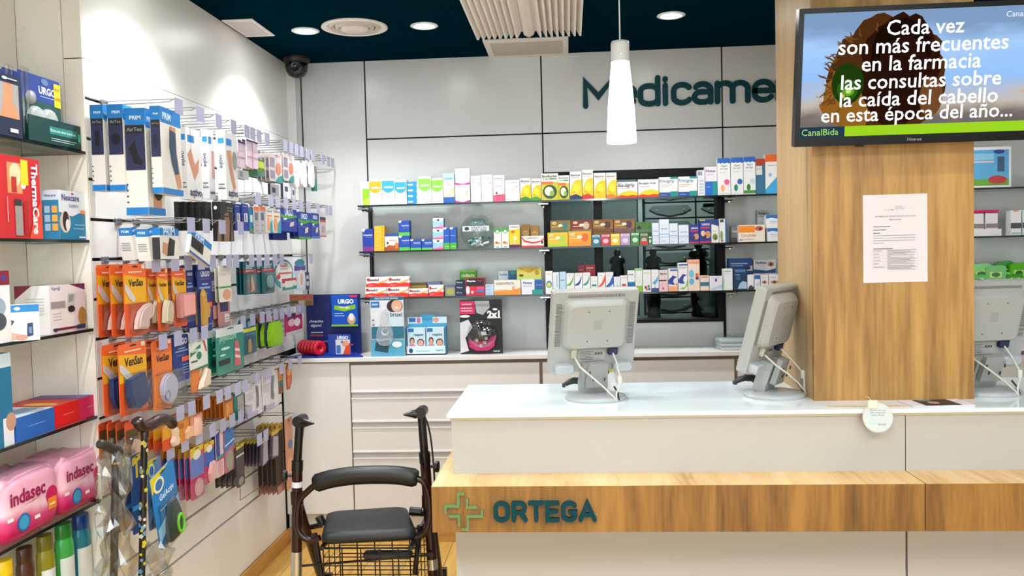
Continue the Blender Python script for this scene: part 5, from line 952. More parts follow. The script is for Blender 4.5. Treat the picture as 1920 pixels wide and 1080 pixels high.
# shelf 5: soft packs
def softpack(x0, x1, ytop, label, zb, D=.15):
    Y0 = onX(x0, 900, XF).y; Y1 = onX(x1, 900, XF).y; W = Y1-Y0-.004; H = onX((x0+x1)/2, ytop, XF).z-zb
    t = thing('soft_pack', label, 'soft pack', (XF-D/2, (Y0+Y1)/2, zb), math.pi/2, 'pink absorbent pad packs')
    def mat():
        k = ('softpack',)
        if k in _mats: return _mats[k]
        m = bpy.data.materials.new('pink_film'); m.use_nodes = True; nt = m.node_tree; b = nt.nodes['Principled BSDF']
        tc = nt.nodes.new('ShaderNodeTexCoord'); sp = nt.nodes.new('ShaderNodeSeparateXYZ'); nz = nt.nodes.new('ShaderNodeTexNoise'); nz.inputs['Scale'].default_value = 7
        a = nt.nodes.new('ShaderNodeMath'); a.operation = 'MULTIPLY_ADD'; a.inputs[1].default_value = .35
        cr = nt.nodes.new('ShaderNodeValToRGB'); cr.color_ramp.elements[0].position = .28; cr.color_ramp.elements[0].color = lin('#C4125A'); cr.color_ramp.elements[1].position = .95; cr.color_ramp.elements[1].color = lin('#E9A9C0')
        for p, c in ((.48, '#DA4A84'), (.62, '#EFC4D2')): e = cr.color_ramp.elements.new(p); e.color = lin(c)
        nt.links.new(tc.outputs['Generated'], sp.inputs[0]); nt.links.new(tc.outputs['Object'], nz.inputs['Vector']); nt.links.new(nz.outputs['Fac'], a.inputs[0]); nt.links.new(sp.outputs[2], a.inputs[2]); nt.links.new(a.outputs[0], cr.inputs[0]); nt.links.new(cr.outputs[0], b.inputs['Base Color'])
        bp = nt.nodes.new('ShaderNodeBump'); bp.inputs['Strength'].default_value = .5; bp.inputs['Distance'].default_value = .006; n2 = nt.nodes.new('ShaderNodeTexNoise'); n2.inputs['Scale'].default_value = 22; nt.links.new(tc.outputs['Object'], n2.inputs['Vector']); nt.links.new(n2.outputs['Fac'], bp.inputs['Height']); nt.links.new(bp.outputs[0], b.inputs['Normal'])
        b.inputs['Roughness'].default_value = .3; _mats[k] = m; return m
    mb = MB(); nx, nz_ = 14, 10; rr = random.Random(x0+500); vs = []; fs = []
    ring = []
    for j in range(nz_+1):
        v = j/nz_; zz = H*v; s_ = 1-.10*abs(2*v-1)**6; row = []
        for k in range(36):
            a = 2*math.pi*k/36; ca, sa = math.cos(a), math.sin(a); e = .28
            x = W/2*math.copysign(abs(ca)**e, ca)*s_; y = D/2*math.copysign(abs(sa)**e, sa)*s_
            row.append((x+rr.uniform(-.0012, .0012), y+rr.uniform(-.0012, .0012), zz-(.006*math.sin(k*.9+x0) if j == nz_ else 0)))
        vs += row
    for j in range(nz_):
        for k in range(36): fs.append((j*36+k, j*36+(k+1) % 36, (j+1)*36+(k+1) % 36, (j+1)*36+k))
    vs.append((0, 0, 0)); vs.append((0, 0, H+.004))
    for k in range(36): fs.append((len(vs)-2, (k+1) % 36, k)); fs.append((len(vs)-1, nz_*36+k, nz_*36+(k+1) % 36))
    mb.add(vs, fs, mat(), True); b = mb.build('film_pack', t)
    pr_ = MB(); draw(pr_, (Vector((-W/2, -D/2-.0015, 0)), VX, VZ, -VY), W, H, [('t', 'indasec', .40, .70, .62, '#9A1250', .03), ('p', [(.3, .52), (.5, .56), (.66, .60), (.5, .545)], '#C03A70'), ('e', .30, .26, .11, .15, '#1A6AA8'), ('e', .30, .26, .085, .115, '#3E9AC8'), ('e', .82, .5, .11, .16, '#C81458'), ('r', .74, .26, .9, .46, '#E8862A'), ('r', .77, .33, .87, .36, '#F8E0C0'), ('r', .02, .36, .12, .42, '#EDEDED'), ('r', .48, .22, .58, .28, '#EDEDED')], .0002)
    pr_.build('print', t)
softpack(5, 113, 888, 'pink pad pack in front with an orange flash on the fifth niche shelf', z5); softpack(116, 198, 850, 'pink pad pack at the end of the fifth niche shelf', z5)
# shelf 6: bottles
def bottle(px, ytop, w, body, cap, label, X=-1.56):
    q = onX(px, ytop, X); H = q.z-z6; r = w/2*q.y/1615
    t = thing('wash_bottle', label, 'bottle', (X, q.y, z6), 0, 'wash bottles on the lowest niche shelf'); s2 = (1, .62)
    def ov(prof, c, nm, par):
        mb = MB(); mb.lathe(prof, c, 24); mb.v = [(x*.72, y, z) for x, y, z in mb.v]; return mb.build(nm, par)
    b = ov([(r*.9, 0), (r, .008), (r, H*.66), (r*.97, H*.74), (r*.86, H*.80), (r*.84, H*.81)], M(body, .25), 'body', t)
    ov([(r*.86, H*.81), (r*.88, H*.82), (r*.86, H*.985), (r*.8, H)], M(cap, .3), 'cap', t)
    mb = MB(); n = 8; vs = []
    for k in range(n+1):
        a = math.radians(-75+k*105/n); vs += [Vector((math.cos(a)*r*1.01*.72, math.sin(a)*r*1.01, H*.1)), Vector((math.cos(a)*r*1.01*.72, math.sin(a)*r*1.01, H*.56))]
    mb.add(vs, [(2*k, 2*k+2, 2*k+3, 2*k+1) for k in range(n)], '#DDE2E0'); mb.build('label_sticker', t)
bottle(150, 964, 44, '#1C7890', '#123A86', 'teal wash bottle with a dark blue cap at the end of the lowest niche shelf')
bottle(118, 981, 44, '#3CA24A', '#1E7A2A', 'green wash bottle with a green cap on the lowest niche shelf')
bottle(83, 1003, 42, '#8A8420', '#6A6618', 'olive wash bottle with an olive cap on the lowest niche shelf')
bottle(45, 1026, 42, '#4A2A1C', '#3E2214', 'dark brown wash bottle on the lowest niche shelf')
bottle(8, 1050, 40, '#C8A020', '#E8C018', 'wash bottle with a yellow cap on the lowest niche shelf')
# ================================================================== HOOKS ON THE SLATTED WALL
TAGM = frosted('lilac_tag_plastic', '#B0B1D2', .9, .25)
WIRE = M('#9A9C9E', .22, .9)
HOOKS = {  # row: (groove index, tag plane X, tag tops in the photograph, words)
 'a': (0, -1.25, [(334, 183), (375, 203), (409, 216), (437, 229), (462, 236), (473, 240), (485, 248), (500, 250), (534, 262), (545, 267), (555, 270), (565, 275), (577, 280), (587, 285), (605, 294), (615, 297), (623, 301)], 'topmost row'),
 'b': (1, -1.30, [(564, 332)], 'second row'),
 'c': (3, -1.25, [(357.5, 409.5), (386, 411.6), (416, 413.5), (450.5, 418.5)], 'fourth row'),
 'd': (2, -1.26, [(483.5, 362), (507, 368), (520.5, 371), (535.5, 372.5), (550.5, 373), (564, 377), (578, 382), (596, 384), (612, 387), (619, 388)], 'third row'),
 'e': (4, -1.33, [(291.7, 484), (327.5, 484), (352.5, 487.5), (376.7, 489), (398, 484), (429, 482.5), (441.7, 477), (471, 477), (485, 476.7), (500, 477), (515, 476.3), (527.5, 476), (582.5, 481)], 'row at eye height'),
 'f': (6, -1.33, [(305, 631), (333, 625), (362, 618), (383, 614)], 'row below eye height'),
 'g': (6, -1.37, [(455, 592.5), (473, 588.7), (491, 585), (503, 583), (516, 581), (528, 578), (541.7, 577.5), (557.5, 577.5), (566, 572.5)], 'row below eye height near the corner'),
 'h': (8, -1.33, [(337, 764), (359, 754), (386.5, 744), (411, 734), (426.6, 727), (445, 721.5), (459, 716)], 'row at counter height'),
 'i': (8, -1.355, [(481.5, 700), (503.7, 690), (527.4, 683), (543.7, 676), (561.5, 670)], 'row at counter height near the corner'),
 'j': (9, -1.36, [(319, 837), (346, 821), (372.6, 810), (398, 797), (417, 787), (434.7, 779), (450.6, 771), (468, 773)], 'second lowest row'),
 'k': (10, -1.335, [(486, 816), (498, 810), (551, 774)], 'lowest row')}
ORD = ['first', 'second', 'third', 'fourth', 'fifth', 'sixth', 'seventh', 'eighth', 'ninth', 'tenth', 'eleventh', 'twelfth', 'thirteenth', 'fourteenth', 'fifteenth', 'sixteenth', 'seventeenth']
RUN = {'g': ('f', 4), 'i': ('h', 7)}   # these hooks carry a row on towards the corner
for row, (k, X, tags, wd) in HOOKS.items():
    start = 0
    if row in RUN: wd = HOOKS[RUN[row][0]][3]; start = RUN[row][1]
    L = X-XL; zs = [onX(px, py, X).z for px, py in tags]; dz = max(.004, sum(zs)/len(zs)-GZ[k]); proto_h = None
    for hi, (px, py) in enumerate(tags):
        q = onX(px, py, X); y = min(q.y, 4.56); hl = 'chrome hook with a lilac tag, %s from the niche, %s' % (ORD[start+hi], wd)
        if proto_h is None:
            t = thing('display_hook', hl, 'hook', (XL, y, GZ[k]), 0, 'tagged hooks in the '+wd)
            MB().tube([(.004, 0, -.006), (L*.55, 0, -.006), (L-.03, 0, -.004), (L-.018, 0, .004)], .0024, WIRE, 6).build('prong', t)
            MB().tube([(.004, .006, .004), (L*.3, .006, .006), (L*.8, .004, dz*.8+.002), (L, 0, dz)], .0018, WIRE, 6).build('tag_wire', t)
            MB().box((-.006, -.018, -.014), (.008, .018, .010), GREYM, .002).build('mount', t)
            MB().box((L, -.028, dz-.049), (L+.0018, .028, dz+.001), TAGM).build('price_tag', t); proto_h = t
        else: copy_tree(proto_h, (XL, y, GZ[k]), hl)
# ================================================================== PACKS ON THE HOOKS
CLEARP = clear('blister_plastic', '#F2F4F4', .045, .12)
GROUPN = 'packs hanging on the slatted wall'
def hangbox(X, xs0, xs1, x2, y0, y1, base, front, spine, label, name='support_box', cat='box', group=None, roll=0.0, yaw=0.0):
    """thick box on a hook; spine (towards the shop front) from xs0 to xs1, front from xs1 to x2 in the plane X"""
    a = onX(xs1, (y0+y1)/2, X); b = onX(x2, (y0+y1)/2, X); W = b.y-a.y; zt = onX(xs1, y0, X).z; zb = onX(xs1, y1, X).z; D = (xs1-xs0)*a.y/1615*.95
    o = carton_mesh(W, D, zt-zb, base, front, spine, (), ()).build(name, None, (X-D/2, (a.y+b.y)/2, zb), (0, 0, math.pi/2+yaw))
    if roll: o.rotation_euler = (Matrix.Rotation(math.pi/2+yaw, 3, 'Z') @ Matrix.Rotation(roll, 3, 'Y')).to_euler()
    return tag(o, label, cat, group)
PB = '#1676BE'; CRM = '#DAD8D2'
prim_sp = lambda sil: [('r', 0, .84, 1, 1, PB), ('t', 'PRIM', .55, .91, .5, '#CFE4F4', .02), ('r', .04, .76, .96, .84, '#1A1C20'), ('t', 'AirTex', .5, .80, .7, '#8E9298', .01), ('r', .04, .42, .96, .76, '#23264A')]+sil+[('r', 0, 0, 1, .07, PB)]+[('e', .10, .12+.055*k, .05, .009, '#33343A') for k in range(4)]
prim_fr = lambda limb: [('r', 0, .82, 1, 1, PB), ('t', 'PRIM', .3, .90, .4, '#CFE4F4', .02)]+limb+[('r', 0, 0, 1, .07, PB)]
LIMB = '#C08A6A'
GA = 'blue topped support boxes on the topmost row'
hangbox(-1.44, 168, 196, 214, 197, 357, CRM, prim_fr([]), prim_sp([('r', .35, .52, .65, .7, '#0C0D18')]), 'first blue topped support box next to the niche panel, with a dark sleeve picture', group=GA)
hangbox(-1.378, 200, 233, 250, 196, 357, CRM, prim_fr([]), prim_sp([('e', .5, .6, .28, .07, '#0C0D18'), ('r', .25, .55, .75, .65, '#0C0D18')]), 'second blue topped support box, with a wide dark band picture', group=GA)
hangbox(-1.312, 229, 275, 306, 203, 402, CRM, prim_fr([('p', [(.3, .07), (.8, .07), (.9, .8), (.4, .8)], LIMB), ('e', .6, .26, .3, .12, '#16181C'), ('r', .3, .26, .9, .5, '#1A1C24')]), prim_sp([('p', [(.2, .62), (.5, .70), (.62, .56), (.85, .5), (.8, .46), (.45, .48), (.3, .58)], '#0B0C16')]), 'tallest blue topped support box, with a knee brace picture', group=GA)
hangbox(-1.268, 279, 300, 342, 199, 362, CRM, prim_fr([('p', [(.42, .80), (.72, .80), (.74, .5), (.9, .2), (.95, .1), (.75, .08), (.55, .3), (.4, .55)], LIMB), ('p', [(.42, .76), (.72, .74), (.72, .5), (.82, .26), (.62, .24), (.48, .36), (.38, .56)], '#2E4A66')]), prim_sp([('e', .5, .6, .25, .08, '#0B1830')]), 'blue topped support box with an ankle brace photo', group=GA, yaw=.05)
aq = lambda limb: [('r', .1, .80, .55, .90, '#1E7CC0')]+limb+[('t', 'aqtivo', .55, .09, .8, '#1C2A4E', .03)]
aqs = [('r', .2, .82, .9, .90, '#1E7CC0'), ('t', 'aqtivo', .5, .56, .2, '#2A3658', .02, 1), ('r', .1, .22, .8, .235, '#55585E'), ('r', .1, .16, .9, .175, '#55585E'), ('r', .1, .19, .6, .2, '#9A9CA2')]
WHB = '#D9DADD'; GB = 'white support boxes on the topmost row'
hangbox(-1.29, 335, 350, 377, 238, 373, WHB, aq([('p', [(.05, .62), (.3, .72), (.55, .5), (.85, .6), (.8, .42), (.5, .28), (.2, .5)], LIMB)]), aqs, 'white support box with a bent arm photo next to the ankle brace box', group=GB)
hangbox(-1.33, 377, 391, 402, 243, 372, WHB, aq([('r', .5, .3, 1, .7, '#C4A090')]), aqs, 'white support box hanging behind another with a dark end label', group=GB)
hangbox(-1.27, 405, 423, 445, 246, 374, WHB, aq([('p', [(.1, .72), (.5, .74), (.55, .5), (.8, .2), (.6, .14), (.3, .4)], LIMB), ('e', .75, .6, .2, .14, '#8E9A96')]), aqs, 'white support box with a forearm photo beside the pink packs', group=GB)
GC = 'small blue topped boxes on the fourth row'
sm = [('r', 0, .76, 1, 1, PB), ('t', 'PRIM', .5, .88, .6, '#CFE4F4', .02)]
hangbox(-1.36, 226, 252, 262, 424, 486, CRM, sm, sm+[('r', .1, .3+.07*k, .8, .33+.07*k, '#8A94A0') for k in range(4)], 'small blue topped box leaning next to the niche on the fourth row', group=GC, roll=-.2)
hangbox(-1.32, 256, 282, 296, 426, 487, CRM, sm, sm+[('r', .1, .3+.07*k, .8, .33+.07*k, '#8A94A0') for k in range(4)], 'small blue topped box leaning on its neighbour on the fourth row', group=GC, roll=-.18)
hangbox(-1.295, 284, 300, 335, 427, 486, CRM, sm+[('p', [(.3, .1), (.7, .1), (.8, .6), (.5, .7)], '#15171B'), ('p', [(.1, .2), (.35, .12), (.4, .5), (.15, .55)], LIMB)], [('r', 0, .76, 1, 1, PB), ('r', 0, 0, 1, .7, '#24262C')], 'small blue topped box with a wrist brace photo', group=GC)
hangbox(-1.262, 345, 353, 392, 440, 488, CRM, [('r', 0, .74, 1, 1, PB), ('t', 'PRIM', .4, .87, .4, '#CFE4F4', .02), ('r', .04, .28, .62, .72, '#1B1D26'), ('e', .32, .5, .2, .12, '#0E0F14'), ('r', 0, 0, 1, .1, '#2A5E9A')], sm, 'small blue topped box tilted askew at its hook end', group=GC, roll=.34)
def pack(X, x0, y0, x1, y1, base, items, label, short, n=1, dx=.016, name='hanging_pack', cat='pack', prod=None, blis=None, group=None, roll=0.0, T=.003, outline=None, mat=None):
    """flat card pack in the plane X facing the shop; prod/blis add a product and a clear blister on it"""
    ym = (y0+y1)/2; a = onX(x0, ym, X); b = onX(x1, ym, X); W = b.y-a.y; zt = onX((x0+x1)/2, y0, X).z; zb = onX((x0+x1)/2, y1, X).z; H = zt-zb
    t = thing(name, label, cat, (X, (a.y+b.y)/2, zb), math.pi/2, group or GROUPN)
    if roll: t.rotation_euler = (Matrix.Rotation(math.pi/2, 3, 'Z') @ Matrix.Rotation(roll, 3, 'Y')).to_euler()
    mb = MB(); fr = (Vector((-W/2, -T, 0)), VX, VZ, -VY)
    if outline:
        mb.prism([(u*W, v*H) for u, v in outline], (Vector((-W/2, 0, 0)), VX, VZ, -VY), T, mat or base)
    else:
        r = min(W, H)*.06   # card with clipped corners and a euro slot
        mb.prism([(r, 0), (W-r, 0), (W, r), (W, H-r), (W-r, H), (r, H), (0, H-r), (0, r)], (Vector((-W/2, 0, 0)), VX, VZ, -VY), T, mat or base)
        items = list(items)+[('p', [(.38, .955), (.62, .955), (.62, .97), (.53, .972), (.5, .985), (.47, .972), (.38, .97)], '#1A1512')]
    draw(mb, fr, W, H, items, .0003); mb.build('card', t)
    if prod:
        pts, dep, c = prod; p_ = MB(); p_.prism([(u*W, v*H) for u, v in pts], (Vector((-W/2, -T-.003, 0)), VX, VZ, -VY), dep, c)
        # a slightly smaller crown rounds the front of the product
        cu = sum(u for u, v in pts)/len(pts); cv = sum(v for u, v in pts)/len(pts)
        p_.prism([((cu+(u-cu)*.8)*W, (cv+(v-cv)*.86)*H) for u, v in pts], (Vector((-W/2, -T-.003-dep, 0)), VX, VZ, -VY), dep*.35, c); p_.build('product', t)
    if blis:
        u0, v0, u1, v1, dep = blis
        MB().box((-W/2+u0*W, -T-dep-.002, v0*H), (-W/2+u1*W, -T-.0008, v1*H), CLEARP, min(.004, dep*.3)).build('blister', t)
    for k in range(1, n):
        copy_tree(t, (X-dx*k, (a.y+b.y)/2, zb), short+', %s in the queue on its hook' % ORD[k])
    return t
egg = lambda cx, cy, rx, ry: ell(cx, cy, rx, ry, 20)
OR = '#D8541E'; YE = '#E3A80C'
def ven(foot=True, name='VenSan'):
    it = [('r', 0, .46, 1, .90, YE), ('p', [(0, .86), (1, .80), (1, 1), (0, 1)], '#E2642A'), ('t', name, .52, .74, .66, '#1A1210', .03), ('r', .2, .88, .8, .9, '#F0C8B0'), ('r', .8, .93, .95, .99, '#D8CFC8')]
    if foot: it += [('p', [(0, .74), (.14, .70), (.42, .56), (.48, .50), (.36, .47), (.2, .52), (0, .64)], '#C9C2BE')]
    return it
GV = 'orange and yellow foot care packs'
heel = [(.16, .50), (.74, .56), (.84, .36), (.90, .22), (.78, .12), (.5, .06), (.26, .10), (.16, .26)]
bunion = [(.30, .10), (.80, .08), (.86, .16), (.84, .2), (1.1, .26), (1.16, .36), (1.02, .44), (.78, .42), (.5, .34), (.36, .22)]
pack(-1.345, 232, 495, 273, 630, OR, ven(), 'orange and yellow pack with a pale gel bunion pad next to the niche', 'orange bunion pad pack', 3, .042, prod=(bunion, .012, '#E2C4BC'), blis=(.12, .03, 1.0, .46, .02), group=GV)
pack(-1.345, 294, 503, 314, 621, OR, ven(), 'narrow orange and yellow pack with a cream toe cap', 'narrow orange toe cap pack', 3, .034, prod=([(.2, .14), (.8, .10), (.98, .3), (.9, .46), (.5, .5), (.3, .36)], .014, '#D9CDB2'), blis=(.1, .04, 1, .5, .024), group=GV)
pack(-1.345, 322, 502, 348, 613, OR, ven(), 'orange and yellow pack with a pink tubular bandage', 'orange tubular bandage pack', 2, .036, prod=([(.18, .16), (1.2, .18), (1.2, .56), (.16, .56)], .018, '#DE9C98'), blis=(.1, .08, 1.25, .58, .024), group=GV)
UB = '#16307E'
urgo = lambda: [('t', 'URGO', .58, .86, .66, '#D8E0F2', .04), ('r', .2, .78, .85, .79, '#A83A7A'), ('r', .3, .70, .75, .72, '#9AB0DC'), ('r', .12, .64, .92, .67, '#8A9CCC'), ('r', .2, .56, .7, .57, '#8A9CCC')]
pack(-1.36, 347, 498, 362, 613, UB, urgo()+[('r', .2, .48, 1, .56, '#B02A6A')], 'dark blue plaster pack with a magenta bar between foot care packs', 'dark blue plaster pack', 2, .02, group='dark blue plaster packs')
pack(-1.35, 370, 496, 395, 622, UB, urgo()+[('r', .3, .36, 1, .43, '#E0562C'), ('r', .5, .1, .95, .11, '#8A9CCC')], 'dark blue plaster pack with a golden insole shape', 'dark blue insole plaster pack', 4, .02, prod=([(.08, .02), (.4, .02), (.42, .2), (.62, .22), (.7, .32), (.6, .42), (.42, .40), (.36, .6), (.2, .64), (.08, .56)], .008, '#B98E3E'), group='dark blue plaster packs')
MV = '#5A4660'
pack(-1.37, 395, 510, 407, 600, '#2A2A52', [('r', .1, .6, .9, .82, '#8A7A94'), ('r', .2, .64, .8, .66, '#2A2A40'), ('r', .2, .70, .8, .72, '#2A2A40'), ('r', .1, .02, .9, .3, '#B07A78')], 'dusky navy and rose pack back beside the golden insole pack', 'dusky navy and rose pack', 3, .014)
pack(-1.352, 409, 498, 432, 566, '#DDDAD2', [('r', 0, .38, 1, .43, '#3E8E4E'), ('e', .6, .2, .34, .15, '#D49A78'), ('r', .2, .86, .7, .87, '#A8A49A'), ('r', .2, .76, .6, .77, '#A8A49A')], 'white pack with a green line and a round skin toned patch', 'white round patch pack', 3, .014)
pack(-1.362, 408, 562, 430, 611, '#B87E7C', [('r', .15, .55, .85, 1, '#1C2450'), ('r', .5, .14, .9, .45, '#D8D0CE'), ('r', .55, .2, .85, .22, '#4A4444'), ('r', .55, .3, .85, .32, '#4A4444')], 'rose pack with a navy block and barcode under the round patch pack', 'rose barcode pack', 2, .02)
TE = '#0E5E6C'
tl_it = [('t', 'beter', .5, .86, .6, '#BFE4E4', .03), ('r', 0, .66, 1, .75, '#C42630'), ('r', .15, .70, .8, .72, '#F0D8D8'), ('r', .1, .79, .7, .81, '#8AC0C4')]
GT = 'teal beauty tool packs with a red band'
pack(-1.362, 456, 490, 479, 552, TE, tl_it, 'teal tool pack with red band and a pale tweezer', 'teal tweezer pack', 3, .015, prod=([(.5, .08), (.72, .14), (.66, .34), (.52, .56), (.48, .56), (.52, .3)], .004, '#C8B48A'), blis=(.1, .03, .9, .62, .008), group=GT)
pack(-1.37, 480, 492, 491, 550, TE, tl_it, 'slim teal tool pack with red band between the wider ones', 'slim teal tool pack', 2, .012, group=GT)
pack(-1.362, 490, 488, 513, 550, TE, tl_it, 'teal tool pack with red band and a round eyelash curler', 'teal curler pack', 3, .019, prod=(egg(.55, .36, .26, .2), .006, '#8FB8BC'), blis=(.1, .03, .95, .62, .012), group=GT)
pack(-1.365, 513, 486, 549, 542, '#C9DCD8', [('e', .5, .56, .44, .36, '#E2E4E0'), ('t', 'nexcare', .5, .80, .4, '#B8402C', .02), ('r', .2, .5, .9, .56, '#C8604A'), ('e', .2, .42, .1, .08, '#C03A2A'), ('r', .3, .66, .7, .68, '#A8948C')], 'egg shaped white and teal pack near the corner', 'egg shaped pack', 1, outline=egg(.5, .5, .5, .5), mat='#2E8E94')
hangbox(-1.355, 525, 529, 556, 523, 545, '#D8D8D4', [('r', 0, .62, 1, 1, '#B8283A'), ('r', .2, .5, .95, .78, '#E4E0DC'), ('r', 0, 0, 1, .3, '#2E8A84'), ('r', .2, .2, .7, .45, '#E8E6E2')], [], 'small red white and teal box below the egg shaped pack', name='hanging_box')
pack(-1.36, 551, 486, 572, 545, '#C8D4E6', [('r', 0, .64, 1, .80, '#5E2A92'), ('e', .5, .88, .45, .12, '#2E9CC0'), ('e', .55, .36, .3, .3, '#E6E2E8'), ('e', .6, .36, .14, .2, '#E0B8A8')], 'pale tube pack with a purple shoulder near the corner', 'pale purple shouldered pack', 1, outline=[(.1, 0), (.95, 0), (1, .3), (.9, .75), (.8, .95), (.5, 1), (.1, .9), (0, .6), (.05, .3)])
pack(-1.365, 572, 510, 579, 542, '#1A2350', [('r', .2, .2, .8, .45, '#C8CCD8'), ('r', .2, .6, .8, .8, '#C8CCD8')], 'thin navy and white pack next to the purple shouldered one', 'thin navy pack', 1)
pack(-1.345, 222, 642, 274, 775, OR, ven(), 'orange and yellow pack with a big dark blue heel cushion', 'orange heel cushion pack', 2, .05, prod=(heel, .014, M('#0B3068', .55)), blis=(.1, .03, .96, .58, .022), group=GV)
t = pack(-1.345, 285, 637, 322, 767, '#E07834', ven(False)[1:]+[('r', 0, .1, 1, .5, '#E2843A')], 'orange and yellow pack with a clear gel heel and blue spot', 'orange gel heel pack', 2, .045, prod=(egg(.66, .28, .42, .22), .010, M('#B9B4CC', .2)), blis=(.1, .04, 1.35, .54, .022), group=GV)
MB().lathe([(.016, 0), (.014, .004), (.001, .005)], '#1C4EA8', 18, o=(-.006, -.021, .045), ax='Y', cap=False).build('blue_spot', t)
pack(-1.352, 323, 628, 353, 715, UB, urgo()+[('r', .5, .42, 1, .52, '#E0562C')]+[('r', .5, .34-.06*k, .95, .355-.06*k, '#8A9CCC') for k in range(4)], 'dark blue plaster pack with an orange bar in the row below eye height', 'dark blue plaster pack below eye height', 3, .018, group='dark blue plaster packs')
pack(-1.345, 354, 638, 388, 691, '#DCE2DA', [('p', [(.02, .62), (.6, .86), (.62, .70), (.02, .46)], '#2E7A56'), ('t', 'Comforgel', .32, .66, .52, '#E8F0E8', .02), ('e', .5, .46, .14, .14, '#2E7A56'), ('r', .06, .26, .4, .32, '#4A4A4A'), ('p', [(.74, .95), (.82, .95), (.96, .55), (.88, .55)], '#B84A3A'), ('p', [(0, 0), (1, 0), (1, .08), (0, .02)], '#2E7A56')], 'white and green compress pack beside the dark blue plasters', 'white and green compress pack', 2, .02)
pack(-1.355, 357, 689, 389, 732, '#D87A34', [('r', .5, .0, 1, 1, '#C9B49C')], 'orange pack with a cream toe spreader below the compress pack', 'orange toe spreader pack', 1, prod=([(.3, .1), (.9, .15), (.95, .8), (.7, .95), (.55, .6), (.4, .4)], .012, '#D8C4B0'), group=GV)
GRN2 = M('#0F7A66', .18)
pack(-1.338, 404, 612, 456, 698, '#0F7A66', [('r', 0, .82, 1, 1, '#CBD2D4'), ('t', 'physiocure', .42, .77, .6, '#9AD0C0', .02), ('r', .06, .2, .46, .32, '#0A2A24'), ('p', [(.62, .10), (.86, .08), (.84, .4), (.78, .66), (.66, .66), (.64, .4)], '#C8606A'), ('p', [(.64, .3), (.84, .24), (.84, .3), (.64, .36)], '#E8D0CC'), ('p', [(.64, .44), (.82, .4), (.82, .46), (.64, .5)], '#E8D0CC'), ('e', .3, .55, .16, .03, '#BFE4DA'), ('e', .2, .42, .10, .02, '#BFE4DA')], 'large shiny green bag with a pink spiral bandage picture', 'large shiny green bag', 3, .03, mat=GRN2)
pack(-1.385, 454, 598, 479, 664, '#0E6A86', [('r', 0, .64, 1, .74, '#D8D62A'), ('p', [(.42, .78), (.58, .78), (.62, .9), (.5, .98), (.38, .9)], '#BFE0E4')], 'teal pack with a yellow band beside the large green bag', 'teal yellow banded pack', 2, .016, prod=([(.3, .06), (.5, .08), (.5, .3), (.42, .44), (.3, .4)], .005, '#C8A868'), blis=(.1, .03, .9, .58, .008))
LIME = M('#8CC411', .6)
pack(-1.382, 497, 588, 521, 651, '#1A2A62', [('r', 0, .78, 1, .97, '#E0601C'), ('t', 'URGO', .5, .97, .6, '#E8ECF4', .03), ('t', 'PIEL', .5, .86, .5, '#F4E0D0', .02)], 'lime green sponge pack with an orange header near the corner', 'lime sponge pack', 3, .032, prod=([(.1, .06), (.9, .04), (1, .3), (.94, .6), (.8, .76), (.2, .74), (.04, .5), (.02, .25)], .018, LIME))
pack(-1.39, 522, 584, 533, 630, '#B8B4BC', [('r', .1, .1+.22*k, .9, .25+.22*k, '#8E8A94') for k in range(4)], 'clear barcoded pack back beside the pink one', 'clear barcoded pack', 2, .012)
pack(-1.385, 534, 588, 566, 627, '#B8285E', [('t', 'Lady', .35, .86, .4, '#1A2A5A', .03), ('e', .35, .6, .2, .18, '#D8B0C0'), ('e', .68, .56, .18, .2, '#E8DCE0'), ('r', 0, 0, 1, .18, '#C8BEC2')], 'pink card pack with white flowers near the corner', 'pink flower pack', 2, .016)
# counter height rows
GO = 'packs hanging in the row at counter height'
pack(-1.36, 333, 784, 353, 828, '#D98A1E', [('r', .5, 0, 1, .5, '#E4B08A'), ('r', .1, .6, .5, .8, '#B8641A')], 'amber toe protector pack beside the walking stick handle', 'amber toe protector pack', 5, .022, prod=([(.5, .1), (1.1, .12), (1.15, .5), (.8, .6), (.5, .4)], .008, '#E2B896'), group=GO)
pack(-1.36, 355, 776, 379, 818, '#C9805A', [('r', .1, .5, .9, .9, '#E0A890')], 'skin coloured gel toe pack in the row at counter height', 'skin coloured gel toe pack', 5, .022, prod=([(.15, .1), (.5, .05), (.6, .5), (.5, .85), (.25, .9)], .012, '#E2B8A4'), group=GO)
pack(-1.37, 418, 744, 436, 786, '#C86A12', [('r', .1, .05, .9, .75, '#D98A2E'), ('r', .3, .1, .5, .7, '#E8A850'), ('r', .1, .8, .9, .92, '#A84A10')], 'amber strip pack at the front of a long queue at counter height', 'amber strip pack', 8, .017, group=GO)
pack(-1.37, 438, 738, 456, 786, '#0E8070', [('r', .35, 0, 1, .9, '#A8A6A2'), ('r', .4, .3, .9, .32, '#5A5A58'), ('r', .4, .5, .9, .52, '#5A5A58')], 'green edged grey card pack beside the amber strips', 'green edged grey pack', 3, .02, group=GO)
wt = lambda: [('r', .05, .70-.05*0, .5, .715, '#9A96A0')]+[('r', .05, .66-.045*k, .42, .67-.045*k, '#9A96A0') for k in range(4)]+[('r', .2, .02, .7, .14, '#B8A8CC'), ('r', .02, .03, .14, .18, '#5A3A7A')]
pack(-1.385, 459, 716, 490, 781, '#DDDBE0', wt(), 'white card with slim steel tweezers in the row at counter height', 'white tweezer card', 2, .016, prod=([(.62, .22), (.68, .22), (.72, .5), (.70, .86), (.62, .86), (.66, .5)], .004, GREYM), group=GO)
pack(-1.38, 491, 698, 521, 767, '#E0DEE2', wt(), 'white card with steel scissors in the row at counter height', 'white scissors card', 2, .016, prod=([(.5, .3), (.58, .24), (.62, .34), (.56, .5), (.66, .9), (.56, .9), (.5, .52)], .005, GREYM), group=GO)
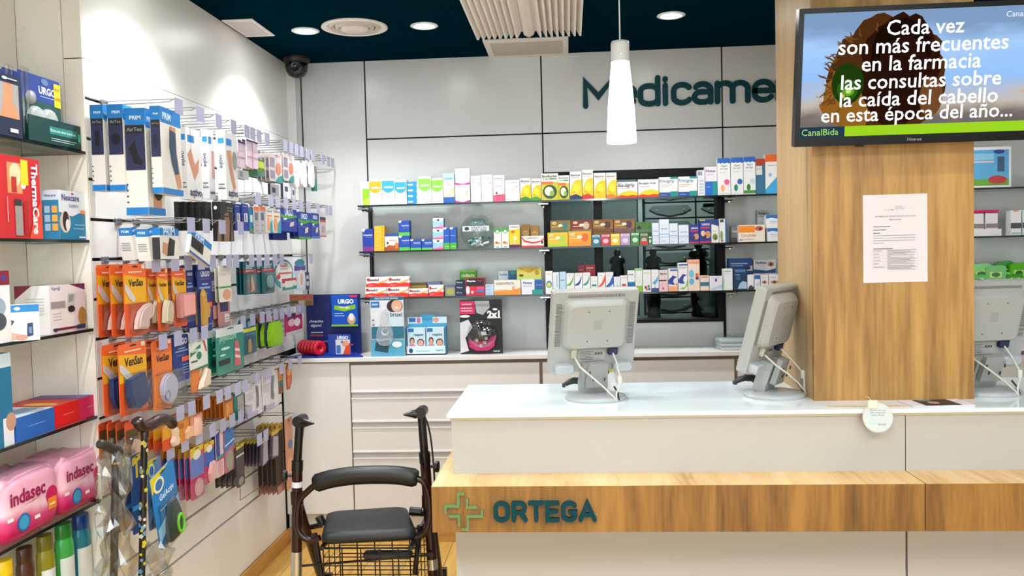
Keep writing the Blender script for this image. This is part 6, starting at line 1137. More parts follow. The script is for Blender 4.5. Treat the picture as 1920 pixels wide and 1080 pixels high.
pack(-1.39, 521, 690, 529, 738, '#7A4A2A', [('r', 0, .5, 1, 1, '#C87A2A'), ('r', 0, .3, 1, .5, '#2E7A6A')], 'thin brown and amber card beside the scissors', 'thin brown card', 2, .014, group=GO)
t = pack(-1.375, 532, 680, 546, 731, '#B8401A', [('e', .5, .7, .3, .2, '#E8A03A'), ('e', .5, .3, .2, .22, '#D8681E')], 'orange file shaped tool hanging alone near the corner', 'orange file tool', 1, outline=[(.3, 0), (.7, .02), (.95, .3), (.9, .7), (.7, .95), (.4, 1), (.15, .8), (.2, .4)], roll=.12, group=GO)
# second lowest row
GJ = 'packs hanging in the second lowest row'
pack(-1.375, 234, 790, 258, 858, OR, [('r', 0, .4, 1, .8, '#57421A'), ('r', 0, .0, 1, .35, '#C8762A')], 'amber edged foot pack behind the walking sticks', 'amber edged foot pack', 4, .028, prod=([(.3, .05), (.9, .08), (.95, .4), (.6, .5), (.35, .3)], .010, '#D8B49C'), blis=(.05, .03, 1, .6, .014), group=GJ)
pack(-1.36, 303, 800, 327, 843, OR, [('r', 0, .5, 1, 1, '#D8A020')], 'small orange pack with a figure eight gel pad behind the stick handle', 'small orange gel pad pack', 4, .03, prod=([(.6, .1), (.95, .06), (1.1, .3), (.95, .5), (1.05, .75), (.85, .95), (.6, .85), (.65, .55), (.5, .3)], .010, '#E2C8B4'), group=GJ)
IB = '#1F7CC4'
gel = lambda side: [('p', [(0, .78), (.3, .92), (.8, 1), (0, 1)], '#D8C81C'), ('e', .3, .84, .22, .10, '#E6E2B4'), ('e', .3, .84, .15, .07, '#2E6EB0'), ('t', 'GelActiv', .55, .66, .62, '#D8ECF8', .02), ('r', .2, .5, .8, .51, '#BCD8EC'), ('p', [(0, .3), (1, .5), (1, .36), (0, .1)], '#8ABCE0')]
insole = lambda w: [(.3, .02), (.62, .0), (.86, .06), (.92, .16), (.84, .34), (.74, .5), (.5, .52), (.3, .3), (.22, .1)]
GI = 'blue gel insole packs with yellow hangers'
t = pack(-1.31, 296, 866, 340, 1012, IB, gel(1), 'tilted gel insole pack with a lime green heel ring', 'gel insole pack', 1, roll=-.22, prod=(insole(1), .012, '#3A4A48'), blis=(.1, .01, .98, .6, .022), group=GI)
MB().tube([(.030+.020*math.cos(a), -.0245, .040+.030*math.sin(a)) for a in [2*math.pi*k/20 for k in range(20)]], .0055, '#6CC42A', 8, closed=True).build('lime_ring', t)
t = pack(-1.365, 276, 858, 302, 990, '#5A86B4', gel(1), 'gel insole pack with a yellow heel ring behind the tilted one', 'yellow ringed gel insole pack', 1, prod=(insole(1), .010, '#5E7488'), blis=(.1, .01, .98, .6, .02), group=GI)
MB().tube([(.008+.016*math.cos(a), -.022, .036+.028*math.sin(a)) for a in [2*math.pi*k/20 for k in range(20)]], .005, '#D8C41C', 8, closed=True).build('yellow_ring', t)
pack(-1.345, 246, 850, 266, 1000, '#123A74', [('p', [(.1, .86), (.9, .92), (.9, 1), (.1, .96)], '#C4B41C'), ('r', .4, .7, .6, .9, '#C4B41C'), ('r', 0, .3, 1, .36, '#2E86C8')], 'dark blue insole pack with a yellow hanger behind the wrapped stick', 'dark blue insole pack', 3, .03, group=GI)
PKN = lambda c: [('r', 0, .42, 1, .80, c), ('p', [(0, .80), (1, .9), (1, 1), (0, 1)], '#D8C020'), ('e', .5, .84, .3, .09, '#E4DED0'), ('r', 0, .34, 1, .40, '#B81C5A'), ('e', .55, .2, .34, .17, '#DCA8AC')]
GP = 'blue and pink gel packs in the second lowest row'
pack(-1.37, 356, 836, 381, 934, '#C84A78', PKN('#5A78C0'), 'blue and pink gel foot pack at the front of its queue', 'blue and pink gel foot pack', 6, .021, blis=(.1, .02, .95, .34, .012), group=GP)
pack(-1.37, 382, 828, 401, 905, '#C2466E', PKN('#2E5CB4'), 'blue and pink gel pack with a curved pink sole', 'curved sole gel pack', 2, .018, prod=([(.3, .04), (.8, .04), (.95, .3), (.8, .5), (.4, .5), (.2, .25)], .008, '#D8A8A4'), group=GP)
pack(-1.37, 404, 806, 418, 894, '#D8C0C8', [('r', 0, .44, .5, .96, '#16388A'), ('r', 0, .40, 1, .46, '#1E8A84'), ('r', 0, .36, 1, .40, '#C02050'), ('e', .5, .2, .3, .16, '#D49A9C')], 'half navy half white gel pack beside the curved soles', 'navy and white gel pack', 2, .018, group=GP)
pack(-1.37, 420, 804, 438, 884, '#B86A80', [('p', [(0, .5), (1, .62), (1, 1), (0, 1)], '#2A6CB8'), ('p', [(0, .62), (1, .7), (1, .74), (0, .66)], '#BFE0F0'), ('e', .5, .26, .4, .24, '#9A9A88')], 'blue splash pack with a grey oval sole', 'grey oval sole pack', 3, .018, group=GP)
GK = 'packs hanging in the lowest row'
pack(-1.36, 442, 832, 457, 912, '#3E3834', [('r', 0, .72, 1, .76, '#D8D4D0'), ('r', .2, .0, .9, .24, '#24201E'), ('e', .5, .12, .35, .1, '#8A8480'), ('p', [(0, .9), (1, .92), (1, 1), (0, .98)], '#C8B41A')], 'dark clear pack with a yellow hanger in the lowest row', 'dark clear pack', 5, .022, group=GK)
pack(-1.37, 488, 824, 501, 872, '#3A2E44', [('p', [(.2, 0), (1, .1), (1, .9), (.4, .9)], '#A49CAA'), ('r', 0, .9, 1, 1, '#C8B41A')], 'violet grey pointed pack at the front of its queue in the lowest row', 'violet grey pointed pack', 7, .016, group=GK)
pack(-1.37, 508, 806, 521, 858, '#4A3E54', [('p', [(.1, .1), (.9, .0), (1, .7), (.3, .8)], '#A8A0AC'), ('r', 0, .84, 1, 1, '#D0A41C')], 'violet pack with an amber hanger beside the brown packs', 'violet amber hanger pack', 2, .016, group=GK)
pack(-1.385, 517, 794, 531, 925, '#4E3426', [('r', 0, .0, 1, .12, '#B0786A'), ('r', .1, .2, .9, .8, '#3E2E26'), ('r', 0, .9, 1, 1, '#C8A01C')], 'long brown clear pack near the corner in the lowest row', 'long brown clear pack', 5, .022, group=GK)
pack(-1.36, 535, 782, 549, 917, '#C98A68', [('e', .6, .62, .3, .07, '#5A6A9A'), ('e', .5, .3, .4, .14, '#DCA07A')], 'long peach coloured pack beside the walking frame handle', 'long peach pack', 1, group=GK)
tag(MB().tube([onX(450, 868, -1.40), onX(450.5, 938, -1.40), onX(492, 910, -1.40), onX(491, 880, -1.40)], .0015, '#4A4440', 6).build('wire_frame'), 'empty thin wire frame hanging below the violet packs', 'wire frame')
# top and third rows, far part
GF = 'small packs in the topmost row'
pack(-1.285, 445, 266, 459, 315, '#D9C4D2', [('r', .1, .62, .9, .9, '#C0B4C0'), ('r', .1, .36, .9, .42, '#A8909C'), ('r', 0, .93, 1, 1, '#3A3A5A')], 'pale pink labelled pack beside the forearm support box', 'pale pink labelled pack', 3, .018, group=GF)
pack(-1.28, 461, 264, 482, 315, '#DDC8D6', [('r', .1, .6, .45, .9, '#C4B8C4'), ('r', .55, .6, .9, .9, '#C4B8C4'), ('r', .05, .36, .95, .4, '#A8909C'), ('r', 0, .93, 1, 1, '#34345A'), ('r', .48, 0, .52, 1, '#B8607E')], 'double pale pink labelled pack in the topmost row', 'double pink labelled pack', 3, .018, group=GF)
pack(-1.29, 446, 319, 465, 336, '#B8B8BE', [('r', .1, .2, .4, .8, '#8E8E96')], 'small grey card below the pink packs', 'small grey card', 2, .018, group=GF)
pack(-1.285, 481, 300, 494, 330, '#4E7A2A', [('r', 0, .5, 1, .9, '#B8CC3A'), ('r', 0, 0, 1, .2, '#2E7A78')], 'small olive and lime card in the topmost row', 'small olive card', 4, .02, group=GF)
otp = [('r', .05, .5, .4, .85, '#8A7E94'), ('r', .05, .1, .4, .4, '#8A7E94'), ('e', .68, .5, .2, .22, '#C8785A'), ('p', [(.4, 0), (1, 0), (1, .3), (.6, .18)], '#1E8A8E')]
pack(-1.285, 504, 290, 528, 341, '#C9BEBE', otp, 'pale pack with orange oval and teal corner, its queue longer', 'pale orange oval pack', 4, .018, group=GF)
pack(-1.28, 530, 290, 551, 340, '#CFC6C2', otp, 'pale pack with orange oval and teal corner beside the white scrapers', 'pale orange oval pack by the scrapers', 3, .018, group=GF)
bar = [(.3, 0), (.7, 0), (.95, .1), (1, .5), (.9, .85), (.62, .92), (.6, 1), (.4, 1), (.38, .92), (.1, .85), (0, .5), (.05, .1)]
for x0, x1, od in ((549, 558, 'first'), (563, 573, 'middle'), (577, 587, 'last')): pack(-1.28, x0, 302, x1, 351, '#E8E8EA', [], od+' rounded white plastic scraper from the niche in the topmost row', od+' white scraper', 2, .022, outline=bar, T=.008, group='white scrapers in the topmost row')
pack(-1.29, 572, 312, 578, 346, '#1E2470', [('r', 0, .4, 1, .55, '#A0287A')], 'thin navy card between the white scrapers', 'thin navy card', 1, group=GF)
pack(-1.285, 588, 312, 593, 358, '#1E8078', [('r', 0, .5, 1, 1, '#8A7E74')], 'thin teal card beside the last white scraper', 'thin teal card', 2, .015, group=GF)
for x0, x1, y0, y1, c in ((507, 523, 344, 376, 'first'), (531, 546, 342, 374, 'second'), (547, 555, 350, 380, 'third')):
    hangbox(-1.34, x0-5, x0, x1, y0, y1, '#E2E4E8', [('r', .2, .5, .6, .8, '#3A4A6A'), ('r', 0, 0, 1, .1, '#C8CCD4')], [('r', 0, 0, 1, 1, '#2A2E38')], c+' small white box on the second row hook', name='hanging_box', group='white boxes on the second row')
GD = 'packs in the third row'
for k in range(5): hangbox(-1.36+.012*k, 326+13*k, 334+13*k, 345+13*k, 378, 432, '#0E0F12', [('r', .1, .85, .9, .88, '#3A3C40')], [('r', .1, .8, .9, .83, '#2A2C30')], ORD[k]+' slim black stocking box from the niche, under the white support boxes', name='hanging_box', group='black stocking boxes in the third row')
hangbox(-1.285, 397, 414, 438, 378, 452, '#141414', [('p', [(.2, .0), (.6, .0), (.7, .5), (.6, .75), (.3, .7)], '#8E6E56'), ('r', .5, .78, .95, .8, '#8A8A8A'), ('r', .5, .85, .95, .87, '#8A8A8A'), ('p', [(.7, 0), (.9, 0), (.9, .6), (.75, .5)], '#6E5442'), ('r', 0, .62, 1, .66, '#2E2E30')], [('e', .4, .85, .2, .05, '#D8D8D8'), ('p', [(.5, .0), (1, .0), (1, .6), (.7, .5)], '#7A5E4A')], 'black stocking box with a brown leg photo', name='hanging_box')
bb_ = [('r', .3, .34, .8, .66, '#D8DCE4'), ('r', .4, .38, .5, .62, '#2A2A34'), ('r', .55, .38, .6, .62, '#2A2A34'), ('r', .1, .9, .7, .93, '#8AA4E0')]
pack(-1.29, 439, 383, 451, 432, '#142C8E', bb_, 'first royal blue barcoded pack beside the stocking box', 'royal blue barcoded pack', 2, .02, group=GD)
pack(-1.285, 453, 383, 465, 433, '#142C8E', bb_, 'second royal blue barcoded pack beside the teal one', 'second royal blue barcoded pack', 2, .02, group=GD)
pack(-1.29, 466, 390, 476, 434, '#1E7AA0', [('r', .2, .4, .6, .7, '#D8E0E4'), ('r', 0, 0, 1, .12, '#3E9A4A')], 'teal blue pack with a white finger shape', 'teal blue finger pack', 1, group=GD)
ob = [('r', 0, .86, 1, 1, '#E06A1E'), ('r', .2, .5, .7, .78, '#4E5A7A'), ('r', .2, .3, .8, .32, '#6A6A70'), ('r', .2, .1, .6, .12, '#6A6A70')]
pack(-1.285, 475, 388, 485, 438, '#A8A6AC', ob, 'grey pack with an orange header next to the teal blue one', 'grey orange headed pack', 2, .02, group=GD)
pack(-1.282, 486, 388, 497, 438, '#ACAAB0', ob, 'grey pack with an orange header next to the hand pack', 'second grey orange headed pack', 2, .02, group=GD)
hp = [('r', .2, .84, .9, .9, '#8A96A8'), ('r', .1, .66, .8, .72, '#E0702A'), ('e', .3, .35, .25, .28, '#D89A6A'), ('p', [(.5, 0), (1, 0), (1, .6), (.6, .4)], '#2E9AB0')]
pack(-1.28, 498, 390, 510, 437, '#D8D4CE', hp, 'white hand bandage pack with orange print', 'white hand bandage pack', 2, .02, group=GD)
pack(-1.276, 511, 392, 525, 437, '#DAD6CC', hp, 'white hand bandage pack beside the green banded plasters', 'second white hand bandage pack', 2, .02, group=GD)
ug = lambda: [('t', 'URGO', .5, .84, .5, '#D8E4F4', .03), ('p', [(0, .62), (.5, .56), (1, .66), (1, .76), (.5, .68), (0, .74)], '#3E9A1E'), ('r', .1, .44, .6, .46, '#6A8AD0'), ('p', [(.5, .2), (.75, .26), (.8, .46), (.55, .4)], '#D8C8B8'), ('r', .15, .5, .35, .58, '#DADFE8')]
BLU = '#12309A'; GU = 'blue plaster packs with a green band'
pack(-1.275, 525, 392, 556, 434, BLU, ug(), 'wide blue plaster pack with a green band', 'wide blue plaster pack', 2, .02, group=GU)
pack(-1.34, 512, 432, 537, 450, BLU, [('r', 0, 0, 1, .2, '#0E2470')], 'plain lower part of a blue plaster pack below the wide one', 'low blue plaster pack', 2, .02, group=GU)
pack(-1.272, 558, 398, 581, 448, BLU, ug()+[('r', 0, 0, 1, .08, '#3E9A1E')], 'tall blue plaster pack with a green band and foot', 'tall blue plaster pack', 3, .02, group=GU)
pack(-1.272, 582, 400, 598, 447, BLU, ug()+[('r', 0, 0, 1, .08, '#3E7AC0')], 'narrower blue plaster pack with a green band at the row end', 'narrow blue plaster pack', 2, .02, group=GU)
pack(-1.28, 599, 407, 610, 444, '#D8C4C2', [('r', 0, .84, 1, 1, '#1A1E30'), ('r', 0, .74, 1, .84, '#C03040'), ('r', 0, 0, 1, .06, '#C02030'), ('e', .5, .4, .3, .18, '#B8A8A4')], 'small white and red card at the end of the third row', 'small white and red card', 1, group=GD)
# ================================================================== WALKING FRAME
YLf, YRt = 3.10, 3.16
def PL_(x, y): return onY(x, y, YLf)
def PR_(x, y): return onY(x, y, YRt)
def lerp(a, b, k): return a+(b-a)*k
def smooth(pts, n=4):
    P = [Vector(p) for p in pts]; out = []
    for i in range(len(P)-1):
        p0 = P[max(i-1, 0)]; p1 = P[i]; p2 = P[i+1]; p3 = P[min(i+2, len(P)-1)]
        for k in range(n):
            t_ = k/n; out.append(.5*((2*p1)+(p2-p0)*t_+(2*p0-5*p1+4*p2-p3)*t_*t_+(3*p1-p0-3*p2+p3)*t_**3))
    out.append(P[-1]); return out
RB = M('#23090C', .22); RK = M('#0A0B0C', .3); SEATM = M('#15191B', .5, bump=.15, scale=160)
base = Vector((-.78, 3.1, 0))
t = thing('rollator_walker', 'dark maroon four wheeled walking frame with black seat and wire basket', 'walker', base)
def rp(mb, name): mb.v = [(x-base.x, y-base.y, z-base.z) for x, y, z in mb.v]; return mb.build(name, t)
for side, P, top, mid, low in ((-1, PL_, (562, 792), (557.5, 868), (556, 1075)), (1, PR_, (790, 775), (796, 852), (812, 1075))):
    a, b, c = P(*top), P(*mid), P(*low); foot = Vector((c.x+(c.x-b.x)*.35, c.y-.02, .13))
    dirn = (c-b).normalized(); foot = c+dirn*((c.z-.12)/-dirn.z) if dirn.z < -.2 else foot
    rp(MB().tube([a, b], .0155, RK, 14), 'handle_tube')
    rp(MB().tube([lerp(b, a, .06), lerp(b, c, .07)], .021, RK, 14), 'clamp_collar')
    rp(MB().tube([lerp(b, c, .02), foot], .0195, RB, 14), 'side_tube')
    jn = lerp(b, c, .32 if side < 0 else .40); rp(MB().tube([jn+Vector((0, 0, .025)), jn-Vector((0, 0, .02))], .0235, RB, 14), 'sleeve')
    if side < 0: rp(MB().tube([lerp(b, c, .165), lerp(b, c, .215)], .0202, '#D8D8DA', 14), 'white_sticker')
    kn = lerp(b, c, .11 if side < 0 else .10); kx = Vector((side*.05, -.006, 0))
    rp(MB().tube([kn, kn+kx*.7], .006, RK, 8).tube([kn+kx*.7, kn+kx*.78, kn+kx, kn+kx*1.04], [.012, .022, .022, .014], RK, 8, smooth=False), 'adjusting_knob')
    # grip pointing to the user, with the brake lever turned inwards
    rp(MB().tube([a+Vector((0, .05, .004)), a+Vector((0, .02, .006)), a+Vector((0, -.025, .006))], [.019, .021, .021], RK, 14), 'grip')
    lv = rp(MB().tube([a+Vector((-side*.018, -.01, 0)), a+Vector((-side*.035, -.02, .002)), a+Vector((-side*.062, -.03, .001))], [.018, .013, .003], RK, 8), 'brake_lever')
    rp(MB().tube(smooth([a+Vector((0, .05, -.01)), a+Vector((side*.02, .07, -.10)), lerp(b, c, .3)+Vector((side*.025, .03, 0)), c+Vector((side*.01, .04, 0))]), .0035, '#0B0C0D', 6), 'brake_cable')
    # rear leg
    r0 = lerp(b, c, .38); r1 = Vector((c.x-side*.02, c.y+.30, .12))
    rp(MB().tube([r0+Vector((0, .02, 0)), r1], .0165, RB, 12), 'front_leg')
    sl = rp(MB().tube([lerp(c, foot, -.42 if side < 0 else -.32), lerp(c, foot, .3 if side < 0 else -.10)], .0205, CHROME, 14), 'chrome_tube')
    for fx in (foot, r1):
        w_ = MB().lathe([(.035, -.014), (.092, -.016), (.097, -.008), (.097, .008), (.092, .016), (.035, .014)], '#3A3C3E', 28, o=(fx.x, fx.y, .098), ax='X'); rp(w_, 'wheel')
        rp(MB().lathe([(.034, -.019), (.034, .019)], '#8E9092', 16, o=(fx.x, fx.y, .098), ax='X'), 'hub')
        rp(MB().box((fx.x-.026, fx.y-.014, .09), (fx.x-.02, fx.y+.014, .2), RK).box((fx.x+.02, fx.y-.014, .09), (fx.x+.026, fx.y+.014, .2), RK).box((fx.x-.026, fx.y-.014, .198), (fx.x+.026, fx.y+.014, .206), RK), 'fork')
# backrest: padded bow on a bent tube
YB1 = 3.05
def bk(x, y, yy=YB1): return onY(x, y, yy)
pad = smooth([bk(590, 907), bk(620, 898), bk(660, 892), bk(700, 890), bk(745, 891), bk(783, 897)])
n_ = len(pad); rp(MB().tube(pad, [.026]+[.0335]*(n_-2)+[.026], M('#0B0D0E', .42, bump=.1, scale=90), 16), 'backrest_pad')
rp(MB().tube(smooth([bk(592, 908), bk(576, 922), bk(562, 938), bk(557, 965), bk(558, 990), bk(567, 1006), bk(582, 1013), bk(600, 1008)]), .0115, RB, 12), 'backrest_tube')
rp(MB().tube(smooth([bk(782, 897), bk(795, 905), bk(803, 925), bk(806, 958), bk(804, 982), bk(796, 998), bk(782, 1008), bk(768, 1006)]), .0115, RB, 12), 'backrest_tube')
# seat
ZS = .505
corner = [onZ(598, 1003, ZS), onZ(778, 996, ZS), onZ(768, 949, ZS), onZ(616, 957, ZS)]
mb = MB(); R_ = []
fl0, fr0, br0, bl0 = corner
def seat_ring(z, ins):
    c = sum(corner, Vector())/4; P = []
    for i, q in enumerate(corner):
        for kk in range(5):
            a = math.radians((225, 315, 45, 135)[i]-40+20*kk); r = .035
            inn = Vector((c.x+(q.x-c.x)*(1-ins), c.y+(q.y-c.y)*(1-ins), z)); cc = inn+Vector((-r*math.copysign(1, q.x-c.x), -r*math.copysign(1, q.y-c.y), 0))
            P.append(cc+Vector((r*1.0*math.cos(a), r*1.0*math.sin(a), 0)))
    return P
rings = [seat_ring(ZS-.036, .04), seat_ring(ZS-.032, .0), seat_ring(ZS-.014, .0), seat_ring(ZS-.003, .03), seat_ring(ZS+.004, .12)]; n = 20
vs = [p for r_ in rings for p in r_]; fs = [(i*n+k, i*n+(k+1) % n, (i+1)*n+(k+1) % n, (i+1)*n+k) for i in range(4) for k in range(n)]+[tuple(range(n))[::-1], tuple(range(4*n, 5*n))]
mb.add(vs, fs, SEATM, True); rp(mb, 'seat')
sx0, sx1 = fl0.x, fr0.x
for x in (sx0+.01, sx1-.01): rp(MB().tube([Vector((x, fl0.y-.01, ZS-.045)), Vector((x, bl0.y+.04, ZS-.045))], .009, RK, 10), 'seat_rail')
def cross(x0, y0, x1, y1, yy, r, nm, c): rp(MB().tube([onY(x0, y0, yy), onY(x1, y1, yy)], r, c, 10), nm)
cross(566, 992, 604, 984, 3.2, .010, 'cross_bar', RB); cross(772, 962, 806, 962, 3.2, .012, 'cross_bar', RB)
cross(590, 1000, 603, 1078, 3.14, .010, 'hinge_arm', RK); cross(787, 985, 778, 1075, 3.16, .010, 'hinge_arm', RK)
cross(598, 968, 606, 985, 3.16, .016, 'hinge_knuckle', RK); cross(768, 958, 790, 960, 3.16, .016, 'hinge_knuckle', RK)
cross(566, 1061, 812, 1040, 3.12, .0045, 'brace_rod', RK)
# wire basket hanging under the seat
bz0, bz1 = .20, ZS-.05; bx0, bx1 = sx0+.012, sx1+.012; by0, by1 = fl0.y+.005, fl0.y+.22
mb = MB(); wr = .0021; WK = M('#0C0D0E', .35)
for k in range(9):
    z = bz1-k*(bz1-bz0)/8; mb.tube([(bx0, by0, z), (bx1, by0, z), (bx1, by1, z), (bx0, by1, z)], wr if k else .0035, WK, 6, closed=True)
for k in range(6):
    x = bx0+(bx1-bx0)*k/5; mb.tube([(x, by0, bz1), (x, by0, bz0), (x, by1, bz0), (x, by1, bz1)], wr*1.25, WK, 6)
for k in range(1, 3):
    y = by0+(by1-by0)*k/3; mb.tube([(bx0, y, bz1), (bx0, y, bz0), (bx1, y, bz0), (bx1, y, bz1)], wr, WK, 6)
b_ = rp(mb, 'wire_basket'); b_['kind'] = 'stuff'
rp(MB().box((bx0+.12, by0+.09, bz1-.075), (bx1-.04, by0+.13, bz1-.05), '#2A2B2C', .006), 'folding_bar')
# ================================================================== WALKING STICKS
STK = M('#0C0C0E', .3)
a = onX(271, 838, -1.255); b = onX(266, 1080, -1.27); dv = (b-a).normalized(); bot = a+dv*((a.z-.015)/-dv.z)
t = thing('walking_stick', 'black flower patterned walking stick with a dark wooden handle', 'walking stick', (bot.x, bot.y, 0)); o0 = Vector((bot.x, bot.y, 0))
def rel(mb, name, par=None): mb.v = [(x-o0.x, y-o0.y, z-o0.z) for x, y, z in mb.v]; return mb.build(name, par or t)
topS = onX(271, 815, -1.255)
rel(MB().tube([topS, bot], .0098, STK, 14), 'shaft'); rel(MB().tube([bot+Vector((0, 0, .04)), bot, bot-Vector((0, 0, .014))], [.012, .014, .016], '#1A1A1A', 12), 'rubber_tip')
HP = [onX(x, y, -1.255) for x, y in ((256, 786), (262, 798), (272, 803), (284, 796), (297, 788), (310, 786), (320, 790), (326, 800))]
rel(MB().tube(smooth([HP[0], HP[1]*.4+HP[0]*.6, HP[2]*.5+HP[1]*.5, HP[3], HP[4], HP[5], HP[6], HP[7]]), [.008, .013]+[.0165]*9+[.018]*9+[.0165]*7+[.014, .008], M('#2A1512', .3, var=.15, scale=60), 14), 'handle')
rel(MB().tube([HP[2]+Vector((0, 0, .006)), topS-Vector((0, 0, .01))], [.013, .0112], M('#2A1512', .3), 14), 'collar')
rr = random.Random(2)
for k in range(64):
    f = rr.random(); c = topS+(bot-topS)*(f*.62+.01); an = rr.uniform(-2.2, .9); c = c+Vector((math.cos(an), math.sin(an), 0))*.0097; r = rr.uniform(.004, .0075)
    nrm = Vector((math.cos(an), math.sin(an), 0)); ux = Vector((-nrm.y, nrm.x, 0)); mb = MB()
    mb.prism([(r*(1+.3*math.cos(5*q))*math.cos(q), r*(1+.3*math.cos(5*q))*math.sin(q)) for q in [2*math.pi*j/15 for j in range(15)]], (c, ux, VZ, nrm), .0006, ('#C8B41A', '#5E86A8', '#C9C9BE')[k % 3]); rel(mb, 'flower')
a = onX(217, 870, -1.29); b = onX(214, 1060, -1.30); dv = (b-a).normalized(); bot = a+dv*((a.z-.015)/-dv.z)
t = thing('walking_stick', 'dark walking stick still wrapped in crumpled clear plastic', 'walking stick', (bot.x, bot.y, 0)); o0 = Vector((bot.x, bot.y, 0))
top2 = onX(217, 846, -1.29)
rel(MB().tube([top2, bot], .0105, M('#17110E', .35), 14), 'shaft')
rel(MB().tube([onX(217, 866, -1.288), onX(217, 870, -1.288)], .0125, '#A8874A', 14), 'brass_ring')
HP = [onX(x, y, -1.29) for x, y in ((186, 832), (197, 835), (210, 841), (224, 846), (238, 851))]
rel(MB().tube(smooth(HP), [.008]+[.013]*14+[.014, .012], M('#2A2624', .4), 12), 'handle')
rr = random.Random(9); BAG = clear('bag_film', '#E6E8E6', .16, .14); mb = MB(); vs = []; fs = []; nr, ns = 26, 18
for j in range(nr):
    f = j/(nr-1); c = top2+(bot-top2)*(f*.86)+Vector((0, 0, .03*(1-f)))
    for k in range(ns):
        q = 2*math.pi*k/ns; r = (.034+.016*math.sin(q*3+j*.7)+.012*math.sin(q*5-j*1.3)+rr.uniform(-.008, .008))*(1.0 if j else .4)
        vs.append(c+Vector((math.cos(q)*r, math.sin(q)*r*1.1, rr.uniform(-.012, .012))))
for j in range(nr-1):
    for k in range(ns): fs.append((j*ns+k, j*ns+(k+1) % ns, (j+1)*ns+(k+1) % ns, (j+1)*ns+k))
mb.add(vs, fs, BAG); rel(mb, 'plastic_bag')
vs = []; fs = []; mb = MB(); c0 = onX(290, 1062, -1.26)
for j in range(8):
    for k in range(14):
        q = 2*math.pi*k/14; r = (.05+.022*math.sin(q*3+j))*math.sin(math.pi*(j+.6)/8.4)+rr.uniform(-.008, .008); vs.append(Vector((c0.x+math.cos(q)*r, c0.y+math.sin(q)*r, c0.z-.08+j*.022+rr.uniform(-.008, .008))))
for j in range(7):
    for k in range(14): fs.append((j*14+k, j*14+(k+1) % 14, (j+1)*14+(k+1) % 14, (j+1)*14+k))
mb.add(vs, fs, BAG); rel(mb, 'bag_end')
# ================================================================== DISPLAYS ON THE BACK WORKTOP
# plaster display
q = onZ(618, 668, ZW); NAV = M('#0E1E5E', .4)
t = thing('counter_display', 'dark blue plaster display stand in the corner of the worktop', 'display', (q.x, 4.42, ZW), math.radians(-3))
def bx_(x, y, yy): p_ = onY(x, y, yy); return p_
mb = MB(); mb.prism([(-.21, -.075), (.20, -.06), (.12, .10), (-.16, .10)], (Vector((0, 0, 0)), VX, VY, VZ), .008, M('#163A9A', .35)); mb.build('base_board', t)
W = .30; H_ = .32
mb = MB().box((-.155, .10, .0), (-.155+W, .106, H_), NAV); draw(mb, (Vector((-.155, .10, 0)), VX, VZ, -VY), W, H_, [('r', .3, .20, .8, .23, '#4A5A9A'), ('r', .4, .14, .85, .17, '#B8482E'), ('t', '¿Ampollas', .18, .55, .26, '#D8DCEC', .01), ('t', 'alguna?', .18, .48, .2, '#D8DCEC', .01), ('r', .08, .36, .3, .375, '#C8CCE0'), ('t', 'S.O.S Cortes', .18, .32, .24, '#D8643A', .02)], .0004); mb.build('back_panel', t)
mb = MB().box((-.01, .082, .15), (.135, .098, .315), M('#1450B8', .25), .003); draw(mb, (Vector((-.01, .082, .15)), VX, VZ, -VY), .145, .165, [('t', 'URGO', .56, .80, .6, '#E4ECF8', .05), ('p', [(.12, .54), (.5, .48), (.92, .56), (.92, .70), (.5, .64), (.12, .68)], '#7CB41C'), ('t', 'Verrugas', .5, .60, .4, '#F0F8E0', .02), ('r', .12, .40, .45, .42, '#BCD0F0'), ('r', .12, .33, .5, .35, '#BCD0F0'), ('e', .76, .22, .16, .16, '#C89878'), ('e', .76, .3, .10, .12, '#E8E0DA'), ('r', 0, 0, 1, .06, '#7CB41C'), ('r', .72, .93, 1, 1, '#C8285A')], .0004); mb.build('plaster_box', t)
mb = MB().box((-.23, .060, .265), (-.10, .064, .325), '#8A6A4A'); draw(mb, (Vector((-.23, .060, .265)), VX, VZ, -VY), .13, .06, [('t', '¿UN CORTE?', .5, .72, .95, '#B82A22', .05), ('r', .05, .05, .35, .45, '#5E4432'), ('r', .38, .05, .64, .45, '#B0A090'), ('r', .68, .05, .95, .45, '#7E5430')], .0004); mb.build('question_sign', t)
for k in range(6):
    MB().lathe([(.012, -.0085), (.036, -.009), (.0385, -.005), (.0385, .005), (.036, .009), (.012, .0085), (.012, -.0085)], M('#C4142A', .3), 28, ax='X', cap=False).build('tape_reel', t, (-.150+k*.0215, .035-k*.013, .0475), (0, 0, math.radians(-38)))
for k in range(6): 
    mb = MB().box((.0+k*.009, -.01-.006*k, .010), (.10+k*.006, -.006-.006*k, .115), '#1B3E9A')
    if k == 5: draw(mb, (Vector((.045, -.04, .010)), VX, VZ, -VY), .085, .105, [('t', 'URGO', .5, .88, .7, '#E8ECF8', .04), ('r', .05, .05, .95, .78, '#C8CAD2'), ('p', [(.5, .05), (.95, .05), (.95, .6), (.7, .5)], '#D0401E'), ('e', .66, .58, .22, .14, '#D89070'), ('r', .1, .1, .36, .5, '#3A6AB0'), ('e', .46, .66, .08, .06, '#5A6AA8')], .0004)
    mb.build('plaster_pack', t)
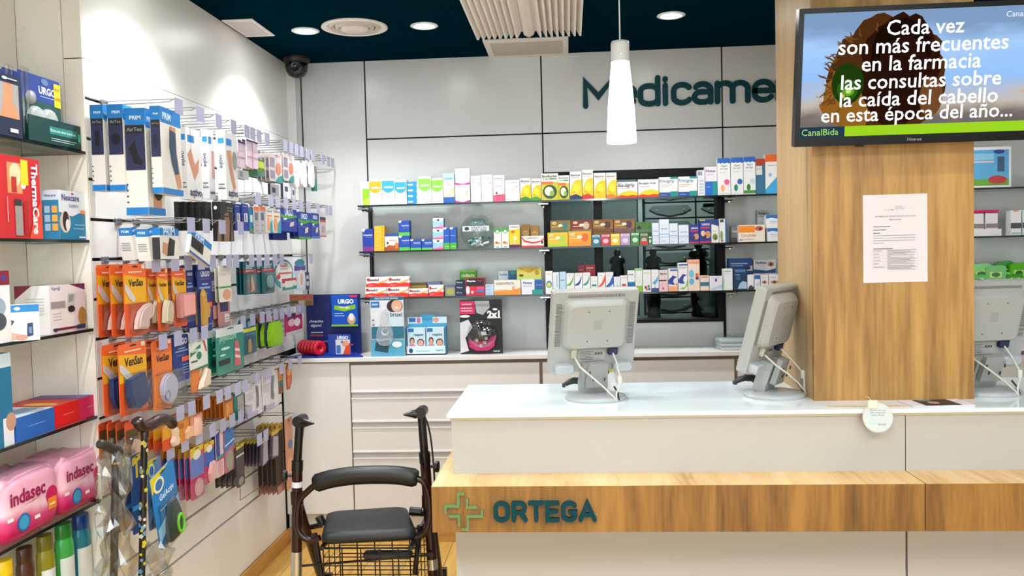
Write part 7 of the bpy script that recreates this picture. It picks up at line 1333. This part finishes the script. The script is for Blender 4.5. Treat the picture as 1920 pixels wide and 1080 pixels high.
# carded mouth guard pack
def stand(x0, y0, x1, y1, yy, base, items, label, name, cat='pack', T=.012, lean=.0):
    a = onY(x0, y1, yy); b = onY(x1, y1, yy); top_ = onY((x0+x1)/2, y0, yy); W = b.x-a.x; H = top_.z-ZW
    t = thing(name, label, cat, ((a.x+b.x)/2, yy, ZW)); mb = MB().box((-W/2, 0, 0), (W/2, T, H), base); draw(mb, (Vector((-W/2, 0, 0)), VX, VZ, -VY), W, H, items, .0004); mb.build('card', t); return t, W, H
t, W, H = stand(697, 556, 759, 667, 4.378, '#D2D6DA', [('r', 0, .94, 1, 1, '#1E5A72'), ('t', 'PROTECTOR BUCAL', .5, .97, .7, '#D8E4EA', .01), ('r', .02, .82, .28, .92, '#1E6AAC'), ('t', 'PRIM', .15, .87, .18, '#D8E8F4', .02), ('e', .74, .84, .24, .11, '#2A1A18'), ('e', .80, .84, .16, .10, '#D8A288'), ('e', .80, .81, .07, .02, '#E8E0DC'), ('r', .55, .5, 1, .74, '#C4D2DC'), ('t', 'bruxi', .78, .70, .36, '#1E4E6E', .02), ('r', .02, .3, 1, .5, '#1E6A80'), ('r', .0, .0, 1, .28, '#4E9EBC'), ('p', [(.1, .1), (.5, .06), (.58, .28), (.14, .24)], '#164A5C'), ('e', .78, .2, .15, .05, '#E0E6EA'), ('r', .05, .60, .12, .62, '#5A5A60'), ('r', .05, .52, .12, .54, '#5A5A60')], 'white and teal mouth guard pack with a smiling face print on the worktop', 'mouth_guard_pack')
mb = MB(); P_ = [(W*u, H*v) for u, v in ((-.12, .78), (-.02, .79), (.04, .72), (.06, .60), (.14, .50), (.20, .38), (.16, .26), (.06, .19), (-.10, .18), (-.24, .21), (-.32, .30), (-.30, .42), (-.22, .54), (-.18, .66))]
mb.prism(P_, (Vector((0, -.001, 0)), VX, VZ, -VY), .022, frosted('guard_blister', '#DADCE4', .32, .12)); mb.build('blister', t)
MB().lathe([(.020, 0), (.018, .008), (.010, .012), (.001, .012)], '#D6D8E2', 20, o=(-W*.06, -.014, H*.42), ax='Y', cap=False).build('mouth_guard', t)
# nasal strip counter box
a = onY(762, 664, 4.41); b = onY(836, 664, 4.41); W = b.x-a.x; H = onY(799, 590, 4.41).z-ZW; LB = '#48A4CE'
t = thing('counter_display', 'light blue counter box holding two nasal strip cartons', 'display', ((a.x+b.x)/2, 4.41, ZW))
mb = MB().box((-W/2, 0, 0), (W/2, .07, .006), LB).box((-W/2, 0, 0), (W/2, .003, H*.22), '#C8DEE8').box((-W/2, 0, 0), (-W/2+.002, .07, H*.7), LB).box((W/2-.002, 0, 0), (W/2, .07, H*.7), LB)
draw(mb, (Vector((-W/2, 0, 0)), VX, VZ, -VY), W, H*.22, [('e', .12, .5, .05, .28, '#1E3A6A'), ('r', .25, .4, .6, .5, '#8AA8B8'), ('t', 'respira', .84, .5, .2, '#2E7EA8', .02)], .0004); mb.build('tray', t)
mb = MB(); mb.prism([(-W/2, 0), (W/2, 0), (W/2, H*.93), (W*.2, H*.93)]+[(W*.2*math.cos(q), H*.93+H*.07*math.sin(q)) for q in [math.pi*k/8 for k in range(1, 8)]]+[(-W*.2, H*.93), (-W/2, H*.93)], (Vector((0, .07, 0)), VX, VZ, -VY), .003, LB)
draw(mb, (Vector((-W/2, .067, 0)), VX, VZ, -VY), W, H, [('r', 0, .76, .36, .92, '#D6E2EA'), ('r', .64, .76, 1, .92, '#D6E2EA'), ('r', .03, .8, .2, .9, '#1E6AAC'), ('e', .72, .84, .08, .06, '#D89A80'), ('e', .28, .84, .05, .07, '#C86A8A'), ('t', 'respira', .5, .86, .22, '#2A7EAC', .02)], .0004); mb.build('header_card', t)
for k in range(2):
    c = carton_mesh(W*.45, .05, H*.64, '#BFD8E4', [('r', 0, .0, 1, .10, '#3E9AC4'), ('r', .04, .84, .36, .98, '#1E6AAC'), ('t', 'respira', .62, .72, .55, '#23506E', .03), ('e', .26, .5, .14, .14, '#3A2620'), ('e', .26, .46, .10, .12, '#D89A80'), ('r', .1, .12, .42, .36, '#C87A9A'), ('e', .74, .44, .2, .14, '#3E2A22'), ('e', .74, .42, .16, .11, '#D8A088'), ('r', .5, .06, .95, .14, '#3A7A9A')]).build('strip_carton', t, (-W*.24+W*.48*k, .03, .007))
# ear plug card
t, W, H = stand(864, 562, 943, 664, 4.42, '#0C0C10', [('r', 0, .74, .36, .98, '#CC1F5E'), ('t', 'novavar', .18, .92, .24, '#F0D8E0', .02), ('r', .03, .84, .3, .86, '#E8A8C0'), ('r', .03, .79, .3, .81, '#E8A8C0'), ('p', [(.36, .98), (.7, .98), (.72, .86), (.55, .72), (.4, .76)], '#A8A8AC'), ('p', [(0, .58), (.2, .64), (.3, .5), (.12, .3), (.2, .06), (0, .02)], '#CFCFD4'), ('e', .12, .70, .12, .025, '#E6E6E6'), ('t', '2x1', .80, .73, .30, '#EDEDED', .05), ('r', .66, .655, .97, .67, '#D8D8D8'), ('e', .84, .82, .06, .02, '#E6E6E6'), ('t', 'tamar', .86, .05, .16, '#D8D8D8', .02)], 'black and pink two for one blister card on the worktop', 'blister_card_pack')
MB().lathe([(.080*math.cos(a), .045*math.sin(a)) for a in [math.pi/2*k/10 for k in range(11)]], clear('dome_plastic', '#EFF0F2', .14, .08), 28, o=(.006, .001, H*.36), ax='Y', cap=False).build('dome', t)
t_ = bpy.data.objects['blister_card_pack'].children
for o in t_:
    if o.name.startswith('dome'): o.scale.y = -1
mb = MB(); mb.prism([(-.066, .020), (-.03, .0), (.03, 0), (.062, .022), (.070, .075), (.045, .07), (.02, .040), (0, .044), (-.03, .046), (-.07, .052)], (Vector((.006, -.004, H*.07)), VX, VZ, -VY), .02, '#C41A68'); mb.build('pink_band', t)
for k, (x, z) in enumerate(((-.02, .35), (.02, .30), (.0, .22), (.028, .40))): MB().lathe([(.009, 0), (.008, .006), (.001, .008)], '#E4DCE2', 14, o=(x, -.034, H*z*.75), ax='Y', cap=False).build('plug', t)
